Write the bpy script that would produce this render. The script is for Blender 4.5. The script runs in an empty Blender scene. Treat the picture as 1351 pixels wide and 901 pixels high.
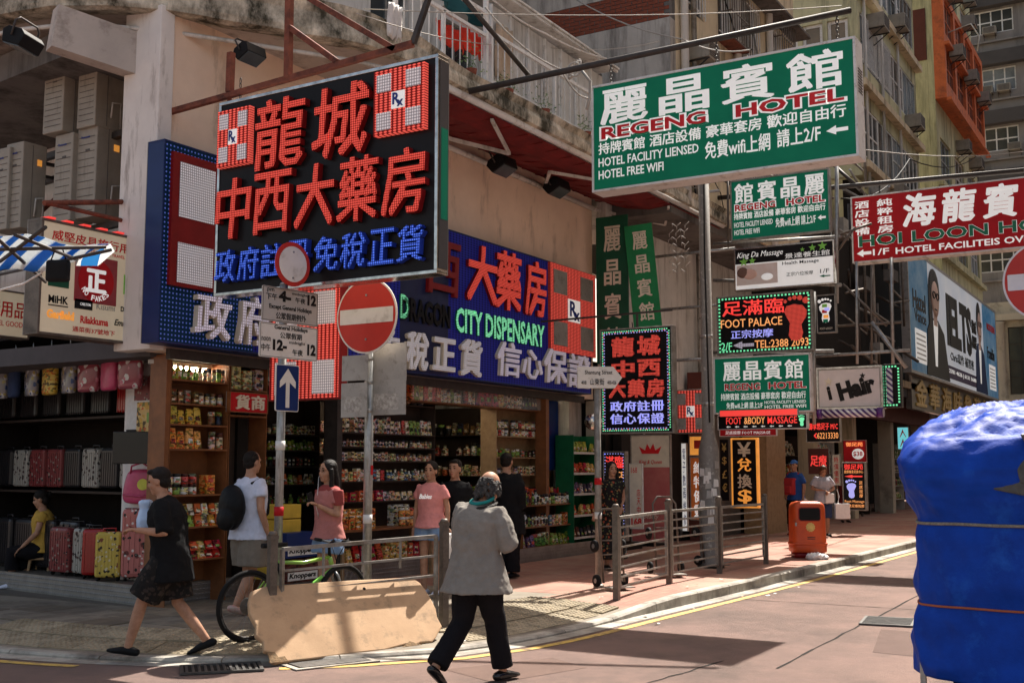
import bpy, bmesh, math, random
from mathutils import Vector, Matrix, noise
random.seed(7)
PI = math.pi
R = math.radians
scn = bpy.context.scene
COL = scn.collection
# ---------------------------------------------------------------- camera, sky, sun
FPX = 1500.0; TILT = R(6.35); AZ = R(31.0); HC = 1.7
cd_ = bpy.data.cameras.new('camera'); cam = bpy.data.objects.new('camera', cd_); COL.objects.link(cam)
cam.location = (0, 0, HC); cam.rotation_euler = (R(90) + TILT, 0, AZ - R(90))
cd_.sensor_width = 36; cd_.lens = 36 * FPX / 1351; cd_.clip_start = .05; cd_.clip_end = 600
scn.camera = cam
w = bpy.data.worlds.new('World'); scn.world = w; w.use_nodes = True
nt = w.node_tree; sky = nt.nodes.new('ShaderNodeTexSky'); sky.sky_type = 'NISHITA'; sky.sun_disc = False
TOSUN = Vector((.72, .01, 1.0)).normalized()
sky.sun_elevation = math.asin(TOSUN.z); sky.sun_rotation = math.atan2(TOSUN.x, TOSUN.y)
sky.dust_density = 3.5; tint = nt.nodes.new('ShaderNodeMix'); tint.data_type = 'RGBA'; tint.blend_type = 'MULTIPLY'; tint.inputs[0].default_value = 1; tint.inputs[7].default_value = (1.15, .98, .80, 1)
nt.links.new(sky.outputs[0], tint.inputs[6]); nt.links.new(tint.outputs[2], nt.nodes['Background'].inputs[0]); nt.nodes['Background'].inputs[1].default_value = .11
sd = bpy.data.lights.new('sun', 'SUN'); sd.energy = 5.0; sd.angle = R(.5); sd.color = (1, .94, .85)
sun = bpy.data.objects.new('sun', sd); COL.objects.link(sun); sun.rotation_euler = TOSUN.to_track_quat('Z', 'Y').to_euler(); sun.location = (0, -5, 30)
scn.view_settings.view_transform = 'Standard'; scn.view_settings.look = 'None'; scn.view_settings.exposure = 1.2; scn.view_settings.gamma = 1
scn.cycles.max_bounces = 6; scn.cycles.use_denoising = True

# ---------------------------------------------------------------- photo measurements -> places in the street
# street frame: X runs down the street, Y points at the shopfronts, Z up
def ray(u, v):
    a = (u - 675.5) / FPX; b = (450.5 - v) / FPX
    f = math.cos(TILT) - b * math.sin(TILT); up = math.sin(TILT) + b * math.cos(TILT)
    return (f * math.cos(AZ) + a * math.sin(AZ), f * math.sin(AZ) - a * math.cos(AZ), up)
def P(u, v, ax, val):
    r = ray(u, v); o = (0, 0, HC); i = 'XYZ'.index(ax); t = (val - o[i]) / r[i]
    return Vector([o[k] + t * r[k] for k in range(3)])

# ---------------------------------------------------------------- materials
def mat(name, col, col2=None, rough=.6, metal=0, scale=6, bump=0, bscale=None, emit=0, dirt=None, dscale=1.2, damt=.5, alpha=1, spec=None, rnd=None, coords='Object', trans=0, streak=False, coat=0):
    m = bpy.data.materials.new(name); m.use_nodes = True; n = m.node_tree.nodes; l = m.node_tree.links
    b = n['Principled BSDF']; b.inputs['Roughness'].default_value = rough; b.inputs['Metallic'].default_value = metal
    if spec is None and not metal and rough > .3: spec = .12 if max(col) < .06 else .28
    if spec is not None: b.inputs['Specular IOR Level'].default_value = spec
    if coat: b.inputs['Coat Weight'].default_value = coat; b.inputs['Coat Roughness'].default_value = .15
    tc = n.new('ShaderNodeTexCoord'); src = tc.outputs[coords]
    c4 = lambda c: (c[0], c[1], c[2], 1)
    if col2 is None: col2 = tuple(x * .78 for x in col)
    nz = n.new('ShaderNodeTexNoise'); nz.inputs['Scale'].default_value = scale; nz.inputs['Detail'].default_value = 6; nz.inputs['Roughness'].default_value = .65
    l.new(src, nz.inputs['Vector'])
    mr = n.new('ShaderNodeMapRange'); mr.inputs[1].default_value = .35; mr.inputs[2].default_value = .68; l.new(nz.outputs['Fac'], mr.inputs[0])
    mx = n.new('ShaderNodeMix'); mx.data_type = 'RGBA'; mx.inputs[6].default_value = c4(col); mx.inputs[7].default_value = c4(col2); l.new(mr.outputs[0], mx.inputs[0])
    out = mx.outputs[2]
    if rnd:
        oi = n.new('ShaderNodeObjectInfo'); cr = n.new('ShaderNodeValToRGB'); cr.color_ramp.interpolation = 'CONSTANT'
        e = cr.color_ramp.elements
        while len(e) < len(rnd): e.new(.5)
        for i, c in enumerate(rnd): e[i].position = i / len(rnd); e[i].color = c4(c)
        l.new(oi.outputs['Random'], cr.inputs[0])
        m2 = n.new('ShaderNodeMix'); m2.data_type = 'RGBA'; m2.blend_type = 'MULTIPLY'; m2.inputs[0].default_value = 1
        l.new(cr.outputs[0], m2.inputs[6]); l.new(out, m2.inputs[7]); out = m2.outputs[2]
    if dirt:
        dz = n.new('ShaderNodeTexNoise'); dz.inputs['Scale'].default_value = dscale; dz.inputs['Detail'].default_value = 8; dz.inputs['Roughness'].default_value = .7
        if streak:
            mp = n.new('ShaderNodeMapping'); mp.inputs['Scale'].default_value = streak if isinstance(streak, tuple) else (4, 4, .5); l.new(src, mp.inputs[0]); l.new(mp.outputs[0], dz.inputs['Vector'])
        else: l.new(src, dz.inputs['Vector'])
        dr = n.new('ShaderNodeMapRange'); dr.inputs[1].default_value = .62 - damt * .3; dr.inputs[2].default_value = .75 - damt * .15; l.new(dz.outputs['Fac'], dr.inputs[0])
        m3 = n.new('ShaderNodeMix'); m3.data_type = 'RGBA'; m3.inputs[7].default_value = c4(dirt); l.new(dr.outputs[0], m3.inputs[0]); l.new(out, m3.inputs[6]); out = m3.outputs[2]
    l.new(out, b.inputs['Base Color'])
    if emit:
        l.new(out, b.inputs['Emission Color']); b.inputs['Emission Strength'].default_value = emit
    if bump:
        bz = n.new('ShaderNodeTexNoise'); bz.inputs['Scale'].default_value = bscale or scale * 4; bz.inputs['Detail'].default_value = 5; l.new(src, bz.inputs['Vector'])
        bp = n.new('ShaderNodeBump'); bp.inputs['Strength'].default_value = bump; bp.inputs['Distance'].default_value = .02; l.new(bz.outputs['Fac'], bp.inputs['Height']); l.new(bp.outputs[0], b.inputs['Normal'])
    if alpha < 1: b.inputs['Alpha'].default_value = alpha
    if trans: b.inputs['Transmission Weight'].default_value = trans
    m['out'] = out.node.name
    return m

def led(name, on, off, pitch=.028, glow=1.2, r=.36, rows=False):
    """a field of LED dots (object coordinates, x right, y up) on a coloured backing"""
    m = bpy.data.materials.new(name); m.use_nodes = True; n = m.node_tree.nodes; l = m.node_tree.links
    b = n['Principled BSDF']; b.inputs['Roughness'].default_value = .55; b.inputs['Specular IOR Level'].default_value = .06
    tc = n.new('ShaderNodeTexCoord'); sp = n.new('ShaderNodeSeparateXYZ'); l.new(tc.outputs['Object'], sp.inputs[0])
    def cell(o, p):
        d = n.new('ShaderNodeMath'); d.operation = 'DIVIDE'; l.new(o, d.inputs[0]); d.inputs[1].default_value = p
        f = n.new('ShaderNodeMath'); f.operation = 'FRACT'; l.new(d.outputs[0], f.inputs[0])
        s = n.new('ShaderNodeMath'); s.operation = 'SUBTRACT'; l.new(f.outputs[0], s.inputs[0]); s.inputs[1].default_value = .5
        q = n.new('ShaderNodeMath'); q.operation = 'POWER'; a = n.new('ShaderNodeMath'); a.operation = 'ABSOLUTE'; l.new(s.outputs[0], a.inputs[0]); l.new(a.outputs[0], q.inputs[0]); q.inputs[1].default_value = 2
        return q.outputs[0]
    a = n.new('ShaderNodeMath'); a.operation = 'ADD'; l.new(cell(sp.outputs[0], pitch * (2.2 if rows else 1)), a.inputs[0]); l.new(cell(sp.outputs[1], pitch), a.inputs[1])
    c = n.new('ShaderNodeMapRange'); c.inputs[1].default_value = r * r * 1.35; c.inputs[2].default_value = r * r * .6; c.inputs[3].default_value = 0; c.inputs[4].default_value = 1; l.new(a.outputs[0], c.inputs[0])
    mx = n.new('ShaderNodeMix'); mx.data_type = 'RGBA'; mx.inputs[6].default_value = (*off, 1); mx.inputs[7].default_value = (*on, 1); l.new(c.outputs[0], mx.inputs[0])
    l.new(mx.outputs[2], b.inputs['Base Color'])
    b.inputs['Emission Color'].default_value = (*on, 1)
    g = n.new('ShaderNodeMath'); g.operation = 'MULTIPLY'; l.new(c.outputs[0], g.inputs[0]); g.inputs[1].default_value = glow; l.new(g.outputs[0], b.inputs['Emission Strength'])
    return m

def sprinkle(name, base, spots, scale=9, thr=.32, rough=.35, coat=.3, bump=0):
    """printed all-over pattern: scattered blobs of several colours on a base"""
    m = bpy.data.materials.new(name); m.use_nodes = True; n = m.node_tree.nodes; l = m.node_tree.links
    b = n['Principled BSDF']; b.inputs['Roughness'].default_value = rough; b.inputs['Coat Weight'].default_value = coat * .5; b.inputs['Specular IOR Level'].default_value = .2
    tc = n.new('ShaderNodeTexCoord'); out = None
    prev = (*base, 1)
    for i, s in enumerate(spots):
        mp = n.new('ShaderNodeMapping'); mp.inputs['Location'].default_value = (i * 3.7, i * 1.9, i * 5.1); l.new(tc.outputs['Object'], mp.inputs[0])
        v = n.new('ShaderNodeTexVoronoi'); v.inputs['Scale'].default_value = scale * (1 + .35 * i); l.new(mp.outputs[0], v.inputs['Vector'])
        nz = n.new('ShaderNodeTexNoise'); nz.inputs['Scale'].default_value = scale * 3; l.new(mp.outputs[0], nz.inputs['Vector'])
        ad = n.new('ShaderNodeMath'); ad.operation = 'MULTIPLY_ADD'; l.new(nz.outputs['Fac'], ad.inputs[0]); ad.inputs[1].default_value = .35; l.new(v.outputs['Distance'], ad.inputs[2])
        lt = n.new('ShaderNodeMath'); lt.operation = 'LESS_THAN'; l.new(ad.outputs[0], lt.inputs[0]); lt.inputs[1].default_value = thr + .12
        mx = n.new('ShaderNodeMix'); mx.data_type = 'RGBA'; l.new(lt.outputs[0], mx.inputs[0]); mx.inputs[7].default_value = (*s, 1)
        if out is None: mx.inputs[6].default_value = prev
        else: l.new(out, mx.inputs[6])
        out = mx.outputs[2]
    l.new(out, b.inputs['Base Color'])
    return m

M = {}
def defm(k, *a, **kw): M[k] = mat(k, *a, **kw)
defm('asphalt', (.27, .18, .152), (.19, .132, .114), rough=.92, scale=1.1, bump=.9, bscale=230, dirt=(.13, .098, .086), dscale=.45, damt=.5, spec=.25)
defm('joint', (.03, .027, .025), rough=.95)
defm('concrete_pave', (.27, .23, .18), (.18, .155, .12), rough=.85, scale=2, bump=.25, bscale=60, dirt=(.10, .085, .07), dscale=1.1, damt=.45)
defm('slab', (.25, .215, .17), (.17, .145, .115), rough=.8, scale=5, bump=.2, bscale=70, dirt=(.11, .095, .075), dscale=2.3, damt=.4, rnd=[(1, 1, 1), (.86, .85, .84), (.75, .72, .7), (.93, .9, .85), (.66, .62, .58)])
defm('tactile', (.36, .30, .205), (.28, .235, .165), rough=.8, scale=7, bump=.1, dirt=(.14, .11, .07), dscale=3, damt=.4, rnd=[(1, 1, 1), (.9, .9, .9), (.8, .78, .75)])
defm('kerb', (.42, .39, .34), (.30, .28, .24), rough=.85, scale=5, bump=.25, bscale=60, dirt=(.12, .10, .085), dscale=1.6, damt=.5)
defm('yellow_paint', (.62, .42, .10), (.50, .34, .09), rough=.7, scale=9, dirt=(.2, .14, .09), dscale=7, damt=.55)
defm('white_paint', (.72, .70, .66), (.6, .58, .54), rough=.6, scale=5, dirt=(.3, .27, .23), dscale=3, damt=.3)
defm('iron', (.10, .095, .09), (.05, .048, .045), rough=.55, metal=.5, scale=12, bump=.3)
defm('beige_wall', (.82, .64, .50), (.73, .56, .43), rough=.85, scale=1.6, bump=.12, bscale=50, dirt=(.30, .21, .15), dscale=.9, damt=.2, streak=(2, 2, .5))
defm('grey_pillar', (.74, .70, .66), (.64, .60, .57), rough=.6, scale=2, dirt=(.3, .26, .23), dscale=2, damt=.22, streak=(3, 3, .5))
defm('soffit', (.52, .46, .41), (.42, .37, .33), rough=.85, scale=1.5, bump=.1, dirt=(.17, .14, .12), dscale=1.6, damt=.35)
defm('mossy', (.78, .70, .56), (.50, .44, .34), rough=.95, scale=3.5, bump=.9, bscale=14, dirt=(.05, .045, .03), dscale=2.6, damt=.85, streak=(1.2, 1.2, .7))
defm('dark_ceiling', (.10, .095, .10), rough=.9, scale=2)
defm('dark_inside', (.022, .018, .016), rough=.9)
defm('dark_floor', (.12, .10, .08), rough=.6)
defm('old_white', (.66, .64, .61), (.54, .53, .50), rough=.8, scale=1.5, bump=.1, dirt=(.25, .23, .2), dscale=1.4, damt=.4, streak=(3, 3, .4))
defm('grey_render', (.48, .45, .41), (.38, .36, .33), rough=.9, scale=1.4, bump=.2, bscale=30, dirt=(.11, .10, .09), dscale=1.0, damt=.5, streak=(2.2, 2.2, .35))
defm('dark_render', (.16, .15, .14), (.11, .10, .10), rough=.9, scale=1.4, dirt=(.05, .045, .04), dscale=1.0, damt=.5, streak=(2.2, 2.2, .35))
defm('brick_red', (.26, .07, .04), (.16, .05, .03), rough=.9, scale=8, bump=.3)
defm('cream_wall', (.70, .58, .40), (.58, .48, .33), rough=.9, scale=1.2, bump=.15, dirt=(.2, .16, .11), dscale=.9, damt=.4, streak=(2.5, 2.5, .3))
defm('green_wall', (.60, .57, .35), (.48, .46, .28), rough=.85, scale=.9, bump=.15, bscale=25, dirt=(.14, .13, .085), dscale=.7, damt=.45, streak=(2.5, 2.5, .3))
defm('orange_paint', (.66, .17, .06), (.5, .12, .045), rough=.65, scale=3, dirt=(.22, .07, .04), dscale=2, damt=.35)
defm('maroon_wall', (.14, .045, .035), rough=.8, scale=2)
defm('tower_wall', (.27, .25, .235), (.21, .19, .18), rough=.9, scale=.5, bump=.1, dirt=(.085, .075, .07), dscale=.4, damt=.4, streak=(2, 2, .3))
defm('tower_dark', (.085, .078, .075), (.06, .055, .053), rough=.9, scale=.6)
defm('stone_cream', (.52, .46, .36), (.43, .38, .30), rough=.8, scale=1, dirt=(.22, .19, .15), dscale=.8, damt=.3)
defm('glass_dark', (.045, .055, .06), (.02, .025, .03), rough=.08, scale=.7, spec=.8)
defm('glass_brown', (.10, .065, .04), (.05, .035, .025), rough=.15, scale=1.2, spec=.7)
defm('glass_light', (.25, .29, .32), (.09, .11, .13), rough=.1, scale=.5, spec=.8)
defm('clear_glass', (.8, .85, .85), rough=.03, alpha=.12)
defm('white_metal', (.74, .73, .71), (.64, .63, .61), rough=.4, scale=6, dirt=(.33, .28, .24), dscale=5, damt=.25)
defm('galv', (.40, .40, .39), (.28, .28, .27), rough=.45, metal=.75, scale=14, dirt=(.17, .15, .12), dscale=6, damt=.35, streak=(4, 4, .6))
defm('galv_dull', (.33, .31, .28), (.21, .20, .18), rough=.55, metal=.4, scale=9, dirt=(.13, .10, .07), dscale=4, damt=.5)
defm('steel', (.34, .34, .34), (.24, .24, .24), rough=.42, metal=.9, scale=5)
defm('post_grey', (.22, .20, .18), (.14, .125, .11), rough=.6, scale=9, metal=.2, dirt=(.45, .42, .38), dscale=9, damt=.25)
defm('rail_brown', (.16, .13, .105), (.10, .08, .065), rough=.5, metal=.35, scale=8, dirt=(.06, .05, .04), dscale=6, damt=.4)
defm('rust', (.24, .075, .045), (.12, .04, .028), rough=.85, scale=8, bump=.35, dirt=(.06, .025, .02), dscale=5, damt=.45)
defm('dark_steel', (.055, .045, .04), (.03, .025, .024), rough=.6, metal=.3, scale=8)
defm('black', (.012, .012, .013), (.007, .007, .008), rough=.5)
defm('black_gloss', (.010, .010, .011), rough=.2, scale=3)
defm('rubber', (.018, .017, .017), rough=.75, bump=.2)
defm('sign_black', (.008, .007, .008), (.014, .012, .013), rough=.35, scale=2)
defm('chrome', (.62, .60, .58), (.30, .28, .27), rough=.18, metal=1, scale=7)
defm('sign_green', (.004, .110, .058), (.003, .088, .048), rough=.5, scale=1.5, spec=.12, emit=.2)
defm('banner_green', (.012, .22, .07), (.008, .16, .05), rough=.6, scale=2, bump=.1)
defm('banner_dark', (.008, .09, .045), (.005, .06, .03), rough=.6, scale=2)
defm('sign_red', (.40, .012, .016), (.32, .010, .013), rough=.5, scale=1.5, spec=.12, emit=.03)
defm('letter_red', (.70, .016, .022), rough=.4, scale=3)
defm('letter_white', (.86, .85, .82), (.80, .79, .76), rough=.45, scale=4, emit=.16)  # faint glow added to brighten whites, also on things with no lamp
defm('letter_cream', (.74, .66, .52), rough=.5, scale=4)
defm('letter_black', (.015, .014, .014), rough=.5)
defm('letter_blue', (.02, .035, .22), rough=.4)
defm('letter_green', (.01, .17, .08), rough=.4)
defm('letter_orange', (.85, .34, .06), rough=.4, emit=.25)
defm('letter_lime', (.25, .65, .10), rough=.4)
defm('red_side', (.22, .008, .010), rough=.4)
defm('blue_side', (.02, .05, .40), rough=.4)
defm('cream_sign', (.66, .56, .40), (.60, .50, .35), rough=.4, scale=2, emit=.08)
defm('road_red', (.50, .035, .022), (.42, .03, .02), rough=.4, scale=3)
defm('road_blue', (.008, .025, .12), rough=.35, scale=3)
defm('plate_white', (.70, .66, .60), (.62, .58, .52), rough=.5, scale=5, dirt=(.42, .38, .32), dscale=6, damt=.25)
defm('plate_back', (.36, .34, .32), (.28, .27, .25), rough=.5, metal=.4, scale=4, dirt=(.16, .14, .12), dscale=7, damt=.35)
defm('paste', (.24, .22, .20), (.50, .48, .44), rough=.8, scale=30)
defm('wood_orange', (.25, .095, .034), (.16, .06, .024), rough=.45, scale=5, coat=.2)
defm('wood', (.36, .23, .12), (.26, .16, .08), rough=.6, scale=8)
defm('shelf_dark', (.05, .035, .028), rough=.5)
defm('shelf_green', (.012, .14, .055), rough=.4)
defm('shelf_white', (.62, .60, .56), rough=.4)
defm('plywood', (.52, .34, .20), (.44, .28, .16), rough=.75, scale=4.5, bump=.08, bscale=60, dirt=(.26, .18, .11), dscale=5, damt=.3)
defm('plate_edge', (.30, .19, .10), (.14, .10, .06), rough=.9, scale=20, bump=.5)
defm('tarp_blue', (.005, .055, .40), (.004, .035, .26), rough=.55, scale=4, bump=.12, bscale=60, dirt=(.012, .09, .46), dscale=3.5, damt=.25, spec=.12)
defm('tape_grey', (.09, .09, .085), (.05, .05, .048), rough=.4, scale=9, bump=.4)
defm('rope', (.30, .27, .22), (.15, .13, .10), rough=.9, scale=60)
defm('rope_red', (.42, .12, .06), rough=.9, scale=60)
defm('bin_orange', (.60, .085, .018), (.48, .065, .016), rough=.4, scale=4, spec=.35, dirt=(.3, .07, .03), dscale=3, damt=.25)
defm('gold', (.72, .50, .16), (.4, .26, .08), rough=.35, metal=.3, scale=9)
defm('awning_red', (.22, .022, .022), (.13, .014, .015), rough=.85, scale=3, streak=(1, 8, 1), dirt=(.12, .02, .02), dscale=3, damt=.4)
defm('cable', (.42, .39, .35), rough=.7, scale=5)
defm('cable_dark', (.02, .02, .02), rough=.7)
defm('cloth_red', (.85, .06, .03), (.6, .045, .028), rough=.9, bump=.1)
defm('cloth_cream', (.62, .50, .38), (.5, .36, .25), rough=.9, scale=3)
defm('cloth_white', (.70, .66, .62), (.58, .55, .52), rough=.9, scale=9)
defm('cloth_teal', (.03, .13, .15), rough=.8)
defm('leaf', (.07, .14, .03), (.12, .2, .05), rough=.6, scale=12)
defm('tube_light', (1, .86, .62), (1, .86, .62), rough=.4, emit=22)
defm('lamp_glass', (.07, .09, .10), rough=.15)
defm('paper_white', (.70, .69, .66), (.6, .58, .55), rough=.8, scale=20)
defm('plastic_white', (.76, .75, .74), (.66, .65, .64), rough=.4, scale=6)
defm('ac_white', (.33, .30, .25), (.25, .225, .19), rough=.5, scale=3, dirt=(.20, .17, .14), dscale=2.5, damt=.12, streak=(3, 3, .5))
defm('ac_grille', (.10, .09, .085), rough=.6)
def goodsmat(k, rnd):
    m = mat(k, (1, 1, 1), (.8, .76, .7), rough=.4, scale=20, rnd=rnd); n = m.node_tree.nodes; l = m.node_tree.links; b = n['Principled BSDF']; src = b.inputs['Base Color'].links[0].from_socket
    tc = n.new('ShaderNodeTexCoord'); mp = n.new('ShaderNodeMapping'); mp.inputs['Scale'].default_value = (22, 22, 46); l.new(tc.outputs['Object'], mp.inputs[0]); oi = n.new('ShaderNodeObjectInfo')
    ad = n.new('ShaderNodeVectorMath'); ad.operation = 'SCALE'; cx = n.new('ShaderNodeCombineXYZ'); l.new(oi.outputs['Random'], cx.inputs[0]); l.new(oi.outputs['Random'], cx.inputs[2]); l.new(cx.outputs[0], ad.inputs[0]); ad.inputs['Scale'].default_value = 37; l.new(ad.outputs[0], mp.inputs['Location'])
    v = n.new('ShaderNodeTexVoronoi'); v.distance = 'CHEBYCHEV'; v.inputs['Scale'].default_value = 1; l.new(mp.outputs[0], v.inputs['Vector']); sp = n.new('ShaderNodeSeparateColor'); l.new(v.outputs['Color'], sp.inputs[0])
    cr = n.new('ShaderNodeValToRGB'); cr.color_ramp.interpolation = 'CONSTANT'; e = cr.color_ramp.elements; cols = [(1, 1, 1), (.14, .12, .10), (1, .93, .8), (.85, .25, .15), (1, 1, 1), (.3, .42, .25), (.95, .8, .35)]
    while len(e) < len(cols): e.new(.5)
    for i, c in enumerate(cols): e[i].position = i / len(cols); e[i].color = (*c, 1)
    l.new(sp.outputs[0], cr.inputs[0]); x = n.new('ShaderNodeMix'); x.data_type = 'RGBA'; x.blend_type = 'MULTIPLY'; x.inputs[0].default_value = 1; l.new(src, x.inputs[6]); l.new(cr.outputs[0], x.inputs[7]); l.new(x.outputs[2], b.inputs['Base Color']); M[k] = m
# people
defm('skin', (.46, .245, .155), (.33, .165, .10), rough=.55, scale=14)
defm('skin_dark', (.27, .13, .075), (.22, .105, .06), rough=.55, scale=14)
defm('hair', (.010, .008, .007), (.02, .016, .014), rough=.45, scale=60, bump=.5, bscale=120)
defm('hair_grey', (.016, .014, .013), (.085, .08, .075), rough=.6, scale=40, bump=.7, bscale=90)
defm('eye_white', (.7, .68, .65), rough=.3); defm('lip', (.30, .09, .07), rough=.5)
for k, c in dict(shirt_black=(.010, .010, .011), trouser_black=(.011, .010, .012), shirt_grey=(.225, .205, .18), shirt_white=(.62, .65, .78), short_khaki=(.21, .175, .14), shirt_pink=(.72, .27, .25), denim=(.20, .30, .46), denim_dark=(.03, .05, .12), shirt_yellow=(.55, .33, .06), shirt_blue=(.02, .07, .26), shirt_lavender=(.42, .41, .46), teal=(.01, .20, .19), red_bag=(.42, .03, .035), cap_blue=(.05, .15, .42), dress_red=(.2, .02, .02), maroon=(.30, .055, .05), maroon_light=(.46, .17, .15)).items():
    defm(k, c, tuple(x * .8 for x in c), rough=.9, scale=10, bump=.15, bscale=90)
M['camo'] = sprinkle('camo', (.014, .012, .011), [(.055, .042, .034), (.01, .01, .01), (.035, .026, .022)], scale=13, thr=.40, rough=.9, coat=0)
M['floral'] = sprinkle('floral', (.014, .012, .012), [(.30, .06, .03), (.25, .13, .05), (.10, .12, .05)], scale=11, thr=.3, rough=.9, coat=0)
# LED faces
M['led_red'] = led('led_red', (.85, .10, .07), (.34, .016, .013), .024, .26, .40)
M['led_blue'] = led('led_blue', (.09, .19, .85), (.012, .04, .36), .026, .32, .36)
M['led_white'] = led('led_white', (.80, .80, .84), (.42, .42, .46), .030, .12, .34)
M['led_lilac'] = led('led_lilac', (.80, .78, .95), (.50, .48, .58), .034, .12, .36)
M['led_field_blue'] = led('led_field_blue', (.10, .16, .60), (.006, .03, .075), .052, .12, .20)
M['led_field_lines'] = led('led_field_lines', (.022, .026, .24), (.004, .004, .035), .038, .05, .50, rows=True)
M['led_field_red'] = led('led_field_red', (.85, .11, .08), (.28, .014, .012), .026, .28, .36, rows=True)
M['led_field_white'] = led('led_field_white', (.78, .72, .72), (.42, .38, .40), .030, .12, .38)
M['led_green'] = led('led_green', (.25, .85, .45), (.03, .22, .11), .024, .45, .38)
M['neon_red'] = mat('neon_red', (.9, .06, .05), (.9, .06, .05), rough=.4, emit=.32)
M['neon_blue'] = mat('neon_blue', (.40, .42, .95), (.40, .42, .95), rough=.4, emit=.28)
M['neon_orange'] = mat('neon_orange', (1, .42, .14), (1, .42, .14), rough=.4, emit=.28)
M['neon_green'] = mat('neon_green', (.2, .9, .45), (.2, .9, .45), rough=.4, emit=.28)
M['neon_cyan'] = mat('neon_cyan', (.15, .55, .60), (.15, .55, .60), rough=.4, emit=.35)
PACK = [(.80, .78, .72), (.62, .16, .06), (.70, .42, .10), (.60, .08, .10), (.12, .25, .5), (.30, .48, .10), (.78, .68, .40), (.45, .30, .16), (.75, .5, .55), (.85, .84, .82)]
goodsmat('goods', PACK)
goodsmat('goods_white', [(.82, .80, .77), (.75, .74, .72), (.62, .12, .12), (.80, .79, .75), (.25, .45, .12), (.7, .7, .72), (.8, .78, .74)])
goodsmat('goods_yellow', [(.68, .52, .12), (.66, .46, .08), (.55, .48, .10)])
goodsmat('goods_orange', [(.80, .36, .10), (.75, .24, .08), (.8, .42, .15)])
goodsmat('goods_green', [(.25, .42, .10), (.12, .3, .05), (.4, .45, .08)])
goodsmat('goods_pale', [(.75, .73, .68), (.70, .58, .42), (.66, .70, .42), (.74, .52, .5), (.55, .5, .62), (.78, .76, .7), (.40, .22, .16)])
goodsmat('goods_dark', [(.05, .05, .06), (.1, .03, .03), (.3, .28, .25), (.03, .04, .09), (.02, .02, .02), (.22, .12, .06)])
goodsmat('goods_red', [(.55, .03, .03), (.65, .12, .05), (.5, .03, .1), (.7, .5, .2)])
goodsmat('goods_purple', [(.10, .06, .22), (.2, .15, .4), (.5, .45, .6), (.05, .04, .1)])
M['lug_pink'] = sprinkle('lug_pink', (.52, .17, .15), [(.14, .03, .03), (.02, .02, .02), (.75, .65, .6)], scale=9, thr=.30)
M['lug_yellow'] = sprinkle('lug_yellow', (.62, .46, .09), [(.25, .08, .04), (.04, .03, .02), (.7, .62, .4)], scale=10, thr=.30)
M['lug_grey'] = sprinkle('lug_grey', (.36, .33, .24), [(.40, .05, .03), (.10, .08, .06)], scale=5, thr=.24)
M['lug_white'] = sprinkle('lug_white', (.34, .32, .28), [(.02, .02, .02), (.06, .03, .03)], scale=11, thr=.34)
M['lug_redwhite'] = sprinkle('lug_redwhite', (.20, .04, .04), [(.30, .26, .22), (.02, .02, .02)], scale=14, thr=.30)
M['lug_red'] = mat('lug_red', (.42, .012, .012), rough=.25, coat=.4)
M['lug_black'] = mat('lug_black', (.02, .018, .02), rough=.3)
M['bag_pink'] = mat('bag_pink', (.58, .07, .17), (.45, .05, .12), rough=.35, scale=8, bump=.4, bscale=14, coat=.3)
M['bag_clear'] = sprinkle('bag_clear', (.25, .24, .26), [(.55, .55, .56), (.05, .08, .2), (.35, .3, .1)], scale=7, thr=.36, coat=.8, rough=.15)
M['bag_clear2'] = sprinkle('bag_clear2', (.28, .06, .08), [(.6, .58, .56), (.5, .15, .2)], scale=7, thr=.34, coat=.8, rough=.15)

def ridge_bump(k, scale, strength, dist=.04, skew=(1, 1, .45)):
    m = M[k]; n = m.node_tree.nodes; l = m.node_tree.links; b = n['Principled BSDF']; tc = n.new('ShaderNodeTexCoord'); mp = n.new('ShaderNodeMapping'); mp.inputs['Scale'].default_value = skew; mp.inputs['Rotation'].default_value = (.5, .3, .4); l.new(tc.outputs['Object'], mp.inputs[0])
    z = n.new('ShaderNodeTexNoise'); z.noise_type = 'RIDGED_MULTIFRACTAL'; z.inputs['Scale'].default_value = scale; z.inputs['Detail'].default_value = 3; z.inputs['Roughness'].default_value = .45; l.new(mp.outputs[0], z.inputs['Vector'])
    bp = n.new('ShaderNodeBump'); bp.inputs['Strength'].default_value = strength; bp.inputs['Distance'].default_value = dist; l.new(z.outputs['Fac'], bp.inputs['Height'])
    old = b.inputs['Normal'].links
    if old: l.new(old[0].from_socket, bp.inputs['Normal'])
    l.new(bp.outputs[0], b.inputs['Normal'])
ridge_bump('tarp_blue', 2.2, .75, .06, (1, 1, .8))
for k in ('shirt_black', 'trouser_black', 'shirt_grey', 'shirt_white', 'short_khaki', 'shirt_pink', 'denim', 'maroon_light', 'shirt_yellow', 'shirt_blue', 'shirt_lavender', 'bag_pink', 'denim_dark'): ridge_bump(k, 4.5, .45, .035)
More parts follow.
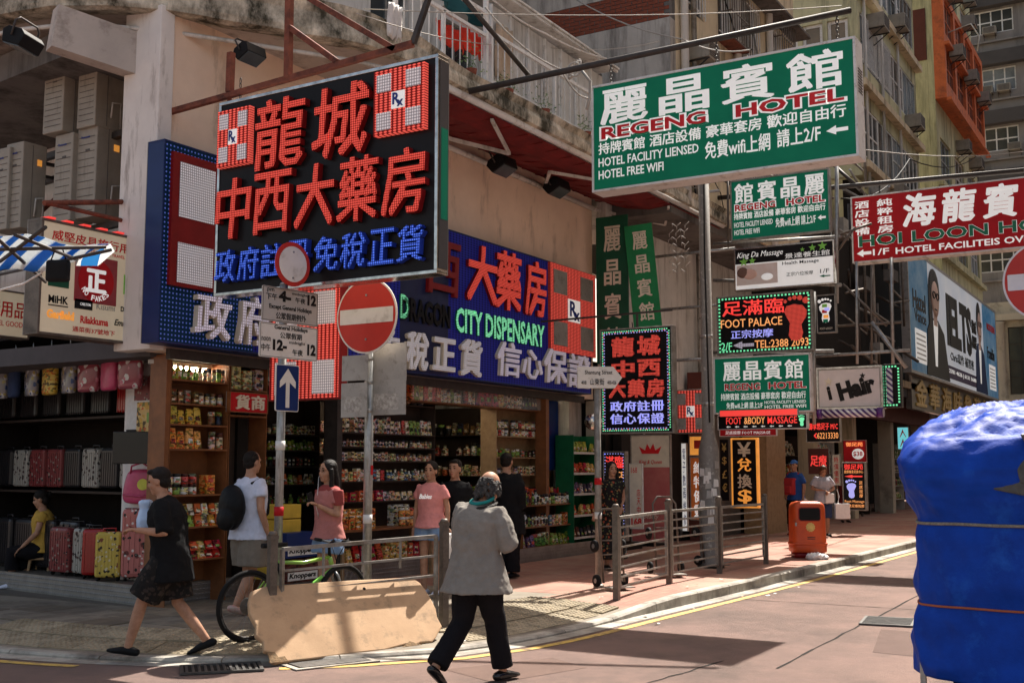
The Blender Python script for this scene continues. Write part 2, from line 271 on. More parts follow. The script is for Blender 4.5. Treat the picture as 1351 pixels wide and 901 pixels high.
# two stripe materials and a paving texture
def stripes(name, a, b_, axis, freq, rough=.5, duty=.5, skew=0, trans=False):
    m = bpy.data.materials.new(name); m.use_nodes = True; n = m.node_tree.nodes; l = m.node_tree.links; b = n['Principled BSDF']; b.inputs['Roughness'].default_value = rough
    tc = n.new('ShaderNodeTexCoord'); sp = n.new('ShaderNodeSeparateXYZ'); l.new(tc.outputs['Object'], sp.inputs[0])
    ma = n.new('ShaderNodeMath'); ma.operation = 'MULTIPLY_ADD'; l.new(sp.outputs[(axis + 1) % 2], ma.inputs[0]); ma.inputs[1].default_value = skew; l.new(sp.outputs[axis], ma.inputs[2])
    mu = n.new('ShaderNodeMath'); mu.operation = 'MULTIPLY'; l.new(ma.outputs[0], mu.inputs[0]); mu.inputs[1].default_value = freq
    fr = n.new('ShaderNodeMath'); fr.operation = 'FRACT'; l.new(mu.outputs[0], fr.inputs[0])
    gt = n.new('ShaderNodeMath'); gt.operation = 'GREATER_THAN'; l.new(fr.outputs[0], gt.inputs[0]); gt.inputs[1].default_value = duty
    mx = n.new('ShaderNodeMix'); mx.data_type = 'RGBA'; mx.inputs[6].default_value = (*a, 1); mx.inputs[7].default_value = (*b_, 1); l.new(gt.outputs[0], mx.inputs[0]); l.new(mx.outputs[2], b.inputs['Base Color'])
    if trans:
        t = n.new('ShaderNodeBsdfTranslucent'); l.new(mx.outputs[2], t.inputs[0]); ms = n.new('ShaderNodeMixShader'); ms.inputs[0].default_value = .45
        l.new(b.outputs[0], ms.inputs[1]); l.new(t.outputs[0], ms.inputs[2]); l.new(ms.outputs[0], n['Material Output'].inputs[0])
    return m
M['tarp_stripe'] = stripes('tarp_stripe', (.70, .74, .76), (.02, .17, .46), 1, 7.5, trans=True)
M['pole_stripe'] = stripes('pole_stripe', (.62, .60, .64), (.05, .012, .13), 0, 8, duty=.5, skew=1.1, rough=.3)
def brickpave(name):
    m = bpy.data.materials.new(name); m.use_nodes = True; n = m.node_tree.nodes; l = m.node_tree.links; b = n['Principled BSDF']; b.inputs['Roughness'].default_value = .85
    tc = n.new('ShaderNodeTexCoord'); br = n.new('ShaderNodeTexBrick'); br.inputs['Scale'].default_value = 1; br.inputs['Brick Width'].default_value = .21; br.inputs['Row Height'].default_value = .105; br.inputs['Mortar Size'].default_value = .006
    br.inputs['Color1'].default_value = (.36, .155, .105, 1); br.inputs['Color2'].default_value = (.27, .115, .08, 1); br.inputs['Mortar'].default_value = (.14, .09, .07, 1)
    l.new(tc.outputs['Object'], br.inputs['Vector'])
    nz = n.new('ShaderNodeTexNoise'); nz.inputs['Scale'].default_value = 1.1; nz.inputs['Detail'].default_value = 7; l.new(tc.outputs['Object'], nz.inputs['Vector'])
    mr = n.new('ShaderNodeMapRange'); mr.inputs[1].default_value = .4; mr.inputs[2].default_value = .7; l.new(nz.outputs['Fac'], mr.inputs[0])
    mx = n.new('ShaderNodeMix'); mx.data_type = 'RGBA'; l.new(mr.outputs[0], mx.inputs[0]); l.new(br.outputs['Color'], mx.inputs[6]); mx.inputs[7].default_value = (.34, .22, .16, 1); l.new(mx.outputs[2], b.inputs['Base Color'])
    bp = n.new('ShaderNodeBump'); bp.inputs['Strength'].default_value = .4; bp.inputs['Distance'].default_value = .01; l.new(br.outputs['Fac'], bp.inputs['Height']); bp.invert = True; l.new(bp.outputs[0], b.inputs['Normal'])
    return m
M['brickpave'] = brickpave('brickpave')

# ---------------------------------------------------------------- mesh building
class MB:
    def __init__(s): s.v = []; s.f = []; s.mi = []; s.sm = []; s.cur = 0
    def add(s, vs, fs, smooth=False):
        o = len(s.v); s.v += [tuple(p) for p in vs]
        for f in fs: s.f.append(tuple(o + i for i in f)); s.mi.append(s.cur); s.sm.append(smooth)
        return s
    def box(s, x0, y0, z0, x1, y1, z1):
        v = [(x0, y0, z0), (x1, y0, z0), (x1, y1, z0), (x0, y1, z0), (x0, y0, z1), (x1, y0, z1), (x1, y1, z1), (x0, y1, z1)]
        return s.add(v, [(0, 3, 2, 1), (4, 5, 6, 7), (0, 1, 5, 4), (1, 2, 6, 5), (2, 3, 7, 6), (3, 0, 4, 7)])
    def hexa(s, b, t):
        return s.add(list(b) + list(t), [(3, 2, 1, 0), (4, 5, 6, 7), (0, 1, 5, 4), (1, 2, 6, 5), (2, 3, 7, 6), (3, 0, 4, 7)])
    def bar(s, a, b, w=.04, h=None, up=(0, 0, 1)):
        a = Vector(a); b = Vector(b); h = h or w; d = (b - a).normalized(); up = Vector(up)
        if abs(d.dot(up)) > .98: up = Vector((1, 0, 0))
        x = d.cross(up).normalized() * w / 2; y = x.cross(d).normalized() * h / 2
        return s.hexa([a - x - y, a + x - y, a + x + y, a - x + y], [b - x - y, b + x - y, b + x + y, b - x + y])
    def prism(s, poly, z0, z1, ax=2):
        n = len(poly)
        def mk(p, z): return {2: (p[0], p[1], z), 1: (p[0], z, p[1]), 0: (z, p[0], p[1])}[ax]
        return s.add([mk(p, z0) for p in poly] + [mk(p, z1) for p in poly], [tuple(range(n))[::-1], tuple(range(n, 2 * n))] + [(i, (i + 1) % n, n + (i + 1) % n, n + i) for i in range(n)])
    def loft(s, rings, cap=True, smooth=True, closed=False):
        n = len(rings[0]); o = []
        fs = []
        for k in range(len(rings) - (0 if closed else 1)):
            k2 = (k + 1) % len(rings)
            for i in range(n): fs.append((k * n + i, k * n + (i + 1) % n, k2 * n + (i + 1) % n, k2 * n + i))
        s.add([p for r in rings for p in r], fs, smooth)
        if cap and not closed:
            o = len(s.v) - n * len(rings)
            s.f.append(tuple(o + i for i in range(n))[::-1]); s.mi.append(s.cur); s.sm.append(False)
            o = len(s.v) - n; s.f.append(tuple(o + i for i in range(n))); s.mi.append(s.cur); s.sm.append(False)
        return s
    def tube(s, pts, rad, n=10, ref=None, cap=True, closed=False, round_ends=False):
        pts = [Vector(p) for p in pts]
        if not isinstance(rad, (list, tuple)): rad = [rad] * len(pts)
        rad = [r if isinstance(r, (list, tuple)) else (r, r) for r in rad]
        if round_ends:
            d0 = (pts[0] - pts[1]).normalized(); d1 = (pts[-1] - pts[-2]).normalized(); r0, r1 = rad[0], rad[-1]; m0 = min(r0); m1 = min(r1)
            pts = [pts[0] + d0 * m0 * .9, pts[0] + d0 * m0 * .55] + pts + [pts[-1] + d1 * m1 * .55, pts[-1] + d1 * m1 * .9]
            rad = [(r0[0] * .35, r0[1] * .35), (r0[0] * .8, r0[1] * .8)] + rad + [(r1[0] * .8, r1[1] * .8), (r1[0] * .35, r1[1] * .35)]
        ref = Vector(ref) if ref else None; rings = []; pu = None
        for i, p in enumerate(pts):
            if closed: d = (pts[(i + 1) % len(pts)] - pts[i - 1]).normalized()
            elif i == 0: d = (pts[1] - p).normalized()
            elif i == len(pts) - 1: d = (p - pts[i - 1]).normalized()
            else: d = ((pts[i + 1] - p).normalized() + (p - pts[i - 1]).normalized()).normalized()
            u = ref if ref else (pu if pu else (Vector((0, 0, 1)) if abs(d.z) < .9 else Vector((1, 0, 0))))
            x = u - d * u.dot(d)
            if x.length < 1e-4: x = d.orthogonal()
            x.normalize(); y = d.cross(x); pu = x
            rings.append([p + x * math.cos(2 * PI * k / n) * rad[i][0] + y * math.sin(2 * PI * k / n) * rad[i][1] for k in range(n)])
        return s.loft(rings, cap, True, closed)
    def lathe(s, prof, c=(0, 0, 0), n=20, ax='z', smooth=True):
        rings = []
        for r, z in prof:
            rg = []
            for k in range(n):
                a = 2 * PI * k / n; x, y = r * math.cos(a), r * math.sin(a)
                rg.append({'z': (c[0] + x, c[1] + y, c[2] + z), 'y': (c[0] + y, c[1] + z, c[2] + x), 'x': (c[0] + z, c[1] + x, c[2] + y)}[ax])
            rings.append(rg)
        return s.loft(rings, True, smooth)
    def ell(s, c, r, n=12, m=8, rot=None):
        c = Vector(c); rings = []
        for j in range(m + 1):
            t = PI * (j + .02) / (m + .04); z = -math.cos(t); q = math.sin(t); rg = []
            for k in range(n):
                a = 2 * PI * k / n; p = Vector((r[0] * q * math.cos(a), r[1] * q * math.sin(a), r[2] * z))
                if rot: p = rot @ p
                rg.append(c + p)
            rings.append(rg)
        return s.loft(rings)
    def mesh(s, name, mats):
        me = bpy.data.meshes.new(name); me.from_pydata(s.v, [], s.f)
        if not isinstance(mats, (list, tuple)): mats = [mats]
        for m in mats: me.materials.append(M[m] if isinstance(m, str) else m)
        me.polygons.foreach_set('material_index', s.mi); me.polygons.foreach_set('use_smooth', s.sm); me.update(); return me
    def build(s, name, m, parent=None, loc=None, rot=None, bevel=0, **tags):
        return link(name, s.mesh(name, m), parent, loc, rot, bevel, **tags)

def link(name, me, parent=None, loc=None, rot=None, bevel=0, **tags):
    o = bpy.data.objects.new(name, me); COL.objects.link(o)
    if parent: o.parent = parent
    if loc is not None: o.location = loc
    if rot is not None: o.rotation_euler = (0, 0, rot) if isinstance(rot, (int, float)) else rot
    if bevel:
        b = o.modifiers.new('b', 'BEVEL'); b.width = bevel; b.segments = 2; b.limit_method = 'ANGLE'; b.angle_limit = R(40)
    for k, v in tags.items(): o[{'cat': 'category'}.get(k, k)] = v
    return o
def thing(name, label, cat, loc=(0, 0, 0), rot=0, group=None):
    o = link(name, None, None, loc, rot); o['label'] = label; o['category'] = cat
    if group: o['group'] = group
    return o
def struct(name, mb, m, **k): return mb.build(name, m, kind='structure', **k)
def copy_tree(o, parent=None, loc=None, rot=None, label=None):
    c = o.copy(); COL.objects.link(c); c.parent = parent
    if loc is not None: c.location = loc
    if rot is not None: c.rotation_euler = rot if isinstance(rot, (tuple, list)) else (0, 0, rot)
    if label: c['label'] = label
    for ch in KIDS.get(o.name, []) or [x for x in o.children]: copy_tree(ch, c)
    return c
KIDS = {}

# ---------------------------------------------------------------- lettering
_tc = {}
def glyphs(s, off, ext, shear=0):
    if off and ord(max(s)) > 0x2fff:      # heavier strokes: the same glyph laid over itself with small shifts
        vs, fs, *_ = glyphs(s, 0, ext, shear); V = []; F = []; n_ = len(vs)
        for k, (dx, dy) in enumerate(((0, 0), (1, 1), (-1, 1), (1, -1), (-1, -1)) if off < .03 else ((0, 0), (1, 1), (-1, 1), (1, -1), (-1, -1), (1.3, 0), (-1.3, 0), (0, 1.2), (0, -1.2))):
            V += [Vector((v.x + dx * off * .85, v.y + dy * off * .7, v.z * (1 - .05 * k if v.z > 0 else 1))) for v in vs]; F += [tuple(i + k * n_ for i in f) for f in fs]
        return V, F, min(v.x for v in V), min(v.y for v in V), max(v.x for v in V), max(v.y for v in V)
    key = (s, off, ext, shear)
    if key in _tc: return _tc[key]
    c = bpy.data.curves.new('t', 'FONT'); c.body = s; c.offset = off; c.extrude = ext; c.resolution_u = 2 if ord(max(s)) < 0x3000 else 1; c.shear = shear
    c.fill_mode = 'BOTH' if ext else 'FRONT'
    o = bpy.data.objects.new('t', c); me = bpy.data.meshes.new_from_object(o)
    vs = [v.co.copy() for v in me.vertices]; fs = [tuple(p.vertices) for p in me.polygons]
    bpy.data.objects.remove(o); bpy.data.curves.remove(c); bpy.data.meshes.remove(me)
    if vs:
        x0 = min(v.x for v in vs); x1 = max(v.x for v in vs); y0 = min(v.y for v in vs); y1 = max(v.y for v in vs)
    else: x0 = y0 = 0; x1 = y1 = 1
    _tc[key] = (vs, fs, x0, y0, x1, y1); return _tc[key]
def text(root, s, x0, y0, x1, y1, m, z=.004, depth=.003, off=.0, side=None, shear=0, name='lettering', each=False, label=None, dy=0, rotz=0):
    """lettering fitted into the box x0..x1, y0..y1 on a sign; depth = how proud the letters stand"""
    if each and len(s) > 1:
        k = len(s); cw = (x1 - x0) / k; out = []
        for i, ch in enumerate(s):
            if ch != ' ': out.append(text(root, ch, x0 + cw * i + cw * .04, y0 + dy * i, x0 + cw * (i + 1) - cw * .04, y1 + dy * i, m, z, depth, off, side, shear, 'character'))
        return out
    vs, fs, a0, b0, a1, b1 = glyphs(s, off, .5, shear)
    sx = (x1 - x0) / max(a1 - a0, 1e-5); sy = (y1 - y0) / max(b1 - b0, 1e-5)
    mb = MB(); cx, cy = (x0 + x1) / 2, (y0 + y1) / 2; ca, sa = math.cos(rotz), math.sin(rotz); pts = []
    for v in vs:
        x = x0 + (v.x - a0) * sx - cx; y = y0 + (v.y - b0) * sy - cy
        pts.append((cx + x * ca - y * sa, cy + x * sa + y * ca, z + (v.z + .5) * depth))
    mb.add(pts, fs)
    if side:
        for i, f in enumerate(fs):
            zz = [vs[j].z for j in f]
            if min(zz) < .4: mb.mi[i] = 1
    o = mb.build(name, [m, side] if side else m, root)
    if label: o['label'] = label
    return o
def column(root, s, x0, y0, x1, y1, m, **k):
    """characters one under another"""
    n = len(s); h = (y1 - y0) / n; each = k.pop('parts', False); g = k.pop('gap', .08)
    for i, ch in enumerate(s):
        if ch != ' ': text(root, ch, x0, y1 - h * (i + 1) + h * g, x1, y1 - h * i - h * g, m, name='character', **k)
def frame_rect(mb, w, h, t, z0, z1, x=0, y=0):
    mb.box(x - t, y - t, z0, x + w + t, y, z1); mb.box(x - t, y + h, z0, x + w + t, y + h + t, z1); mb.box(x - t, y, z0, x, y + h, z1); mb.box(x + w, y, z0, x + w + t, y + h, z1)

YAW = {'X': -PI / 2, 'Y': 0}
def board(name, label, cat, ax, val, tl, br, face='sign_green', depth=.2, fr='white_metal', ft=.03, group=None, yaw=None):
    """a boxed sign; local frame x right, y up, z towards the viewer, origin at its lower left corner"""
    a = P(*tl, ax, val); b = P(*br, ax, val)
    wdt = abs(a.y - b.y) if ax == 'X' else abs(a.x - b.x); hgt = a.z - b.z
    root = thing(name, label, cat, (a.x, a.y, b.z), (PI / 2, 0, YAW[ax] if yaw is None else yaw), group)
    MB().box(0, 0, -depth + .002, wdt, hgt, 0).build('panel', face, root)
    if ft:
        f = MB(); frame_rect(f, wdt, hgt, ft, -depth, .012); f.build('frame', fr, root, bevel=.004)
        MB().box(-ft, -ft, -depth - .01, wdt + ft, hgt + ft, -depth - .002).build('back_plate', 'plate_back', root)
    return root, wdt, hgt

# ================================================================ THE GROUND
rm = MB(); rm.add([(-60, -60, 0), (260, -60, 0), (260, 120, 0), (-60, 120, 0)], [(0, 1, 2, 3)]); struct('road', rm, 'asphalt')
KP = [(160, 5.2), (60, 5.3), (26, 5.36), (18, 5.45), (14.5, 5.56), (12.2, 5.66), (10.6, 5.72), (9.6, 5.84), (8.9, 6.06), (8.1, 6.65), (7.45, 7.45), (7.0, 8.5), (6.75, 10), (6.9, 12), (8.6, 17), (14, 30), (24, 56)]
def catmull(p, step):
    out = []
    for i in range(len(p) - 1):
        a, b, c, d = [Vector(p[max(0, min(len(p) - 1, i + k))]) for k in (-1, 0, 1, 2)]
        L = (c - b).length; n = max(1, int(L / step))
        for j in range(n):
            t = j / n; m1 = (c - a) * .5 * min(1, L / max((c - a).length * .5, 1e-6)); m2 = (d - b) * .5 * min(1, L / max((d - b).length * .5, 1e-6))
            out.append((2 * t**3 - 3 * t**2 + 1) * b + (t**3 - 2 * t**2 + t) * m1 + (-2 * t**3 + 3 * t**2) * c + (t**3 - t**2) * m2)
    return out + [Vector(p[-1])]
KL = catmull(KP, .5)
KN = []
for i, p in enumerate(KL):
    d = (KL[min(i + 1, len(KL) - 1)] - KL[max(i - 1, 0)]).normalized(); KN.append(Vector((d.y, -d.x)))
def sm(t): t = max(0, min(1, t)); return t * t * (3 - 2 * t)
def kh(x): return .035 + .095 * sm((x - 11.2) / 2.2)
def kerb_d(x, y):
    best = 1e9
    for i, p in enumerate(KL):
        dx, dy = x - p.x, y - p.y; q = dx * dx + dy * dy
        if q < best: best = q; bi = i
    d = (x - KL[bi].x) * KN[bi].x + (y - KL[bi].y) * KN[bi].y
    return d, KL[bi].x
def pz(x, y):
    d, kx = kerb_d(x, y); k = kh(kx); return k + (.13 - k) * sm((d - .15) / 1.0)
pv = MB(); rows = []
for i, p in enumerate(KL):
    r = []
    for d in (.13, .35, .6, .85, 1.1, 1.35):
        q = p + KN[i] * d; k = kh(p.x); r.append((q.x, q.y, k + (.13 - k) * sm((d - .15) / 1.0)))
    rows.append(r)
n = 6
for i in range(len(rows) - 1):
    pv.cur = 1 if KL[i].x > 12.4 and KL[i].y < 6 else 0
    pv.add(rows[i] + rows[i + 1], [(k, n + k, n + k + 1, k + 1) for k in range(n - 1)])
def rim(c): return [rows[i][-1][:2] for i in range(len(KL)) if c(KL[i])]
ra = rim(lambda p: p.x <= 12.4 and p.y < 17.2); rb = rim(lambda p: p.x > 12.4 and p.y < 6); cut = (rb[-1][0], rb[-1][1])
pv.cur = 0; pv.add([(x, y, .13) for x, y in [cut] + ra + [(cut[0], 18)]], [tuple(range(len(ra) + 2))])
pv.cur = 1; pv.add([(x, y, .13) for x, y in rb + [(cut[0], 18), (160, 18)]], [tuple(range(len(rb) + 2))])
rc_ = rim(lambda p: p.y >= 17); pv.cur = 0; pv.add([(x, y, .13) for x, y in rc_ + [(60, 56), (60, 18.001), (rc_[0][0] + 1, 18.001)]], [tuple(range(len(rc_) + 3))])
pave = struct('pavement', pv, ['concrete_pave', 'brickpave'])
# kerb stones, one by one near the camera
acc = []; kb_i = 0; L = 0; start = 0
def kerb_seg(i0, i1, name='kerb_stone'):
    m = MB(); rings = []
    for i in range(i0, i1 + 1):
        p = KL[i]; nn = KN[i]; h = kh(p.x) + .004; t = (KL[min(i + 1, len(KL) - 1)] - KL[max(0, i - 1)]).normalized()
        sh = t * (.006 if i == i0 else (-.006 if i == i1 else 0)); q = p + sh
        a = q; b = q + nn * .135
        rings.append([(a.x, a.y, -.05), (b.x, b.y, -.05), (b.x, b.y, h), ((a + nn * .02).x, (a + nn * .02).y, h), (a.x, a.y, h - .02)])
    m.loft(rings, True, False); o = m.build(name, 'kerb', pave)
seg = 0; i = 0
while i < len(KL) - 1:
    near = KL[i].x < 30 and KL[i].y < 20
    j = min(i + (2 if near else 20), len(KL) - 1); kerb_seg(i, j); i = j
# channel strip and yellow line on the road
def strip(name, off0, off1, z, m, cond, **k):
    s = MB(); r = None
    for i, p in enumerate(KL):
        if not cond(i, p): r = None; continue
        q = [(p + KN[i] * off0), (p + KN[i] * off1)]; q = [(a.x, a.y, z) for a in q]
        if r: s.add([r[0], r[1], q[1], q[0]], [(0, 1, 2, 3)])
        r = q
    return s.build(name, m, **k)
strip('gutter', -.20, .01, .004, 'kerb', lambda i, p: True, kind='structure')
strip('yellow_line', -.38, -.28, .005, 'yellow_paint', lambda i, p: not (7.05 < p.x < 7.75 and p.y < 8.3 and p.y > 7.0), kind='structure')
# saw cuts and cracks in the carriageway
for pts in ([(9.7, 3.2), (14.5, 3.3), (26, 3.5)], [(8.0, -.6), (11.6, 2.0), (12.9, 2.7), (13.6, 3.3)], [(4, 4.4), (8.1, 3.9), (10, 3.7)], [(14.5, 5.2), (14.52, 3.3), (14.4, -2)]):
    m = MB(); q = []
    for a, b in zip(pts[:-1], pts[1:]):
        for k in range(12): t = k / 12; q.append(Vector((a[0] + (b[0] - a[0]) * t, a[1] + (b[1] - a[1]) * t)) + Vector((random.uniform(-.015, .015), random.uniform(-.015, .015))))
    for a, b in zip(q[:-1], q[1:]):
        d = (b - a).normalized(); nn = Vector((-d.y, d.x)) * random.uniform(.006, .014)
        m.add([(a.x - nn.x, a.y - nn.y, .004), (b.x - nn.x, b.y - nn.y, .004), (b.x + nn.x, b.y + nn.y, .004), (a.x + nn.x, a.y + nn.y, .004)], [(0, 1, 2, 3)])
    struct('road_joint', m, 'joint')
def grate(name, label, x, y, w_, l_, yaw, z, bars=12, diag=False):
    r = thing(name, label, 'drain cover', (x, y, z), yaw)
    m = MB(); frame_rect(m, l_, w_, .03, 0, .018, -l_ / 2, -w_ / 2); m.build('frame', 'iron', r)
    b = MB()
    for k in range(bars):
        a = -l_ / 2 + l_ * (k + .5) / bars; b.bar((a, -w_ / 2, .008), (a + (.05 if diag else 0), w_ / 2, .008), .022, .014)
    b.build('bar_grid', 'iron', r, kind='stuff'); MB().box(-l_ / 2, -w_ / 2, .001, l_ / 2, w_ / 2, .004).build('base', 'joint', r)
a = P(292, 883, 'Z', 0); grate('drain_grate', 'cast iron gully grate set in the yellow line by the left kerb', a.x, a.y, .36, .62, R(-42), .006)
a = P(1172, 821, 'Z', 0); grate('manhole_cover', 'rectangular iron grating in the open road left of the blue tarpaulin', a.x, a.y, .5, .62, R(8), .005, 9, True)
a = P(432, 874, 'Z', 0); r_ = thing('utility_cover', 'worn steel cover plate with broken rim in front of the tan barrier', 'cover plate', (a.x, a.y, .006), R(-24))
MB().box(-.33, -.16, 0, .33, .16, .012).build('plate', 'iron', r_, bevel=.004); mm = MB(); frame_rect(mm, .7, .36, .05, 0, .008, -.35, -.18); mm.build('rim', 'kerb', r_)
# paving slabs and tactile tiles
slab = MB().box(-.247, -.247, -.03, .247, .247, 0).mesh('paving_slab', 'slab')
tm = MB(); tm.box(-.198, -.198, -.03, .198, .198, 0)
for i in range(6):
    for j in range(6):
        x, y = -.165 + .066 * i, -.165 + .066 * j; q = .019
        tm.add([(x - q, y - q, 0), (x + q, y - q, 0), (x + q, y + q, 0), (x - q, y + q, 0), (x - q * .5, y - q * .5, .008), (x + q * .5, y - q * .5, .008), (x + q * .5, y + q * .5, .008), (x - q * .5, y + q * .5, .008)], [(4, 5, 6, 7), (0, 1, 5, 4), (1, 2, 6, 5), (2, 3, 7, 6), (3, 0, 4, 7)])
tact = tm.mesh('tactile_tile', 'tactile')
tz = []
def lay(me, name, x, y, yaw, h):
    e = .18; z = pz(x, y); gx = (pz(x + e, y) - pz(x - e, y)) / (2 * e); gy = (pz(x, y + e) - pz(x, y - e)) / (2 * e)
    nrm = Vector((-gx, -gy, 1)).normalized(); q = nrm.to_track_quat('Z', 'Y'); rot = (q.to_matrix().to_4x4())
    rot = Matrix.Rotation(0, 4, 'Z') @ (Vector((0, 0, 1)).rotation_difference(nrm)).to_matrix().to_4x4() @ Matrix.Rotation(yaw, 4, 'Z')
    o = link(name, me, pave); o.location = (x, y, z + h + random.uniform(-.002, .003)); o.rotation_euler = rot.to_euler()
cum = 0
for lo, hi, rowsN in ((9.5, 12.3, 3), (6.6, 7.9, 2)):
    d_ = 0; last = None
    for i in range(len(KL) - 1):
        a, b = KL[i], KL[i + 1]; L = (b - a).length
        while d_ <= L:
            p = a + (b - a) * (d_ / L)
            ok = (lo < p.x < hi) and ((p.y < 6.0) if lo > 9 else (7.2 < p.y < 10.5))
            if ok:
                t = (b - a).normalized(); yw = math.atan2(t.y, t.x)
                for r in range(rowsN):
                    q = p + KN[i] * (.42 + .41 * r); tz.append(q); lay(tact, 'tactile_tile', q.x, q.y, yw, .014)
            d_ += .41
        d_ -= L
for ix in range(-2, 14):
    for iy in range(0, 18):
        x = 6.2 + .5 * ix + .25; y = 5.2 + .5 * iy
        if x > 12.4 or (y > 10.2 and x > 8.9): continue
        d, kx = kerb_d(x, y)
        if d < .42 or x < 6.5: continue
        if any((x - q.x) ** 2 + (y - q.y) ** 2 < .11 for q in tz): continue
        lay(slab, 'paving_slab', x, y, 0, .007)

# ================================================================ BUILDINGS
def wall_open(mb, ax, at, th, a0, a1, z0, z1, ops):
    """a wall slab with real openings. ax 'Y': at = front Y, runs in X; ax 'X': at = front X, runs in Y. ops: (a0,a1,z0,z1)"""
    zs = sorted({z0, z1} | {o[2] for o in ops} | {o[3] for o in ops}); zs = [z for z in zs if z0 <= z <= z1]
    for za, zb in zip(zs[:-1], zs[1:]):
        cur = a0
        for o in sorted([o for o in ops if o[2] < zb - 1e-6 and o[3] > za + 1e-6]):
            if o[0] > cur + 1e-6: _wb(mb, ax, at, th, cur, o[0], za, zb)
            cur = max(cur, o[1])
        if a1 > cur + 1e-6: _wb(mb, ax, at, th, cur, a1, za, zb)
def _wb(mb, ax, at, th, a, b, za, zb):
    if ax == 'Y': mb.box(a, at, za, b, at + th, zb)
    else: mb.box(at, a, za, at + th, b, zb)
def window(root, ax, at, a0, a1, z0, z1, fr='white_metal', pane='glass_dark', nv=2, nh=0, rec=.08, t=.05, bars=False):
    f = MB()
    def B(m, a, b, c, d, y0, y1):
        if ax == 'Y': m.box(a, at + y0, c, b, at + y1, d)
        else: m.box(at + y0, a, c, at + y1, b, d)
    B(f, a0 + .002, a1 - .002, z0 + .002, z0 + t, rec, rec + .06); B(f, a0 + .002, a1 - .002, z1 - t, z1 - .002, rec, rec + .06)
    B(f, a0 + .002, a0 + t, z0 + t, z1 - t, rec, rec + .06); B(f, a1 - t, a1 - .002, z0 + t, z1 - t, rec, rec + .06)
    for k in range(1, nv): c = a0 + (a1 - a0) * k / nv; B(f, c - t / 2, c + t / 2, z0 + t, z1 - t, rec + .004, rec + .055)
    for k in range(1, nh + 1): c = z0 + (z1 - z0) * k / (nh + 1); B(f, a0 + t, a1 - t, c - t / 2, c + t / 2, rec + .008, rec + .05)
    fo = f.build('window', fr, root)
    p = MB(); B(p, a0 + t * .5, a1 - t * .5, z0 + t * .5, z1 - t * .5, rec + .03, rec + .04); p.build('pane', pane, fo)
    if bars:
        g = MB(); k = a0 + .12
        while k < a1: B(g, k, k + .02, z0, z1, -.06, -.04); k += .15
        B(g, a0, a1, z0 + .1, z0 + .13, -.039, -.02); B(g, a0, a1, z1 - .13, z1 - .1, -.039, -.02); g.build('grille', 'white_metal', fo)
    return fo
# air conditioner, one prototype for the distance
def make_ac(label):
    r = thing('air_conditioner', label, 'air conditioner', (0, 0, 0), 0, None)
    MB().box(-.35, -.5, 0, .35, 0, .42).build('body', 'ac_white', r, bevel=.01)
    g = MB()
    for k in range(7): g.box(-.30, -.515, .05 + .05 * k, .30, -.502, .075 + .05 * k)
    g.build('grille', 'ac_grille', r)
    b = MB(); b.bar((-.3, 0, -.02), (-.3, -.5, -.02), .03); b.bar((.3, 0, -.02), (.3, -.5, -.02), .03); b.bar((-.3, 0, -.35), (-.3, -.45, -.03), .025); b.bar((.3, 0, -.35), (.3, -.45, -.03), .025); b.build('bracket', 'dark_steel', r)
    return r
AC0 = make_ac('window air conditioner on the cream facade above the hotel sign, nearest the camera'); ac_used = [0]
def ac(x, y, z, yaw, label, s=1):
    if not ac_used[0]: o = AC0; ac_used[0] = 1; o['label'] = label; o.location = (x, y, z); o.rotation_euler = (0, 0, yaw)
    else: o = copy_tree(AC0, None, (x, y, z), yaw, label)
    o['group'] = 'air conditioners on the facades'; s *= .82; o.scale = (s, s, s); return o

# ---- corner building with the pharmacy
B1 = thing('corner_building', 'low corner building with beige wall, mossy balcony ledge and blue pharmacy fascia', 'building', (9, 10, 0))
def pt(name, mb, m, root=B1, **k):
    o = mb.build(name, m, root, **k); o.matrix_parent_inverse = Matrix.Translation(-Vector(root.location)) if any(root.location) else Matrix(); return o
m = MB(); m.box(8.93, 10.0, 3.02, 19.7, 10.25, 7.018); pt('wall', m, 'beige_wall')
m = MB(); m.box(8.72, 9.95, 3.02, 8.93, 10.55, 7.016); pt('corner_pillar', m, 'grey_pillar', bevel=.012)
m = MB(); m.box(9.6, P(207, 500, 'X', 9.6).y, .13, 9.85, P(166, 500, 'X', 9.6).y, 3.0); pt('lower_pillar', m, 'grey_pillar', bevel=.012)
m = MB(); m.box(19.2, 10.26, .13, 19.7, 16, 7.016); pt('party_wall', m, 'grey_render')
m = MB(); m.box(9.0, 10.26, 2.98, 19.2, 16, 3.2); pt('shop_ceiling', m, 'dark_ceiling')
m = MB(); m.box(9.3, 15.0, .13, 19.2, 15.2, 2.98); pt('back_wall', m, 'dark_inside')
m = MB(); m.box(9.1, 10.2, .131, 19.2, 15, .135); pt('shop_floor', m, 'dark_floor')
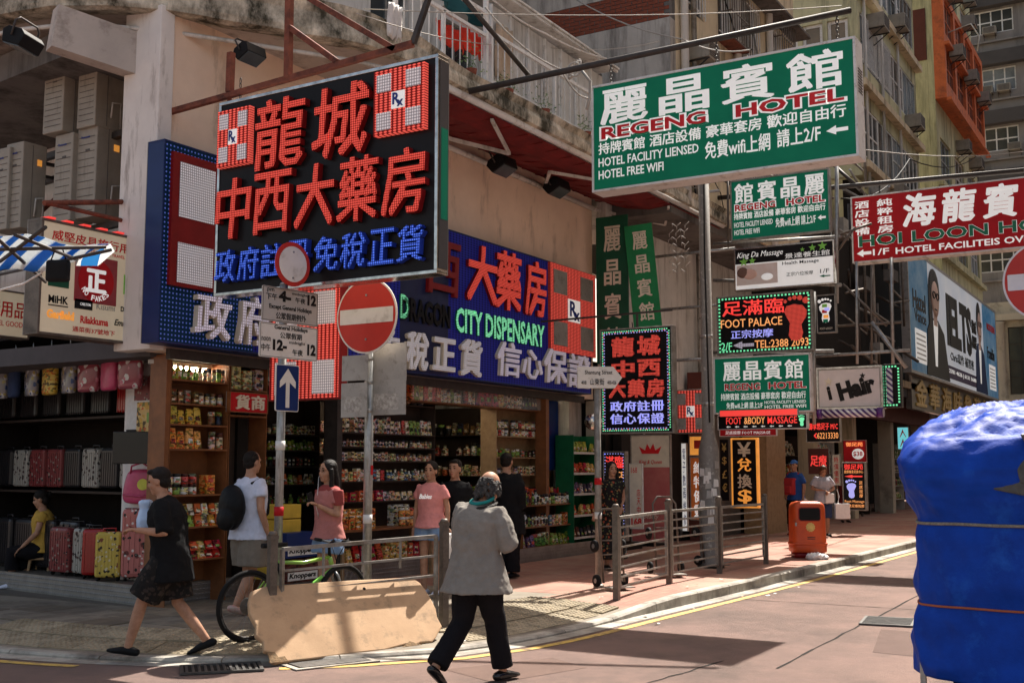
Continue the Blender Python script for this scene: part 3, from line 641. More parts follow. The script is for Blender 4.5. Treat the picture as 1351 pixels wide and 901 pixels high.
# balcony slab with curved corner: mossy fascia, pale soffit
edge = [(24.0, 8.38), (17, 8.38), (12.3, 8.38), (11.5, 8.45), (10.9, 8.7), (10.2, 9.15), (9.5, 9.62), (8.9, 10.05), (8.45, 10.5), (8.15, 11.05), (7.98, 11.8), (8.1, 12.8), (8.6, 14.4), (10.8, 20)]
edge = [tuple(p) for p in catmull(edge, .35)]
s = MB(); inner = [(24, 12), (11, 18)]
poly = edge + [(14, 20), (24, 20)]
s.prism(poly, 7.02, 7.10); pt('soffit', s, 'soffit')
f = MB(); nn = len(edge)
rings = []
for i, p in enumerate(edge):
    a = Vector(edge[max(0, i - 1)]); b = Vector(edge[min(nn - 1, i + 1)]); d = (b - a).normalized(); nr = Vector((-d.y, d.x)) * -1
    if nr.y > 0 and i < 10: nr = -nr
    nr = Vector((d.y, -d.x)) * -1
    q = Vector(p); rr = []
    ct = sm((12.2 - q.x) / 1.6)
    for (o_, z_) in ((.06, 6.80 + .14 * ct), (.14, 6.82 + .14 * ct), (.15, 6.93 + .1 * ct), (.12, 7.0 + .25 * ct), (.16, 7.09 + .3 * ct), (.04, 7.125 + .3 * ct), (-.25, 7.12 + .3 * ct), (-.25, 7.003)):
        j = noise.noise(Vector((q.x * 1.7, q.y * 1.7, z_ * 5))) * .035
        rr.append((q.x + nr.x * (o_ + j), q.y + nr.y * (o_ + j), z_ + j * .5))
    rings.append(rr)
f.loft(rings, True, False); fascia = pt('ledge', f, 'mossy')
m = MB()
m.bar((7.9, 10.78, 6.62), (8.85, 10.42, 6.50), .22, .5); pt('beam', m, 'soffit')
pp = MB(); pp.tube([(e[0] - .0, e[1] + .12, 6.80) for e in edge[10:]], .028, 6); pt('conduit', pp, 'old_white')
# upper storey set back behind the balcony
u = MB(); ops = [(12.6, 13.7, 7.6, 9.3), (14.9, 16.0, 8.3, 10.2), (17.0, 18.2, 8.3, 10.2), (10.4, 11.6, 7.6, 9.6)]
wall_open(u, 'Y', 11.8, .2, 9.5, 19.99, 7.102, 13.5, ops); pt('upper_wall', u, 'old_white')
for o in ops: w_ = window(B1, 'Y', 11.8, *o, fr='galv', nv=2, nh=1); w_.matrix_parent_inverse = Matrix.Translation(-Vector(B1.location))
# balcony railing and enclosure
rl = MB()
for x0, x1, zt in ((9.9, 13.6, 8.0), (13.75, 17.6, 8.1)):
    y = 8.62 if x0 > 13 else 8.62
    a = 11.4 if x0 < 13 else x0
    rl.bar((a, y, zt), (x1, y, zt), .05); rl.bar((a, y, zt - .74), (x1, y, zt - .74), .04)
    k = a
    while k <= x1: rl.bar((k, y, zt - .74), (k, y, zt), .014); k += .19
    rl.bar((a, y, 7.1), (a, y, zt + .02), .05); rl.bar((x1, y, 7.1), (x1, y, zt + .02), .05); rl.bar(((a + x1) / 2, y, 7.1), ((a + x1) / 2, y, zt), .05)
pt('balcony_railing', rl, 'white_metal')
rl = MB(); y = 8.62
rl.bar((11.4, 8.62, 8.35), (13.6, 8.62, 8.35), .05); rl.bar((13.6, 8.62, 7.3), (13.6, 8.62, 9), .06); pt('upper_rail', rl, 'white_metal')
en = MB(); en.box(14.0, 8.85, 7.11, 17.9, 8.89, 8.72); pt('balcony_screen', en, 'old_white')
for k in range(7):
    sp = MB(); sp.box(14.05 + .55 * k, 8.80, 7.5, 14.09 + .55 * k, 8.847, 8.7); pt('screen_post', sp, 'white_metal')
ro = MB(); ro.bar((14, 8.6, 8.8), (18, 8.6, 8.8), .04, .04); ro.box(14, 8.55, 8.83, 18, 9.7, 8.86); pt('screen_roof', ro, 'old_white')
# the roller awning
aw = MB(); N = 22
for k in range(N):
    x0 = 12.15 + (22.6 - 12.15) * k / N; x1 = 12.15 + (22.6 - 12.15) * (k + 1) / N
    pr = []
    for (y, z) in ((8.42, 6.74), (8.9, 6.70), (9.4, 6.78), (9.97, 6.97)):
        pr.append((y, z + .0))
    for (a, b) in zip(pr[:-1], pr[1:]): aw.add([(x0, a[0], a[1]), (x1, a[0], a[1]), (x1, b[0], b[1]), (x0, b[0], b[1])], [(0, 1, 2, 3)])
    if k: aw.bar((x0, 8.45, 6.725), (x0, 9.2, 6.73), .02, .02); aw.bar((x0, 9.2, 6.73), (x0, 9.95, 6.955), .02, .02)
AWN = thing('roller_awning', 'long dark red roller awning with a white front bar over the shop fascia', 'awning', (12.2, 8.4, 6.7))
pt('fabric', aw, 'awning_red', AWN)
ab = MB(); ab.tube([(12.15, 8.36, 6.78), (22.6, 8.36, 6.8)], .055, 10); pt('front_bar', ab, 'white_metal', AWN)
for (x0, x1) in ((13.2, 14.9), (17.6, 16.2), (19.6, 21.0)):
    am = MB(); am.bar((x0, 9.9, 6.74), (x1, 9.0, 6.6), .05); am.bar((x1, 9.0, 6.6), (x0 + .3, 8.45, 6.68), .045); pt('folding_arm', am, 'old_white', AWN)
am = MB(); am.tube([(12.2, 9.92, 6.76), (19.6, 9.92, 6.76)], .05, 8); pt('rear_bar', am, 'old_white', AWN)
# floodlights
def make_flood(label):
    r = thing('floodlight', label, 'floodlight')
    h = MB(); h.prism([(-.13, -.10), (.13, -.10), (.17, .06), (.10, .12), (-.10, .12), (-.17, .06)], -.22, .22, 0); h.build('housing', 'black', r, bevel=.01)
    MB().box(-.20, -.12, -.115, .20, .12, -.102).build('lens', 'lamp_glass', r)
    b = MB(); b.tube([(-.24, 0, 0), (-.25, 0, .2), (-.18, 0, .26), (.18, 0, .26), (.25, 0, .2), (.24, 0, 0)], .014, 6); b.build('yoke', 'dark_steel', r)
    return r
FL = make_flood('dark floodlight hung under the canopy above the air conditioners')
a = P(30, 55, 'Y', 10.3); FL.location = a; FL.rotation_euler = (R(18), 0, R(20)); FL.scale = (.8, .8, .8)
for (uv, yy, lab) in (((330, 72), 9.3, 'dark floodlight mounted above the big black sign'), ((663, 219), 9.45, 'left of the two black floodlights under the red awning'), ((735, 248), 9.45, 'right of the two black floodlights under the red awning')):
    a = P(*uv, 'Y', yy); o = copy_tree(FL, None, a, (R(-28), 0, 0), lab); o['group'] = 'floodlights over the signs'; o.scale = (.72 if uv[0] < 400 else 1,) * 3
FL['group'] = 'floodlights over the signs'
# diamond plate plinth
dp = MB(); A_ = [Vector((19.2, 9.75)), Vector((15.8, 9.75)), Vector((15.8, 9.9)), Vector((9.15, 10.35)), Vector((11.3, 14.8))]
def plate(a, b, z0, z1, name, root):
    m = MB(); d = (b - a); L = d.length; d.normalize(); nrm = Vector((d.y, -d.x))
    if nrm.y > 0.3: nrm = -nrm
    if nrm.x > .5: nrm = -nrm
    c = a - nrm * .03; e = b - nrm * .03
    m.hexa([(a.x, a.y, z0), (b.x, b.y, z0), (e.x, e.y, z0), (c.x, c.y, z0)], [(a.x, a.y, z1), (b.x, b.y, z1), (e.x, e.y, z1), (c.x, c.y, z1)])
    o = m.build(name, 'steel', root); st = MB(); k = .03; i = 0
    while k < L:
        for r in range(4):
            z = z0 + .03 + r * .055; p = a + d * (k + (.02 if r % 2 else 0)) + nrm * .002; q = .018
            c0 = Vector((p.x, p.y, z)); D = Vector((d.x, d.y, 0)); Nn = Vector((nrm.x, nrm.y, 0)); U = Vector((0, 0, 1))
            st.add([c0 - D * q, c0 - U * .012, c0 + D * q, c0 + U * .012, c0 + Nn * .007], [(0, 1, 4), (1, 2, 4), (2, 3, 4), (3, 0, 4)])
        k += .05
    st.build('tread_pattern', 'steel', o, kind='stuff')
DP = thing('diamond_plate_plinth', 'low chequered steel plinth running below the shop displays', 'plinth', (0, 0, .13))
DP.location = (0, 0, 0)
for a, b in ((A_[0], A_[1]), (Vector((15.0, 9.98)), Vector((9.15, 10.35))), (A_[3], Vector((9.15 + .124 * 12, 10.35 + .992 * 12)))): plate(a, b, .13, .36, 'plate_strip', DP)

# ---- building 2: grey end wall with a brick band, cream street face with pipes
B2 = thing('cream_tenement', 'old grey and cream tenement with pipes and air conditioners behind the big hotel sign', 'building')
m = MB(); ops = [(8.75, 9.5, 7.4, 8.5)]
wall_open(m, 'X', 20, .25, 8.4, 14, 6.9, 10.5, []); wall_open(m, 'X', 20, .25, 8.4, 14, 11.15, 19, []); m.build('end_wall', 'grey_render', B2)
brick = MB().box(0, 0, 0, .012, .215, .068).mesh('brick', 'brick_red')
m = MB().box(20.01, 8.4, 10.5, 20.25, 14, 11.15); m.build('brick_bed', 'dark_render', B2)
for r in range(8):
    for k in range(14):
        y = 8.42 + k * .235 + (.11 if r % 2 else 0); o = link('brick', brick, B2); o.location = (19.998, y, 10.51 + r * .08)
m = MB(); ops = [(20.9 + 1.75 * k, 21.8 + 1.75 * k, z, z + 1.5) for z in (7.8, 11.0, 14.2) for k in range(4)]
wall_open(m, 'Y', 8.4, .25, 20.26, 28.2, 6.9, 19, ops); m.build('street_wall', 'cream_wall', B2)
for o in ops: window(B2, 'Y', 8.4, *o, nv=2, fr='galv', bars=(o[2] < 12), pane='glass_brown')
m = MB(); m.box(20.3, 13.7, 6.9, 28.2, 14, 19); m.box(28.0, 8.66, 6.9, 28.2, 13.7, 19); m.build('rear_wall', 'grey_render', B2)
m = MB(); m.box(19.9, 8.3, 19, 28.4, 14.1, 19.25); m.build('roof', 'dark_render', B2)
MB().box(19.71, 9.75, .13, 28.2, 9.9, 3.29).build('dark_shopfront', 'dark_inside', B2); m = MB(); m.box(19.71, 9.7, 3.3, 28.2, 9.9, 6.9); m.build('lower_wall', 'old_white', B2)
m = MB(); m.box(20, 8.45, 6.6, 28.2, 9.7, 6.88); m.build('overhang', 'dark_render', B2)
m = MB()
m.box(19.6, 9.9, 7.0, 20.0, 11.3, 9.6); m.build('stair_hood', 'dark_render', B2)
for i, x in enumerate((20.5, 21.0, 23.6, 24.0, 25.9)):
    p = MB(); p.tube([(x, 8.30, 6.9), (x, 8.30, 13), (x + .05, 8.30, 18.8)], .06 if i % 2 else .085, 8); p.build('drain_pipe', 'galv_dull' if i % 2 else 'old_white', B2)
    if i < 4:
        p = MB(); p.tube([(x, 8.3, 8.3 + i * .35), (x + .6, 8.28, 8.1 + i * .35), (x + 1.6, 8.3, 8.05 + i * .35)], .04, 6); p.build('branch_pipe', 'old_white', B2)
for x, z, lab in ((22.4, 9.5, 'window air conditioner on the cream facade just above the big hotel sign'), (25.2, 9.4, 'window air conditioner on the cream facade beyond the drain pipes'), (21.2, 9.9, 'boxy air conditioner at the near corner of the cream facade'), (27.1, 9.9, 'window air conditioner at the far end of the cream facade')): ac(x, 8.4, z, 0, lab, 1.1)
for z in (9.35, 12.6): MB().box(20.3, 7.9, z, 28, 8.38, z + .06).build('window_hood', 'dark_render', B2)

# ---- building A: yellow green, strip windows
BA = thing('green_tenement', 'yellow green painted tenement with long strip windows to the right of the hotel sign', 'building')
m = MB(); ops = []
for z in (11.4, 14.4, 17.4, 20.4): ops.append((35.3, 43.5, z, z + 1.65))
wall_open(m, 'Y', 8.4, .25, 35, 43.7, 10.7, 26, ops); m.build('street_wall', 'green_wall', BA)
for k, o in enumerate(ops):
    for j in range(4):
        x0 = o[0] + 2.05 * j; window(BA, 'Y', 8.4, x0 + .01, x0 + 2.03, o[2], o[3], nv=3, nh=(0 if j % 2 else 1), fr='galv' if (j + k) % 3 else 'white_metal', pane=['glass_dark', 'glass_light', 'glass_brown'][(j * 2 + k) % 3], rec=.02, bars=(k == 1 and j < 2))
m = MB(); eo = [(8.7, 9.35, z + .15, z + 1.4) for z in (11.4, 14.4, 17.4)] + [(9.5, 10.15, z + .15, z + 1.4) for z in (14.4, 17.4)] + [(10.3, 10.95, z + .15, z + 1.4) for z in (14.4, 17.4)]
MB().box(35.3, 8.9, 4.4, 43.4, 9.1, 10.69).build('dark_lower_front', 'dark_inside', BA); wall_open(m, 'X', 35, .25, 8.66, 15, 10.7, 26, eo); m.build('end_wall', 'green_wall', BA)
for o in eo: window(BA, 'X', 35, *o, nv=1, nh=0, pane='glass_brown', fr='white_metal', t=.1)
for z in (4.4, 10.9, 13.5, 16.6, 19.6): MB().box(34.85, 8.15 if z > 5 else 8.3, z, 43.8, 8.397, z + .22).build('string_course', 'cream_wall', BA)
m = MB(); m.box(43.5, 8.66, 4.4, 43.7, 15, 26); m.build('far_wall', 'green_wall', BA)
MB().box(34.8, 8.2, 26, 43.9, 15, 26.3).build('roof', 'dark_render', BA)
for x, z, lab in ((36.6, 15.8, 'window air conditioner high on the green tenement near its corner'), (41.9, 13.9, 'air conditioner on the green tenement near its far edge, above the lower strip window'), (39.8, 16.9, 'air conditioner high in the middle of the green tenement'), (38.6, 10.6, 'air conditioner low on the green tenement')): ac(x, 8.4, z, 0, lab, 1.35)
for x in (35.6, 37.9, 40.4): p = MB(); p.tube([(x, 8.33, 4.6), (x, 8.33, 26)], .05, 6); p.build('drain_pipe', 'old_white', BA)
# ---- building B: orange bays
BB = thing('orange_bay_tenement', 'pale green tenement with bright orange painted bays and side wall in maroon', 'building')
m = MB(); ops = []
for z in (10.6, 13.6, 21.6, 24.6):
    for x in (48.3, 51.5, 54.7): ops.append((x, x + 2.3, z, z + 1.7))
wall_open(m, 'Y', 8.4, .25, 47.6, 57.6, 4.4, 30, ops); m.build('street_wall', 'green_wall', BB)
for k, o in enumerate(ops): window(BB, 'Y', 8.4, *o, nv=3, nh=1, fr='galv' if k % 2 else 'white_metal', pane=['glass_dark', 'glass_brown', 'glass_light'][k % 3])
m = MB(); wall_open(m, 'X', 47.6, .25, 8.66, 13, 4.4, 30, [(9.1, 9.7, z, z + 1.6) for z in (11, 14.2)]); m.build('end_wall', 'green_wall', BB)
for z in (11, 14.2): window(BB, 'X', 47.6, 9.1, 9.7, z, z + 1.6, nv=1)
MB().box(47.56, 8.66, 18.4, 47.597, 11, 20.6).build('painted_panel', 'maroon_wall', BB)
m = MB(); ops = [(47.9 + 2.45 * k, 49.9 + 2.45 * k, z, z + 1.5) for z in (17.4, 19.5) for k in range(4)]
wall_open(m, 'Y', 7.95, .12, 47.6, 57.6, 16.7, 21.3, ops); m.box(47.6, 8.07, 16.7, 57.6, 8.397, 16.8); m.box(47.6, 8.07, 16.81, 47.7, 8.397, 21.3); m.box(57.5, 8.07, 16.81, 57.6, 8.397, 21.3); m.build('orange_bay', 'orange_paint', BB)
for o in ops: window(BB, 'Y', 7.95, *o, nv=2, nh=1, fr='orange_paint', pane='glass_dark')
for z in (16.55, 18.9): MB().box(47.5, 7.75, z, 57.7, 7.945, z + .12).build('cornice', 'orange_paint', BB)
for z in (10.1, 13.1): MB().box(47.5, 8.2, z, 57.7, 8.397, z + .2).build('string_course', 'green_wall', BB)
MB().box(57.4, 8.66, 4.4, 57.6, 13, 30).build('far_wall', 'green_wall', BB); MB().box(47.4, 8.2, 30, 57.8, 13, 30.3).build('roof', 'dark_render', BB)
q = 0
for z, y in ((18.7, 7.95), (15.6, 8.4), (12.7, 8.4), (23.6, 8.4), (21.2, 7.95)):
    for x in (48.9, 52.4, 55.8):
        q += 1
        if q in (4, 15): continue
        ac(x, y, z, 0, '%s air conditioner on the orange bay tenement, %s' % (['nearest', 'middle', 'farthest'][int((x - 48) / 3.2)], {18.7: 'between the two rows of orange windows', 15.6: 'just under the orange bays', 12.7: 'low over the red sign', 23.6: 'above the orange bays', 21.2: 'on top of the orange bays'}[z]), 1.35)
ba = MB(); ba.tube([(48.2, 7.9, 19.6), (48.2, 7.0, 19.8), (48.2, 6.7, 19.2), (48.2, 6.8, 18.6)], .03, 6); ba.build('curved_pipe', 'old_white', BB)
# ---- tower at the end
T_ = thing('grey_tower', 'dark grey tower block closing the view on the right above a cream stone base', 'building')
m = MB(); ops = []
for fl in range(12):
    z = 10.9 + 3.35 * fl + 1.4
    for y in (8.0, 5.0, 2.0): ops.append((y - .6, y + 1.7, z, z + 1.35))
wall_open(m, 'X', 66, .3, -2, 12, 10.6, 52, ops); m.build('wall', 'tower_wall', T_)
for k, o in enumerate(ops): window(T_, 'X', 66, *o, nv=4, nh=1, fr='white_metal', pane='glass_light' if k % 2 else 'glass_dark', t=.07)
for fl in range(12):
    z = 10.9 + 3.35 * fl + 1.4
    MB().box(65.5, 1, z + 1.45, 65.997, 10, z + 2.2).build('sun_hood', 'tower_dark', T_)
    MB().box(65.8, -2, z - .55, 65.997, 12, z - .45).build('ledge', 'tower_wall', T_)
for k in range(8): MB().box(65.7, 10.3, 11 + k * 4, 65.997, 10.6, 14.5 + k * 4).build('downpipe_box', 'tower_dark', T_)
q = 0
for fl, y in ((1, 8.4), (1, 7.5), (3, 8.9), (3, 8.0), (2, 7.6), (4, 8.6)):
    q += 1; ac(66, y, 10.9 + 3.35 * fl + 1.25, -PI / 2, 'outdoor unit below a window of the grey tower, storey %s, %s' % (['lowest', 'second', 'third', 'fourth', 'fifth'][fl], 'left' if y > 8.2 else 'right'), 1.2)
m = MB(); ops = [(7.2, 8.4, 5.6, 9.2), (4.0, 6.2, 5.6, 9.2), (1, 3.2, 5.6, 9.2)]
wall_open(m, 'X', 65.6, .3, -2, 12, 3.8, 10.58, ops); m.build('stone_base', 'stone_cream', T_)
for o in ops: window(T_, 'X', 65.6, *o, nv=2, nh=3, fr='dark_steel')
for y in (8.9, 6.7, 3.6): c = MB(); c.lathe([(.42, 5.1), (.36, 5.3), (.34, 9.3), (.44, 9.5)], (65.5, y, 0), 14); c.build('column', 'stone_cream', T_)
for z in (5.0, 9.55): MB().box(65.2, -2, z, 65.597, 12, z + .35).build('cornice', 'stone_cream', T_)
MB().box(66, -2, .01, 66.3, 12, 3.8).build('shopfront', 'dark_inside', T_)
MB().box(65.4, -2, 52, 80, 12, 52.4).build('roof', 'tower_dark', T_); MB().box(66.31, 11.7, 0, 80, 12, 52).build('side_wall', 'tower_wall', T_)
# ---- ground floor of the far side of the pavement: dark shop bays between piers
SH = thing('far_shop_row', 'row of dark open shops under the tenements along the sunny pavement', 'building')
MB().box(28.2, 9.6, .13, 28.6, 10.0, 4.4).build('pier', 'cream_wall', SH)
for x in (32.0, 36.3, 41.5, 47.0, 53.0): MB().box(x, 9.3, .13, x + .45, 9.75, 4.3).build('pier', 'stone_cream' if x > 40 else 'cream_wall', SH)
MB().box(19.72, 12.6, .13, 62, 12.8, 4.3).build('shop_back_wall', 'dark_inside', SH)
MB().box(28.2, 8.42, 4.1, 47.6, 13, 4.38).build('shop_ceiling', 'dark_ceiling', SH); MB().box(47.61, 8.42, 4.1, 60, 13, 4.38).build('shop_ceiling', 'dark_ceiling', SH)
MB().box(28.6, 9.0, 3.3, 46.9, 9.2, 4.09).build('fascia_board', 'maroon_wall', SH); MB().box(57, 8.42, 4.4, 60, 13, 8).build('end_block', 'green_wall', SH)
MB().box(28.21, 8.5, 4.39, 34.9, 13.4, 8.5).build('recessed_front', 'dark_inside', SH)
# ---- the other side of the street (outside the frame, but part of the place)
for lab, x0, y0, x1, y1, h, m_, fx in (('pale tenement across the road on the right', 13, -14, 34, -4.5, 22, 'cream_wall', 'Y'), ('grey tenement farther down on the right', 35, -14, 58, -4.5, 26, 'grey_render', 'Y')):
    o_ = thing('street_building', lab, 'building', (x0, y0, 0)); q = MB(); q.box(.05, .05, 3.8, x1 - x0 - .05, y1 - y0 - .05, h); q.build('wall', m_, o_); q = MB(); q.box(.6, .6, 0, x1 - x0 - .6, y1 - y0 - .6, 3.79); q.build('shop_storey', 'dark_render', o_); MB().box(0, 0, h + .01, x1 - x0, y1 - y0, h + .4).build('roof', 'dark_render', o_)
    for z in range(5, int(h) - 2, 3):
        if fx == 'Y' and y0 < 0:
            for k in range(int((x1 - x0) / 3)): MB().box(.8 + 3 * k, y1 - y0 - .04, z, 2.6 + 3 * k, y1 - y0 - .02, z + 1.5).build('window', 'glass_dark', o_)
        elif fx == 'X':
            for k in range(int((y1 - y0) / 3)): MB().box(x1 - x0 - .04, .8 + 3 * k, z, x1 - x0 - .02, 2.6 + 3 * k, z + 1.5).build('window', 'glass_dark', o_)
        else:
            for k in range(int((x1 - x0) / 3)): MB().box(.8 + 3 * k, .02, z, 2.6 + 3 * k, .04, z + 1.5).build('window', 'glass_dark', o_)

# ================================================================ SIGNS
def cross_badge(root, x, y, w_, h_, z=.0, red='led_field_red', white='led_field_white', rx=True, d=.05, side='red_side', rxm='letter_blue'):
    bd = MB().box(x, y, z + .001, x + w_, y + h_, z + d); b = bd.build('badge', red, root)
    a, c = w_ * .07, h_ * .07; pw, ph = w_ * .28, h_ * .27
    for i, (px_, py_) in enumerate(((x + a, y + c), (x + w_ - a - pw, y + c), (x + a, y + h_ - c - ph), (x + w_ - a - pw, y + h_ - c - ph))):
        MB().box(px_, py_, z + d + .001, px_ + pw, py_ + ph, z + d + .012).build('white_panel', white, b)
    if rx:
        MB().box(x + w_ * .37, y + h_ * .37, z + d + .001, x + w_ * .63, y + h_ * .63, z + d + .014).build('centre_panel', 'letter_white', b)
        text(b, 'R', x + w_ * .40, y + h_ * .43, x + w_ * .54, y + h_ * .61, rxm, z + d + .015, .008, .02)
        text(b, 'x', x + w_ * .49, y + h_ * .39, x + w_ * .61, y + h_ * .49, rxm, z + d + .015, .008, .02)
    return b
# --- the big black LED sign across the pavement
bs, W, H = board('pharmacy_hanging_sign', 'large black hanging sign with raised red and blue LED characters and two red cross badges', 'sign', 'X', 8.8, (293, 140), (573, 356), 'sign_black', .17, 'chrome', .035)
MB().box(W + .036, .02, -.165, W + .042, H - .02, -.02).build('side_panel', 'tower_dark', bs)
tx = MB(); tx.box(W + .0425, .5, -.15, W + .046, 1.4, -.04); tx.build('side_advert', 'sign_green', bs)
D = .075
def big(s, x0, x1, y0, y1, m, sd, off=.018):
    return text(bs, s, x0 * W, y0 * H, x1 * W, y1 * H, m, .003, D, off, sd, shear=.08, name='character')
cross_badge(bs, .005 * W, .655 * H, .165 * W, .30 * H, d=.07)
cross_badge(bs, .755 * W, .665 * H, .215 * W, .315 * H, d=.07)
big('龍', .20, .445, .60, .99 - .03, 'led_red', 'red_side'); big('城', .475, .735, .60, .96, 'led_red', 'red_side')
for i, ch in enumerate('中西大藥房'):
    x = .005 + .197 * i; big(ch, x, x + .185, .27, .585, 'led_red', 'red_side', .02)
for i, ch in enumerate('政府註冊'):
    x = .01 + .118 * i; big(ch, x, x + .108, .045, .215, 'led_blue', 'blue_side', .018)
for i, ch in enumerate('免稅正貨'):
    x = .495 + .122 * i; big(ch, x, x + .112, .045, .215, 'led_blue', 'blue_side', .018)
# rusty frame it hangs from
FR = thing('rusty_sign_frame', 'rusty angle iron frame carrying the big black pharmacy sign', 'frame', (8.85, 9.9, 5.8))
def fb(a, b, w_=.06, m='rust', root=FR, name='bar'):
    q = MB(); q.bar(Vector(a) - Vector(root.location), Vector(b) - Vector(root.location), w_); return q.build(name, m, root)
X = 8.95; p0 = P(305, 124, 'X', X); p1_ = P(545, 58, 'X', X); fb((X, 10.0, p0.z - .05), p1_); fb(P(380, 104, 'X', X), P(383, -60, 'X', X), .07)
fb(P(380, 35, 'X', X), P(445, 82, 'X', X)); fb(P(397, -8, 'X', X), P(522, 66, 'X', X)); fb(P(303, 122, 'X', X), P(305, 70, 'X', X), .07)
fb(P(545, 58, 'X', X), P(575, -30, 'X', X), .05, 'dark_steel')
fb(P(303, 124, 'X', X) , (X + .9, 9.98, 5.6), .05)
ch = MB()
for k in range(5): ch.tube([Vector((8.95, 8.9, 5.98 - k * .06)) + Vector((math.cos(t) * .012 * (k % 2), math.cos(t) * .012 * ((k + 1) % 2), math.sin(t) * .035)) for t in [i * PI / 4 for i in range(8)]], .006, 4, closed=True)
ch.build('hanger_chain', 'dark_steel', FR, loc=(-FR.location.x, -FR.location.y, -FR.location.z))
# --- the blue fascia sign along the wall
fs_, W, H = board('pharmacy_fascia_sign', 'long blue LED fascia sign with red, green and white lettering above the pharmacy', 'sign', 'Y', 9.7, (218, 186), (779, 519), 'led_field_lines', .25, 'road_blue', .02)
X0 = fs_.location.x; Z0 = fs_.location.z
def L(u, v): q = P(u, v, 'Y', 9.7); return q.x - X0, q.z - Z0
MB().box(.0, .002, .0015, L(345, 0)[0], H - .002, .006).build('left_field', 'led_field_blue', fs_)
MB().box(L(532, 0)[0], .002, .0015, L(594, 0)[0], H - .002, .004).build('unlit_field', mat('unlit_field', (.012, .02, .07), rough=.4), fs_)
def chars(s, boxes, m, sd, dep=.06, off=.022):
    for ch, (u0, v0, u1, v1) in zip(s, boxes):
        a, b = L(u0, v1), L(u1, v0); c1, c2 = L((u0 + u1) / 2, v0)[1], L((u0 + u1) / 2, v1)[1]
        text(fs_, ch, a[0], c2, b[0], c1, m, .007, dep, off, sd, shear=.05, name='character')
a, b = L(232, 0)[0], L(289, 0)[0]
lb = MB().box(a, L(0, 0)[1] * 0 + H * .28, .007, b, H * .955, .05).build('left_badge', 'red_side', fs_)
for (y0, y1) in ((H * .63, H * .91), (H * .30, H * .50)): MB().box(a + .10, y0, .051, b - .03, y1, .06).build('white_panel', 'led_white', lb)
chars('政府', [(250, 388, 300, 448), (308, 392, 350, 456)], 'led_lilac', 'letter_cream', .08)
chars('註冊', [(352, 395, 400, 462), (410, 400, 455, 470)], 'led_lilac', 'letter_cream', .08)
chars('免', [(490, 430, 525, 485)], 'led_white', 'letter_cream')
chars('稅正貨', [(531, 438, 562, 489), (566, 446, 597, 490), (603, 448, 633, 497)], 'led_white', 'letter_cream', .06, .04)
chars('信心保證', [(652, 452, 684, 497), (685, 462, 712, 500), (714, 461, 744, 506), (747, 468, 775, 512)], 'led_lilac', 'letter_cream', .06, .028)
chars('龍城中西', [(300, 250, 345, 330), (360, 270, 410, 345), (470, 310, 515, 375), (560, 318, 604, 390)], 'red_side', 'red_side', .06)
chars('大藥房', [(612, 325, 652, 400), (650, 333, 684, 410), (689, 345, 717, 418)], 'led_red', 'red_side', .06, .028)
def word(s, u0, u1, vt0, vb0, m, sd):
    a, b = L(u0, vb0), L(u1, vb0); t = L(u0, vt0); text(fs_, s, a[0], a[1], b[0], t[1], m, .007, .03, .03, sd)
word('DRAGON', 527, 592, 390, 422, 'black', 'black'); word('D', 526, 537, 388, 420, 'led_green', 'letter_green')
word('CITY DISPENSARY', 599, 716, 405, 438, 'led_green', 'letter_green')
a, b = L(721, 0)[0], L(779, 0)[0]
cross_badge(fs_, a, H * .30, b - a, H * .70, z=.006, red='led_field_red', white='plate_back', d=.05)
# --- red and white cross on the pavement side, facing the junction
cs, W, H = board('cross_lightbox', 'red and white LED cross lightbox behind the parking plates', 'sign', 'X', 9.75, (360, 385), (447, 524), 'led_field_red', .12, 'red_side', .015)
for (x, y) in ((.07, .66), (.62, .66), (.07, .04), (.62, .04)): MB().box(x * W, y * H, .001, (x + .31) * W, (y + .30) * H, .012).build('white_panel', 'led_field_white', cs)
cs.rotation_euler = (PI / 2, 0, -PI / 2); fbx = MB(); fbx.bar((W * .5, H, -.06), (W * .5, H + .28, -.06), .04); fbx.build('hanger', 'rust', cs)

# --- hotel sign over the road
def hotel(root, W, H, s=1, rev=False, big=True):
    t = dict(z=.002, depth=.006)
    nm = '館賓晶麗' if rev else '麗晶賓館'
    for i, c in enumerate(nm): text(root, c, W * (.03 + .245 * i), H * .615, W * (.03 + .245 * i + .20), H * .955, 'letter_white', off=.022, name='character', **t)
    if big:
        text(root, 'REGENG', W * .024, H * .465, W * .471, H * .61, 'letter_white', .0015, .002, .08); text(root, 'HOTEL', W * .564, H * .465, W * .976, H * .61, 'letter_white', .0015, .002, .08)
    text(root, 'REGENG', W * .033, H * .48, W * .46, H * .595, 'letter_red', .004, .005, .03); text(root, 'HOTEL', W * .575, H * .48, W * .965, H * .595, 'letter_red', .004, .005, .03)
    y0, y1 = .335, .45
    text(root, '持牌賓館', W * .02, H * y0, W * .215, H * y1, 'letter_white', off=.012, **t); text(root, '酒店設備', W * .235, H * y0, W * .44, H * y1, 'letter_white', off=.012, **t)
    text(root, '豪華套房', W * .46, H * y0, W * .67, H * y1, 'letter_white', off=.012, **t); text(root, '歡迎自由行', W * .69, H * y0, W * .97, H * y1, 'letter_white', off=.012, **t)
def arrow(root, x0, y0, x1, y1, m, z=.002, d=.005):
    h = (y1 - y0) / 2; c = (y0 + y1) / 2; q = MB(); hx = x0 + (x1 - x0) * .45
    q.prism([(x0, c), (hx, y0), (hx, c - h * .4), (x1, c - h * .4), (x1, c + h * .4), (hx, c + h * .4), (hx, y1)], z, z + d); return q.build('arrow', m, root)
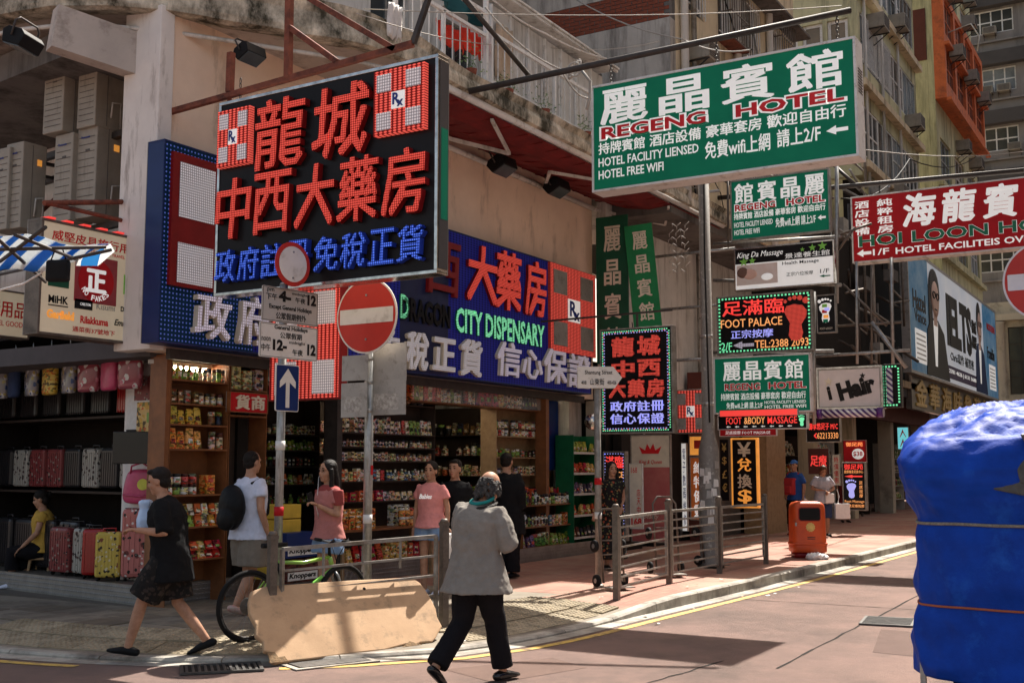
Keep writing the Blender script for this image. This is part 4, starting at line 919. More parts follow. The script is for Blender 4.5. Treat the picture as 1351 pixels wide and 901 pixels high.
hs, W, H = board('hotel_lightbox_sign', 'largest green hotel lightbox, hung over the road from a long dark pole', 'sign', 'X', 15, (783, 117), (1130, 203), 'sign_green', .36, 'white_metal', .035, group=None)
hotel(hs, W, H)
text(hs, 'HOTEL FACILITY LIENSED', W * .02, H * .215, W * .43, H * .30, 'letter_white', .002, .006, .012)
text(hs, 'HOTEL FREE WIFI', W * .02, H * .095, W * .29, H * .18, 'letter_white', .002, .006, .012)
text(hs, '免費wifi上網', W * .455, H * .14, W * .70, H * .30, 'letter_white', .002, .006, .012); text(hs, '請上2/F', W * .725, H * .15, W * .88, H * .31, 'letter_white', .002, .006, .012)
arrow(hs, W * .90, H * .19, W * .975, H * .27, 'letter_white')
v = MB()
for k in range(9): v.box(W + .036, H * .55 + k * .04, -.30, W + .040, H * .55 + k * .04 + .018, -.08)
v.build('vent', 'dark_steel', hs)
PO = thing('sign_pole', 'long dark steel pole reaching out over the road above the big hotel sign', 'pole', (15.1, 8.4, 7.4))
def pole_bar(a, b, r, name='pole', m='dark_steel', root=PO):
    q = MB(); q.tube([Vector(a) - root.location, Vector(b) - root.location], r, 8); return q.build(name, m, root)
pole_bar(P(618, 121, 'Y', 8.2), P(1122, 14, 'X', 15.15), .045); pole_bar(P(700, 103, 'X', 14.0), P(605, -10, 'Y', 8.3), .035, 'brace')
for u, v0, v1 in ((806, 84, 112), (945, 53, 88), (1104, 18, 60)):
    c_ = MB(); a = P(u, v0, 'X', 15.15); b = P(u, v1, 'X', 15.15); k = 0; n_ = int((a.z - b.z) / .055) + 1
    for k in range(n_):
        z = a.z - k * .055; c_.tube([Vector((a.x + math.cos(t) * .02 * (k % 2), a.y + math.cos(t) * .02 * ((k + 1) % 2), z + math.sin(t) * .035)) - PO.location for t in [i * PI / 4 for i in range(8)]], .008, 4, closed=True)
    c_.build('chain', 'dark_steel', PO)
# --- mid street stack of signs
s2, W, H = board('hotel_sign_reversed', 'weathered green hotel sign read from right to left, top of the stack of signs', 'sign', 'X', 21, (965, 241), (1094, 303), 'sign_green', .12, 'galv_dull', .03)
hotel(s2, W, H, rev=True); text(s2, 'HOTEL FACILITY LIENSED', W * .02, H * .20, W * .43, H * .29, 'letter_white', .002, .004, .01); text(s2, 'HOTEL FREE WIFI', W * .02, H * .07, W * .29, H * .16, 'letter_white', .002, .004, .01); text(s2, '免費wifi上網 請上2/F', W * .46, H * .13, W * .87, H * .29, 'letter_white', .002, .004, .01); arrow(s2, W * .89, H * .17, W * .97, H * .26, 'letter_white')
kg, W, H = board('massage_sign', 'black and white massage sign with a photo of a resting face and small green flowers', 'sign', 'X', 21, (970, 331), (1100, 372), 'letter_white', .14, 'chrome', .03)
MB().box(0, H * .64, .001, W, H, .005).build('black_band', 'sign_black', kg)
text(kg, 'King Da Massage', W * .02, H * .75, W * .50, H * .93, 'letter_white', .006, .003, 0, shear=.3); text(kg, '景達養生館', W * .52, H * .67, W * .97, H * .80, 'letter_white', .006, .003)
MB().box(W * .01, H * .10, .001, W * .44, H * .61, .005).build('photo', mat('photo_skin', (.80, .70, .64), (.74, .60, .52), scale=6), kg)
q = MB(); q.ell((W * .15, H * .37, .004), (W * .085, H * .15, .004), 14, 4); q.build('face', mat('face_tone', (.76, .50, .40), (.70, .44, .34), scale=9), kg); q = MB(); q.ell((W * .075, H * .42, .005), (W * .06, H * .14, .004), 12, 4); q.build('hair', mat('photo_hair', (.20, .11, .08)), kg)
q = MB(); q.ell((W * .33, H * .27, .004), (W * .07, H * .10, .004), 12, 4); q.build('blossom', 'letter_white', kg)
for (x, y, r_) in ((.09, .69, .05), (.18, .70, .04), (.90, .90, .05), (.80, .88, .04), (.70, .86, .025)):
    q = MB(); c = []
    for k in range(10): rr = (r_ if k % 2 == 0 else r_ * .42) * W; c.append((W * x + rr * math.cos(k * PI / 5 + .3), H * y + rr * math.sin(k * PI / 5 + .3)))
    q.prism(c, .007, .012); q.build('flower', 'letter_lime', kg)
text(kg, 'Health Massage', W * .49, H * .50, W * .86, H * .60, 'letter_black', .002, .003, .01); text(kg, '正宗穴位按摩', W * .53, H * .23, W * .80, H * .33, 'letter_black', .002, .003); text(kg, '1/F', W * .87, H * .24, W * .96, H * .34, 'letter_black', .002, .003); arrow(kg, W * .86, H * .13, W * .97, H * .20, 'letter_green')
def dotborder(root, W, H, m, r=.016, pitch=.07, mg=.03, z=.004):
    q = MB(); pts = []
    k = mg
    while k < W - mg: pts += [(k, mg), (k, H - mg)]; k += pitch
    k = mg + pitch
    while k < H - mg: pts += [(mg, k), (W - mg, k)]; k += pitch
    for x, y in pts: q.box(x - r, y - r, z, x + r, y + r, z + .012)
    return q.build('light_border', m, root, kind='stuff')
def foot(root, cx, cy, s, m, z=.004, d=.01, flip=1, toes=None):
    q = MB(); pts = []
    prof = [(0, -.5), (.14, -.47), (.20, -.36), (.18, -.2), (.16, -.05), (.24, .1), (.30, .24), (.24, .38), (.05, .42), (-.16, .38), (-.27, .25), (-.24, .08), (-.12, -.1), (-.16, -.3), (-.12, -.45)]
    q.prism([(cx + flip * x * s, cy + y * s) for x, y in prof][::(1 if flip > 0 else -1)], z, z + d); o = q.build('sole', m, root)
    for k, (x, y, r_) in enumerate(((-.25, .50, .085), (-.10, .57, .065), (.03, .585, .055), (.15, .565, .05), (.27, .50, .045))):
        t = MB(); t.prism([(cx + flip * x * s + r_ * s * math.cos(a * PI / 5), cy + y * s + r_ * s * math.sin(a * PI / 5)) for a in range(10)], z, z + d); t.build('toe', toes or m, root)
fp, W, H = board('foot_massage_led_sign', 'black LED sign with a large glowing red footprint and a telephone number', 'sign', 'X', 21, (947, 394), (1071, 460), 'sign_black', .14, 'galv_dull', .03)
dotborder(fp, W, H, 'neon_green'); text(fp, '足滿臨', W * .05, H * .66, W * .72, H * .93, 'neon_red', .003, .006, .012)
text(fp, 'FOOT PALACE', W * .03, H * .45, W * .70, H * .60, 'neon_orange', .003, .006, .005); text(fp, '正宗按摩', W * .14, H * .25, W * .60, H * .40, 'neon_blue', .003, .006, .01)
text(fp, '2/F', W * .03, H * .05, W * .15, H * .19, 'neon_green', .003, .006); arrow(fp, W * .16, H * .06, W * .39, H * .20, 'led_lilac'); text(fp, 'TEL:2388 2093', W * .40, H * .06, W * .97, H * .20, 'neon_orange', .003, .006, .005)
foot(fp, W * .85, H * .50, H * .70, 'led_red', flip=-1)
f2, W, H = board('small_foot_sign', 'narrow black sign with a multicoloured reflexology footprint', 'sign', 'X', 21, (1078, 391), (1102, 437), 'sign_black', .10, 'galv_dull', .02)
foot(f2, W * .45, H * .55, H * .60, 'letter_white'); 
for k, (x, y, m_) in enumerate(((.42, .72, 'letter_lime'), (.55, .62, 'neon_blue'), (.40, .56, 'letter_red'), (.48, .42, 'letter_orange'), (.45, .30, 'sign_green'))):
    q = MB(); q.box(W * x - .04, H * y - .03, .015, W * x + .05, H * y + .03, .017); q.build('zone_patch', m_, f2)
text(f2, 'FOOT & BODY', W * .12, H * .06, W * .85, H * .12, 'letter_cream', .003, .003)
s3, W, H = board('hotel_sign_low', 'clean green hotel sign just right of the lamp post, above the red massage strip', 'sign', 'X', 21, (943, 474), (1069, 541), 'sign_green', .2, 'white_metal', .03)
for i, c in enumerate('麗晶賓館'): text(s3, c, W * (.09 + .22 * i), H * .58, W * (.09 + .22 * i + .19), H * .93, 'letter_white', .002, .005, .02, name='character')
for a_, b_, x0, x1 in (('REGENG', 'letter_white', .10, .49), ('HOTEL', 'letter_white', .57, .97)): text(s3, a_, W * x0, H * .395, W * x1, H * .535, b_, .0015, .002, .05); text(s3, a_, W * (x0 + .005), H * .40, W * (x1 - .005), H * .53, 'letter_red', .004, .004, .03)
text(s3, '持牌賓館 酒店設備 豪華套房 歡迎自由行', W * .06, H * .22, W * .96, H * .35, 'letter_white', .002, .004, .008)
text(s3, '免費wifi上網 請上2/F', W * .12, H * .06, W * .51, H * .18, 'letter_white', .002, .004, .008); text(s3, 'HOTEL FACILITY LIENSED', W * .53, H * .135, W * .96, H * .19, 'letter_white', .002, .004, .01); text(s3, 'HOTEL FREE WIFI', W * .53, H * .05, W * .96, H * .11, 'letter_white', .002, .004, .01)
ms, W, H = board('massage_strip_sign', 'long thin black and red illuminated massage strip sign with a small green foot', 'sign', 'X', 20.5, (948, 549), (1064, 564), 'sign_black', .12, 'old_white', .02)
text(ms, 'FOOT', W * .09, H * .35, W * .27, H * .88, 'neon_red', .003, .004, .01); text(ms, '&BODY', W * .30, H * .35, W * .54, H * .88, 'neon_orange', .003, .004, .01); text(ms, 'MASSAGE', W * .57, H * .35, W * .90, H * .88, 'neon_red', .003, .004, .01); foot(ms, W * .95, H * .48, H * .72, 'neon_green')
for k in range(8): arrow(ms, W * (.09 + .1 * k), H * .08, W * (.14 + .1 * k), H * .24, 'letter_white')
rs, W, H = board('pink_strip_sign', 'thin pink tube light strip directly above the black massage strip', 'sign', 'X', 20.4, (950, 542), (1052, 547), 'neon_red', .05, 'chrome', .01)
r2, W, H = board('red_strip_sign', 'small red and white strip under the black massage strip', 'sign', 'X', 20.45, (950, 567), (1024, 574), 'sign_red', .06, 'old_white', .01); text(r2, '足底按摩 FOOT MASSAGE', W * .1, H * .2, W * .9, H * .8, 'letter_white', .002, .003)
hr, W, H = board('hair_salon_sign', 'grey hair salon lightbox with tilted black lettering and a star', 'sign', 'X', 23, (1079, 488), (1163, 536), 'plate_back', .22, 'chrome', .04)
MB().box(.02, .02, .001, W - .02, H - .02, .006).build('face', mat('hair_face', (.66, .60, .60), (.56, .51, .51), scale=3), hr)
text(hr, 'i', W * .15, H * .20, W * .21, H * .56, 'letter_black', .008, .008, .06, rotz=.2); text(hr, 'Hair', W * .31, H * .26, W * .92, H * .74, 'letter_black', .008, .008, .06, rotz=.24)
for (x, y, r_, m_) in ((.17, .68, .075, 'letter_cream'), (.72, .80, .05, 'letter_black')):
    q = MB(); c = []
    for k in range(10): rr = (r_ if k % 2 == 0 else r_ * .42) * W; c.append((W * x + rr * math.cos(k * PI / 5 + .3), H * y + rr * math.sin(k * PI / 5 + .3)))
    q.prism(c, .008, .016); q.build('star', m_, hr)
bp_ = thing('striped_pole_light', 'horizontal purple and white striped salon pole under the hair sign', 'sign', tuple(P(1079, 546, 'X', 22.9)), (PI / 2, 0, -PI / 2)); Wb = abs(P(1079, 546, 'X', 22.9).y - P(1166, 546, 'X', 22.9).y)
q = MB(); q.lathe([(.085, 0.1), (.085, Wb - .12)], (0, 0, 0), 16, 'x'); q.build('cylinder', 'pole_stripe', bp_); q = MB(); q.lathe([(.10, 0), (.10, .1)], (0, 0, 0), 16, 'x'); pc_ = mat('purple_cap', (.08, .015, .16), rough=.3); q.build('end_cap', pc_, bp_); q = MB(); q.lathe([(.10, Wb - .12), (.10, Wb)], (0, 0, 0), 16, 'x'); q.build('end_cap', pc_, bp_)
vb, W, H = board('vertical_striped_sign', 'upright purple and white striped salon sign with green bulbs, right of the hair sign', 'sign', 'X', 23.2, (1167, 482), (1189, 536), 'sign_black', .12, 'dark_steel', .02)
MB().box(.03, .06, .001, W * .5, H - .06, .05).build('striped_tube', 'pole_stripe', vb); dotborder(vb, W, H, 'neon_green', pitch=.06)
tl, W, H = board('phone_number_led_sign', 'small black LED sign with a red arrow and an orange phone number', 'sign', 'X', 24, (1064, 552), (1108, 582), 'sign_black', .1, 'galv_dull', .02)
text(tl, '御享悠足子 M/C', W * .06, H * .50, W * .95, H * .80, 'neon_red', .003, .005, .01); text(tl, '<', W * .22, H * .12, W * .30, H * .38, 'neon_red', .003, .005, .03); text(tl, '62213330', W * .32, H * .12, W * .96, H * .38, 'neon_orange', .003, .005)
pr, W, H = board('price_sign', 'red price board with a white disc reading $38 hanging in the far shop entrance', 'sign', 'X', 28, (1113, 582), (1142, 609), 'sign_red', .08, 'red_side', .02)
text(pr, '御足苑', W * .1, H * .74, W * .9, H * .95, 'neon_orange', .003, .004, .01); q = MB(); q.prism([(W * .66 + W * .28 * math.cos(k * PI / 8), H * .38 + H * .26 * math.sin(k * PI / 8)) for k in range(16)], .002, .008); q.build('disc', 'letter_white', pr); text(pr, '$38', W * .44, H * .25, W * .88, H * .50, 'letter_red', .009, .004, .02)
rf, W, H = board('reflexology_led_sign', 'tall black LED signboard on wheels with a lilac and pink footprint by the far shop', 'sign', 'X', 27.6, (1112, 611), (1142, 672), 'sign_black', .16, 'galv_dull', .03)
text(rf, '御足苑', W * .05, H * .86, W * .95, H * .985, 'neon_red', .003, .004, .01); text(rf, '按摩推拿足底中心', W * .05, H * .78, W * .95, H * .85, 'neon_orange', .003, .004); arrow(rf, W * .06, H * .68, W * .9, H * .75, 'neon_red'); foot(rf, W * .36, H * .42, H * .36, 'neon_blue')
column(rf, '足底按摩', W * .74, H * .25, W * .90, H * .62, 'neon_orange', z=.003, depth=.004); text(rf, 'Foot Massage', W * .04, H * .13, W * .96, H * .20, 'neon_orange', .003, .004); text(rf, '專業足療按摩', W * .05, H * .04, W * .95, H * .11, 'neon_orange', .003, .004)
for x in (.1, W - .1): q = MB(); q.lathe([(.05, -.02), (.05, .02)], (x, -.07 - .05, -.08), 10, 'x'); q.build('caster', 'rubber', rf)
# --- HOI LOON
hl, W, H = board('red_hotel_sign', 'long red hotel sign with white brush characters and green letters, running out of frame', 'sign', 'X', 22.4, (1124, 261), (1351, 322), 'sign_red', .30, 'plate_back', .03)
hgt = P(1126, 262, 'X', 22.4).z - P(1126, 345.7, 'X', 22.4).z
hl.location.z = P(1126, 345.7, 'X', 22.4).z
for c_ in list(hl.children): bpy.data.objects.remove(c_)
wf = W; H = hgt; W = W * 1.42
MB().box(0, 0, -.30, W, H, 0).build('panel', 'sign_red', hl); q = MB(); frame_rect(q, W, H, .03, -.302, .014); q.build('frame', 'old_white', hl, bevel=.004); MB().box(-.03, -.03, -.31, W + .03, H + .03, -.304).build('back_plate', 'plate_back', hl)
column(hl, '酒店設備', wf * .015, H * .40, wf * .105, H * .95, 'letter_white', z=.002, depth=.005, off=.02); column(hl, '純粹租房', wf * .155, H * .40, wf * .25, H * .95, 'letter_white', z=.002, depth=.005, off=.02)
for i, c in enumerate('海龍賓館'): text(hl, c, wf * (.31 + .235 * i), H * .455, wf * (.31 + .235 * i + .205), H * .96, 'letter_white', .002, .012, .03, shear=.12, name='character')
text(hl, 'HOI LOON HOTEL', wf * .03, H * .215, wf * 1.36, H * .40, 'letter_white', .0015, .002, .035); text(hl, 'HOI LOON HOTEL', wf * .035, H * .22, wf * 1.355, H * .395, 'letter_green', .004, .003, .022)
arrow(hl, wf * .02, H * .06, wf * .11, H * .18, 'letter_white'); text(hl, '1/F', wf * .12, H * .07, wf * .22, H * .17, 'letter_white', .003, .004, .01); text(hl, 'HOTEL FACILITEIS OVER NIGHT', wf * .26, H * .06, wf * 1.34, H * .16, 'letter_white', .002, .005, .02)
PB = thing('sign_pole', 'thin dark pole spanning above the red hotel sign', 'pole', (22.5, 8.4, 7.0))
pole_bar(P(940, 262, 'X', 22.45) , P(1351, 225, 'X', 22.45), .05, root=PB); pole_bar(P(1100, 218, 'X', 22.45), P(1135, 250, 'X', 22.45), .035, 'brace', root=PB)
for u_ in (1160, 1290): a = P(u_, 243 - (u_ - 1160) * .12, 'X', 22.45); pole_bar(a, a - Vector((0, 0, .35)), .012, 'hanger', root=PB)
# --- frames holding the mid stack
SF = thing('sign_scaffold', 'galvanised steel frame carrying the stack of shop signs', 'frame', (21.1, 8.4, 2.6))
X = 21.18
for a, b, r_ in (((1104, 210), (1104, 400), .05), ((941, 400 - 30), (1110, 372 + 4), .045), ((941, 465), (1100, 463), .04), ((1074, 385), (1074, 560), .045), ((941, 322), (1110, 312), .035), ((960, 232), (961, 325), .03), ((1108, 310), (1150, 295), .03), ((941, 548), (1075, 546), .04), ((1074, 470), (1200, 462), .035), ((1130, 345), (1131, 480), .035), ((1176, 340), (1178, 480), .04), ((1112, 375), (1170, 430), .03), ((1150, 425), (1196, 485), .05), ((1106, 430), (1190, 425), .03), ((1150, 350), (1150, 480), .03), ((1106, 330), (1128, 300), .03), ((940, 205), (1100, 262), .03), ((1106, 262), (1106, 330), .02)):
    pole_bar(P(*a, 'X', X), P(*b, 'X', X), r_ * .8, 'bar', 'galv' if r_ > .032 else 'rail_brown', SF)
for y, z in ((7.6, 6.0), (7.6, 4.9), (8.0, 3.85), (7.9, 7.2)): pole_bar((X, y, z), (X + .05, 9.7, z), .03, 'wall_bar', 'galv', SF)
SC2 = thing('bamboo_scaffold', 'dark clutter of brackets and poles fixed to the tenement front behind the hair sign', 'scaffold', (30, 8.6, 4.2))
random.seed(5)
for k in range(34):
    a = Vector((random.uniform(29, 37), random.uniform(7.5, 8.3), random.uniform(4.3, 10.3))); d = random.choice([Vector((0, 0, random.uniform(1, 3.5))), Vector((random.uniform(1, 4), 0, random.uniform(-.3, .3))), Vector((random.uniform(.5, 1.5), random.uniform(-.6, .4), random.uniform(-1, 1)))])
    pole_bar(a, a + d, random.uniform(.02, .05), 'pole', random.choice(['galv_dull', 'dark_steel', 'rail_brown', 'galv', 'dark_steel']), SC2)
for k in range(9):
    a = Vector((random.uniform(29.5, 36), random.uniform(7.7, 8.2), random.uniform(4.6, 10))); q = MB(); q.box(0, 0, 0, random.uniform(.4, .9), .3, random.uniform(.2, .6)); q.build('box_unit', random.choice(['plate_back', 'dark_render', 'ac_white', 'galv_dull']), SC2, loc=a - SC2.location)
# --- IELTS billboard and gold characters
ie, W, H = board('course_billboard', 'big white and blue language course billboard with two portraits, parallel to the street', 'billboard', 'Y', 8.0, (1197, 345), (1316, 522), 'letter_white', .25, 'white_metal', .08)
a_ = P(1197, 345, 'Y', 8.0); b_ = P(1202, 487, 'Y', 8.0); c_ = P(1312, 400, 'Y', 8.0)
for ch_ in list(ie.children): bpy.data.objects.remove(ch_)
H = (a_.z + c_.z) / 2 - b_.z; ie.location.z = b_.z; W = 19.2
MB().box(0, 0, -.25, W, H, 0).build('panel', mat('board_white', (.80, .84, .88), (.66, .74, .84), scale=.4, emit=.08), ie); q = MB(); frame_rect(q, W, H, .10, -.25, .02); q.build('frame', 'plate_back', ie)  # board_white has a little emission added to brighten the panel
for x0, x1 in ((0, .17), (.80, 1.0)): MB().box(W * x0, 0, .001, W * x1, H, .004).build('blue_field', mat('sky_blue', (.02, .28, .62), (.35, .62, .82), scale=.7), ie)
M['photo_face'] = mat('photo_face', (.72, .50, .40), (.62, .42, .33), scale=2)
def portrait(cx, w_, skin_, hair_, suit, long_hair, glasses):
    q = MB(); q.prism([(cx - w_ * 1.0, 0.02), (cx + w_ * 1.5, 0.02), (cx + w_ * 1.0, H * .42), (cx + w_ * .35, H * .52), (cx - w_ * .35, H * .52), (cx - w_ * .8, H * .40)], .006, .03); p_ = q.build('portrait', suit, ie)
    q = MB(); q.ell((cx, H * .78, .03), (w_ * (.62 if long_hair else .5), H * .20, .02), 16, 5); 
    if long_hair: q.prism([(cx - w_ * .62, H * .45), (cx - w_ * .25, H * .5), (cx - w_ * .25, H * .8), (cx - w_ * .6, H * .8)], .02, .04)
    q.build('hair', hair_, p_); q = MB(); q.ell((cx + w_ * .05, H * .70, .05), (w_ * .42, H * .17, .02), 16, 5); q.prism([(cx - w_ * .15, H * .46), (cx + w_ * .2, H * .46), (cx + w_ * .2, H * .6), (cx - w_ * .15, H * .6)], .03, .05); q.build('face', skin_, p_)
    q = MB()
    for s_ in (-1, 1): q.tube([(cx + w_ * .05 + s_ * w_ * .19 + w_ * .14 * math.cos(t), H * .73 + H * .03 * math.sin(t), .075) for t in [k * PI / 5 for k in range(10)]], .025 if glasses else .012, 4, closed=True)
    q.box(cx - w_ * .08, H * .60, .065, cx + w_ * .18, H * .612, .075); q.build('features', 'letter_black', p_)
    q = MB(); q.prism([(cx - w_ * .12, H * .10), (cx + w_ * .1, H * .10), (cx + w_ * .3, H * .5), (cx - w_ * .2, H * .5)], .031, .035); q.build('shirt', 'letter_white', p_)
portrait(W * .22, 1.7, 'photo_face', 'hair', 'letter_black', True, True); portrait(W * .735, 1.2, 'photo_face', 'hair', 'denim_dark', False, False)
text(ie, 'IELTS', W * .345, H * .34, W * .635, H * .84, 'letter_black', .006, .02, .05); text(ie, '權威', W * .64, H * .60, W * .70, H * .74, 'letter_black', .006, .02, .03); text(ie, '課程', W * .64, H * .44, W * .70, H * .58, 'letter_black', .006, .02, .03)
text(ie, 'Chris寫作 補習班', W * .37, H * .21, W * .65, H * .31, 'letter_black', .006, .01, .01); MB().box(W * .33, H * .04, .004, W * .68, H * .16, .008).build('purple_strip', mat('purple', (.05, .03, .10)), ie); text(ie, '2781 4626 | 6131 5688', W * .35, H * .08, W * .67, H * .13, 'letter_white', .01, .01, .01)
text(ie, 'Hazel', W * .03, H * .52, W * .14, H * .68, 'letter_black', .006, .01, .02); text(ie, 'Vance', W * .04, H * .42, W * .14, H * .52, 'letter_black', .006, .01, .01); text(ie, 'MODERN', W * .86, H * .74, W * .98, H * .82, 'letter_red', .006, .01, .03); text(ie, 'Franklin', W * .85, H * .42, W * .96, H * .55, 'letter_black', .006, .01, .01)
for (x0, y0, n_) in ((.04, .10, 6), (.87, .10, 6)):
    MB().box(W * x0, H * .08, .005, W * (x0 + .1), H * .36, .007).build('note_panel', 'letter_white', ie)
    q = MB()
    for k in range(n_): q.box(W * (x0 + .01), H * (.11 + .04 * k), .008, W * (x0 + .09), H * (.122 + .04 * k), .010)
    q.build('small_print', 'plate_back', ie)
gd = thing('gold_character_sign', 'dark fascia with large gold brush characters under the billboard', 'sign', (40.4, 8.3, 3.72), (PI / 2, 0, 0))
MB().box(0, 0, -.2, 18, 1.2, 0).build('panel', mat('smoke_panel', (.10, .085, .075), (.16, .14, .12), rough=.3), gd)
for i, c in enumerate('金華海味參茸行'): text(gd, c, .5 + 2.35 * i, .12, 2.4 + 2.35 * i, 1.08, 'gold', .003, .06, .03, shear=.1, name='character')
# --- small LED pharmacy sign, cross, banners, panels by the passage
sl, W, H = board('small_pharmacy_led_sign', 'portrait black LED pharmacy sign with red characters and a multicoloured bulb border', 'sign', 'X', 17, (793, 437), (887, 569), 'sign_black', .16, 'galv_dull', .025)
dotborder(sl, W, H, 'neon_green', .009, .04, .03); dotborder(sl, W - .0, H - .0, 'neon_blue', .008, .05, .06); dotborder(sl, W, H, 'neon_red', .008, .11, .045, .005)
for s_, x0, x1, y0, y1, m_, o_ in (('龍城', .14, .88, .73, .93, 'led_red', .05), ('中西', .14, .88, .53, .70, 'led_red', .05), ('大藥房', .10, .92, .33, .51, 'led_red', .05)): text(sl, s_, W * x0, H * y0, W * x1, H * y1, m_, .004, .02, o_, 'red_side', each=True)
text(sl, '政府註冊', W * .12, H * .20, W * .90, H * .30, 'neon_blue', .004, .01, .02, each=True); text(sl, '信心保證', W * .12, H * .08, W * .90, H * .18, 'neon_blue', .004, .01, .02, each=True)
q = MB(); q.bar((W / 2, H, -.08), (W / 2, H + .25, -.08), .03); q.bar((-1.2, H + .25, -.08), (W, H + .28, -.08), .03); q.build('hanger', 'dark_steel', sl)
rx, W, H = board('small_cross_sign', 'small square red and grey pharmacy cross sign left of the lamp post', 'sign', 'X', 19.2, (891, 516), (933, 570), 'neon_red', .12, 'galv_dull', .02)
cross_badge(rx, 0, 0, W, H, d=.02, red='led_field_red', white='plate_back')
for (nm, lab, tl_, br_, m_, lm) in (('hanging_banner', 'dark green vertical banner with pale characters, left of the pair', (786, 288), (830, 478), 'banner_dark', 'letter_cream'), ('hanging_banner', 'bright green crooked vertical banner, right of the pair', (835, 298), (871, 432), 'banner_green', 'letter_cream')):
    bn, W, H = board(nm, lab, 'banner', 'X', 19.2, tl_, br_, m_, .03, 'rail_brown', 0)
    column(bn, '麗晶賓館', W * .25, H * .04, W * .78, H * .96, lm, z=.003, depth=.004, off=.02, gap=.12)
    if tl_[0] > 800: bn.rotation_euler = (PI / 2, R(-5), -PI / 2 + .25)
wm = thing('wire_mesh_scrap', 'torn chicken wire hanging by the bright green banner', 'wire', tuple(P(882, 300, 'X', 18.6)))
q = MB()
for k in range(8):
    for j in range(5):
        a = Vector((0, -.07 * j * 1.1 + random.uniform(-.02, .02), -.12 * k + (0.06 if j % 2 else 0)))
        if random.random() < .8: q.tube([a, a + Vector((0, -.077, -.06 + (.12 if j % 2 == 0 else 0) - .0))], .005, 4); q.tube([a, a + Vector((0, .0, -.06))], .005, 4)
q.build('mesh', 'cable', wm)
pk, W, H = board('pink_beauty_panel', 'pink and white shop panel printed with a red crown beside the passage', 'panel', 'X', 18.9, (833, 575), (885, 715), 'letter_cream', .05, 'galv_dull', .02)
MB().box(0, 0, .001, W, H * .70, .004).build('red_field', mat('faded_red', (.42, .10, .10), (.50, .16, .14), scale=4), pk)
q = MB(); cx, cy = W * .5, H * .86; q.prism([(cx - .16, cy - .06), (cx + .16, cy - .06), (cx + .22, cy + .07), (cx + .10, cy + .0), (cx + .06, cy + .12), (cx, cy + .02), (cx - .06, cy + .12), (cx - .10, cy + .0), (cx - .22, cy + .07)], .002, .008); q.build('crown', 'letter_red', pk)
text(pk, 'King & Queen', W * .2, H * .72, W * .8, H * .77, 'letter_red', .005, .003, shear=.3); text(pk, 'Beauty', W * .30, H * .20, W * .70, H * .26, 'letter_cream', .005, .003, shear=.3)
l8, W, H = board('leaflet_stand', 'narrow pale pink leaflet board numbered 168 behind the railing', 'panel', 'X', 17.6, (831, 612), (848, 697), 'letter_cream', .03, 'old_white', .01)
text(l8, '168', W * .08, H * .05, W * .92, H * .16, 'letter_red', .002, .003, .03); column(l8, '店天中', W * .55, H * .22, W * .85, H * .62, 'letter_red', z=.002, depth=.003); text(l8, '168', W * .1, H * .86, W * .6, H * .95, 'letter_red', .002, .003)
ob, W, H = board('orange_strip_sign', 'orange vertical shop strip with four white characters left of the lamp post', 'sign', 'X', 19.6, (911, 604), (933, 685), mat('orange_sign', (.80, .22, .05), (.70, .18, .04), rough=.4), .08, 'galv_dull', .02)
column(ob, '維特健靈', W * .18, H * .02, W * .84, H * .96, 'letter_white', z=.002, depth=.004, off=.015)
o2, W, H = board('orange_notice', 'small orange notice above the orange vertical strip', 'sign', 'X', 19.6, (910, 576), (933, 600), 'letter_orange', .06, 'galv_dull', .02); MB().box(W * .25, H * .35, .001, W * .75, H * .8, .005).build('patch', 'road_red', o2)
fr_, W, H = board('foot_palace_floor_sign', 'black LED floor sign partly hidden behind the woman in the dark dress', 'sign', 'X', 17.4, (797, 597), (825, 712), 'sign_black', .1, 'galv_dull', .02)
dotborder(fr_, W, H, 'neon_blue', .007, .05, .02); text(fr_, '滿臨', W * .08, H * .82, W * .94, H * .96, 'neon_red', .003, .005, .02); text(fr_, 'PALACE', W * .08, H * .71, W * .94, H * .78, 'neon_orange', .003, .005, .01); column(fr_, '正宗按摩', W * .5, H * .15, W * .9, H * .62, 'neon_blue', z=.003, depth=.005)
yn, W, H = board('money_exchange_sign', 'tall black money exchange sign with rounded orange border', 'sign', 'X', 23, (966, 580), (999, 668), 'sign_black', .12, 'letter_orange', .035)
for c, y0, y1, m_ in (('¥', .74, .96, 'letter_cream'), ('兌', .52, .72, 'letter_orange'), ('換', .27, .48, 'letter_cream'), ('$', .04, .25, 'letter_orange')): text(yn, c, W * .2, H * y0, W * .8, H * y1, m_, .003, .01, .02, name='character')
ys, W, H = board('currency_strip', 'slim black strip with yellow currency symbols beside the money exchange sign', 'sign', 'X', 22.6, (950, 580), (962, 660), 'sign_black', .08, 'dark_steel', .01)
for c, y0 in (('¥', .80), ('$', .58), ('£', .36), ('€', .14)): text(ys, c, W * .2, H * y0, W * .8, H * (y0 + .14), 'gold', .003, .004, .01, name='character')
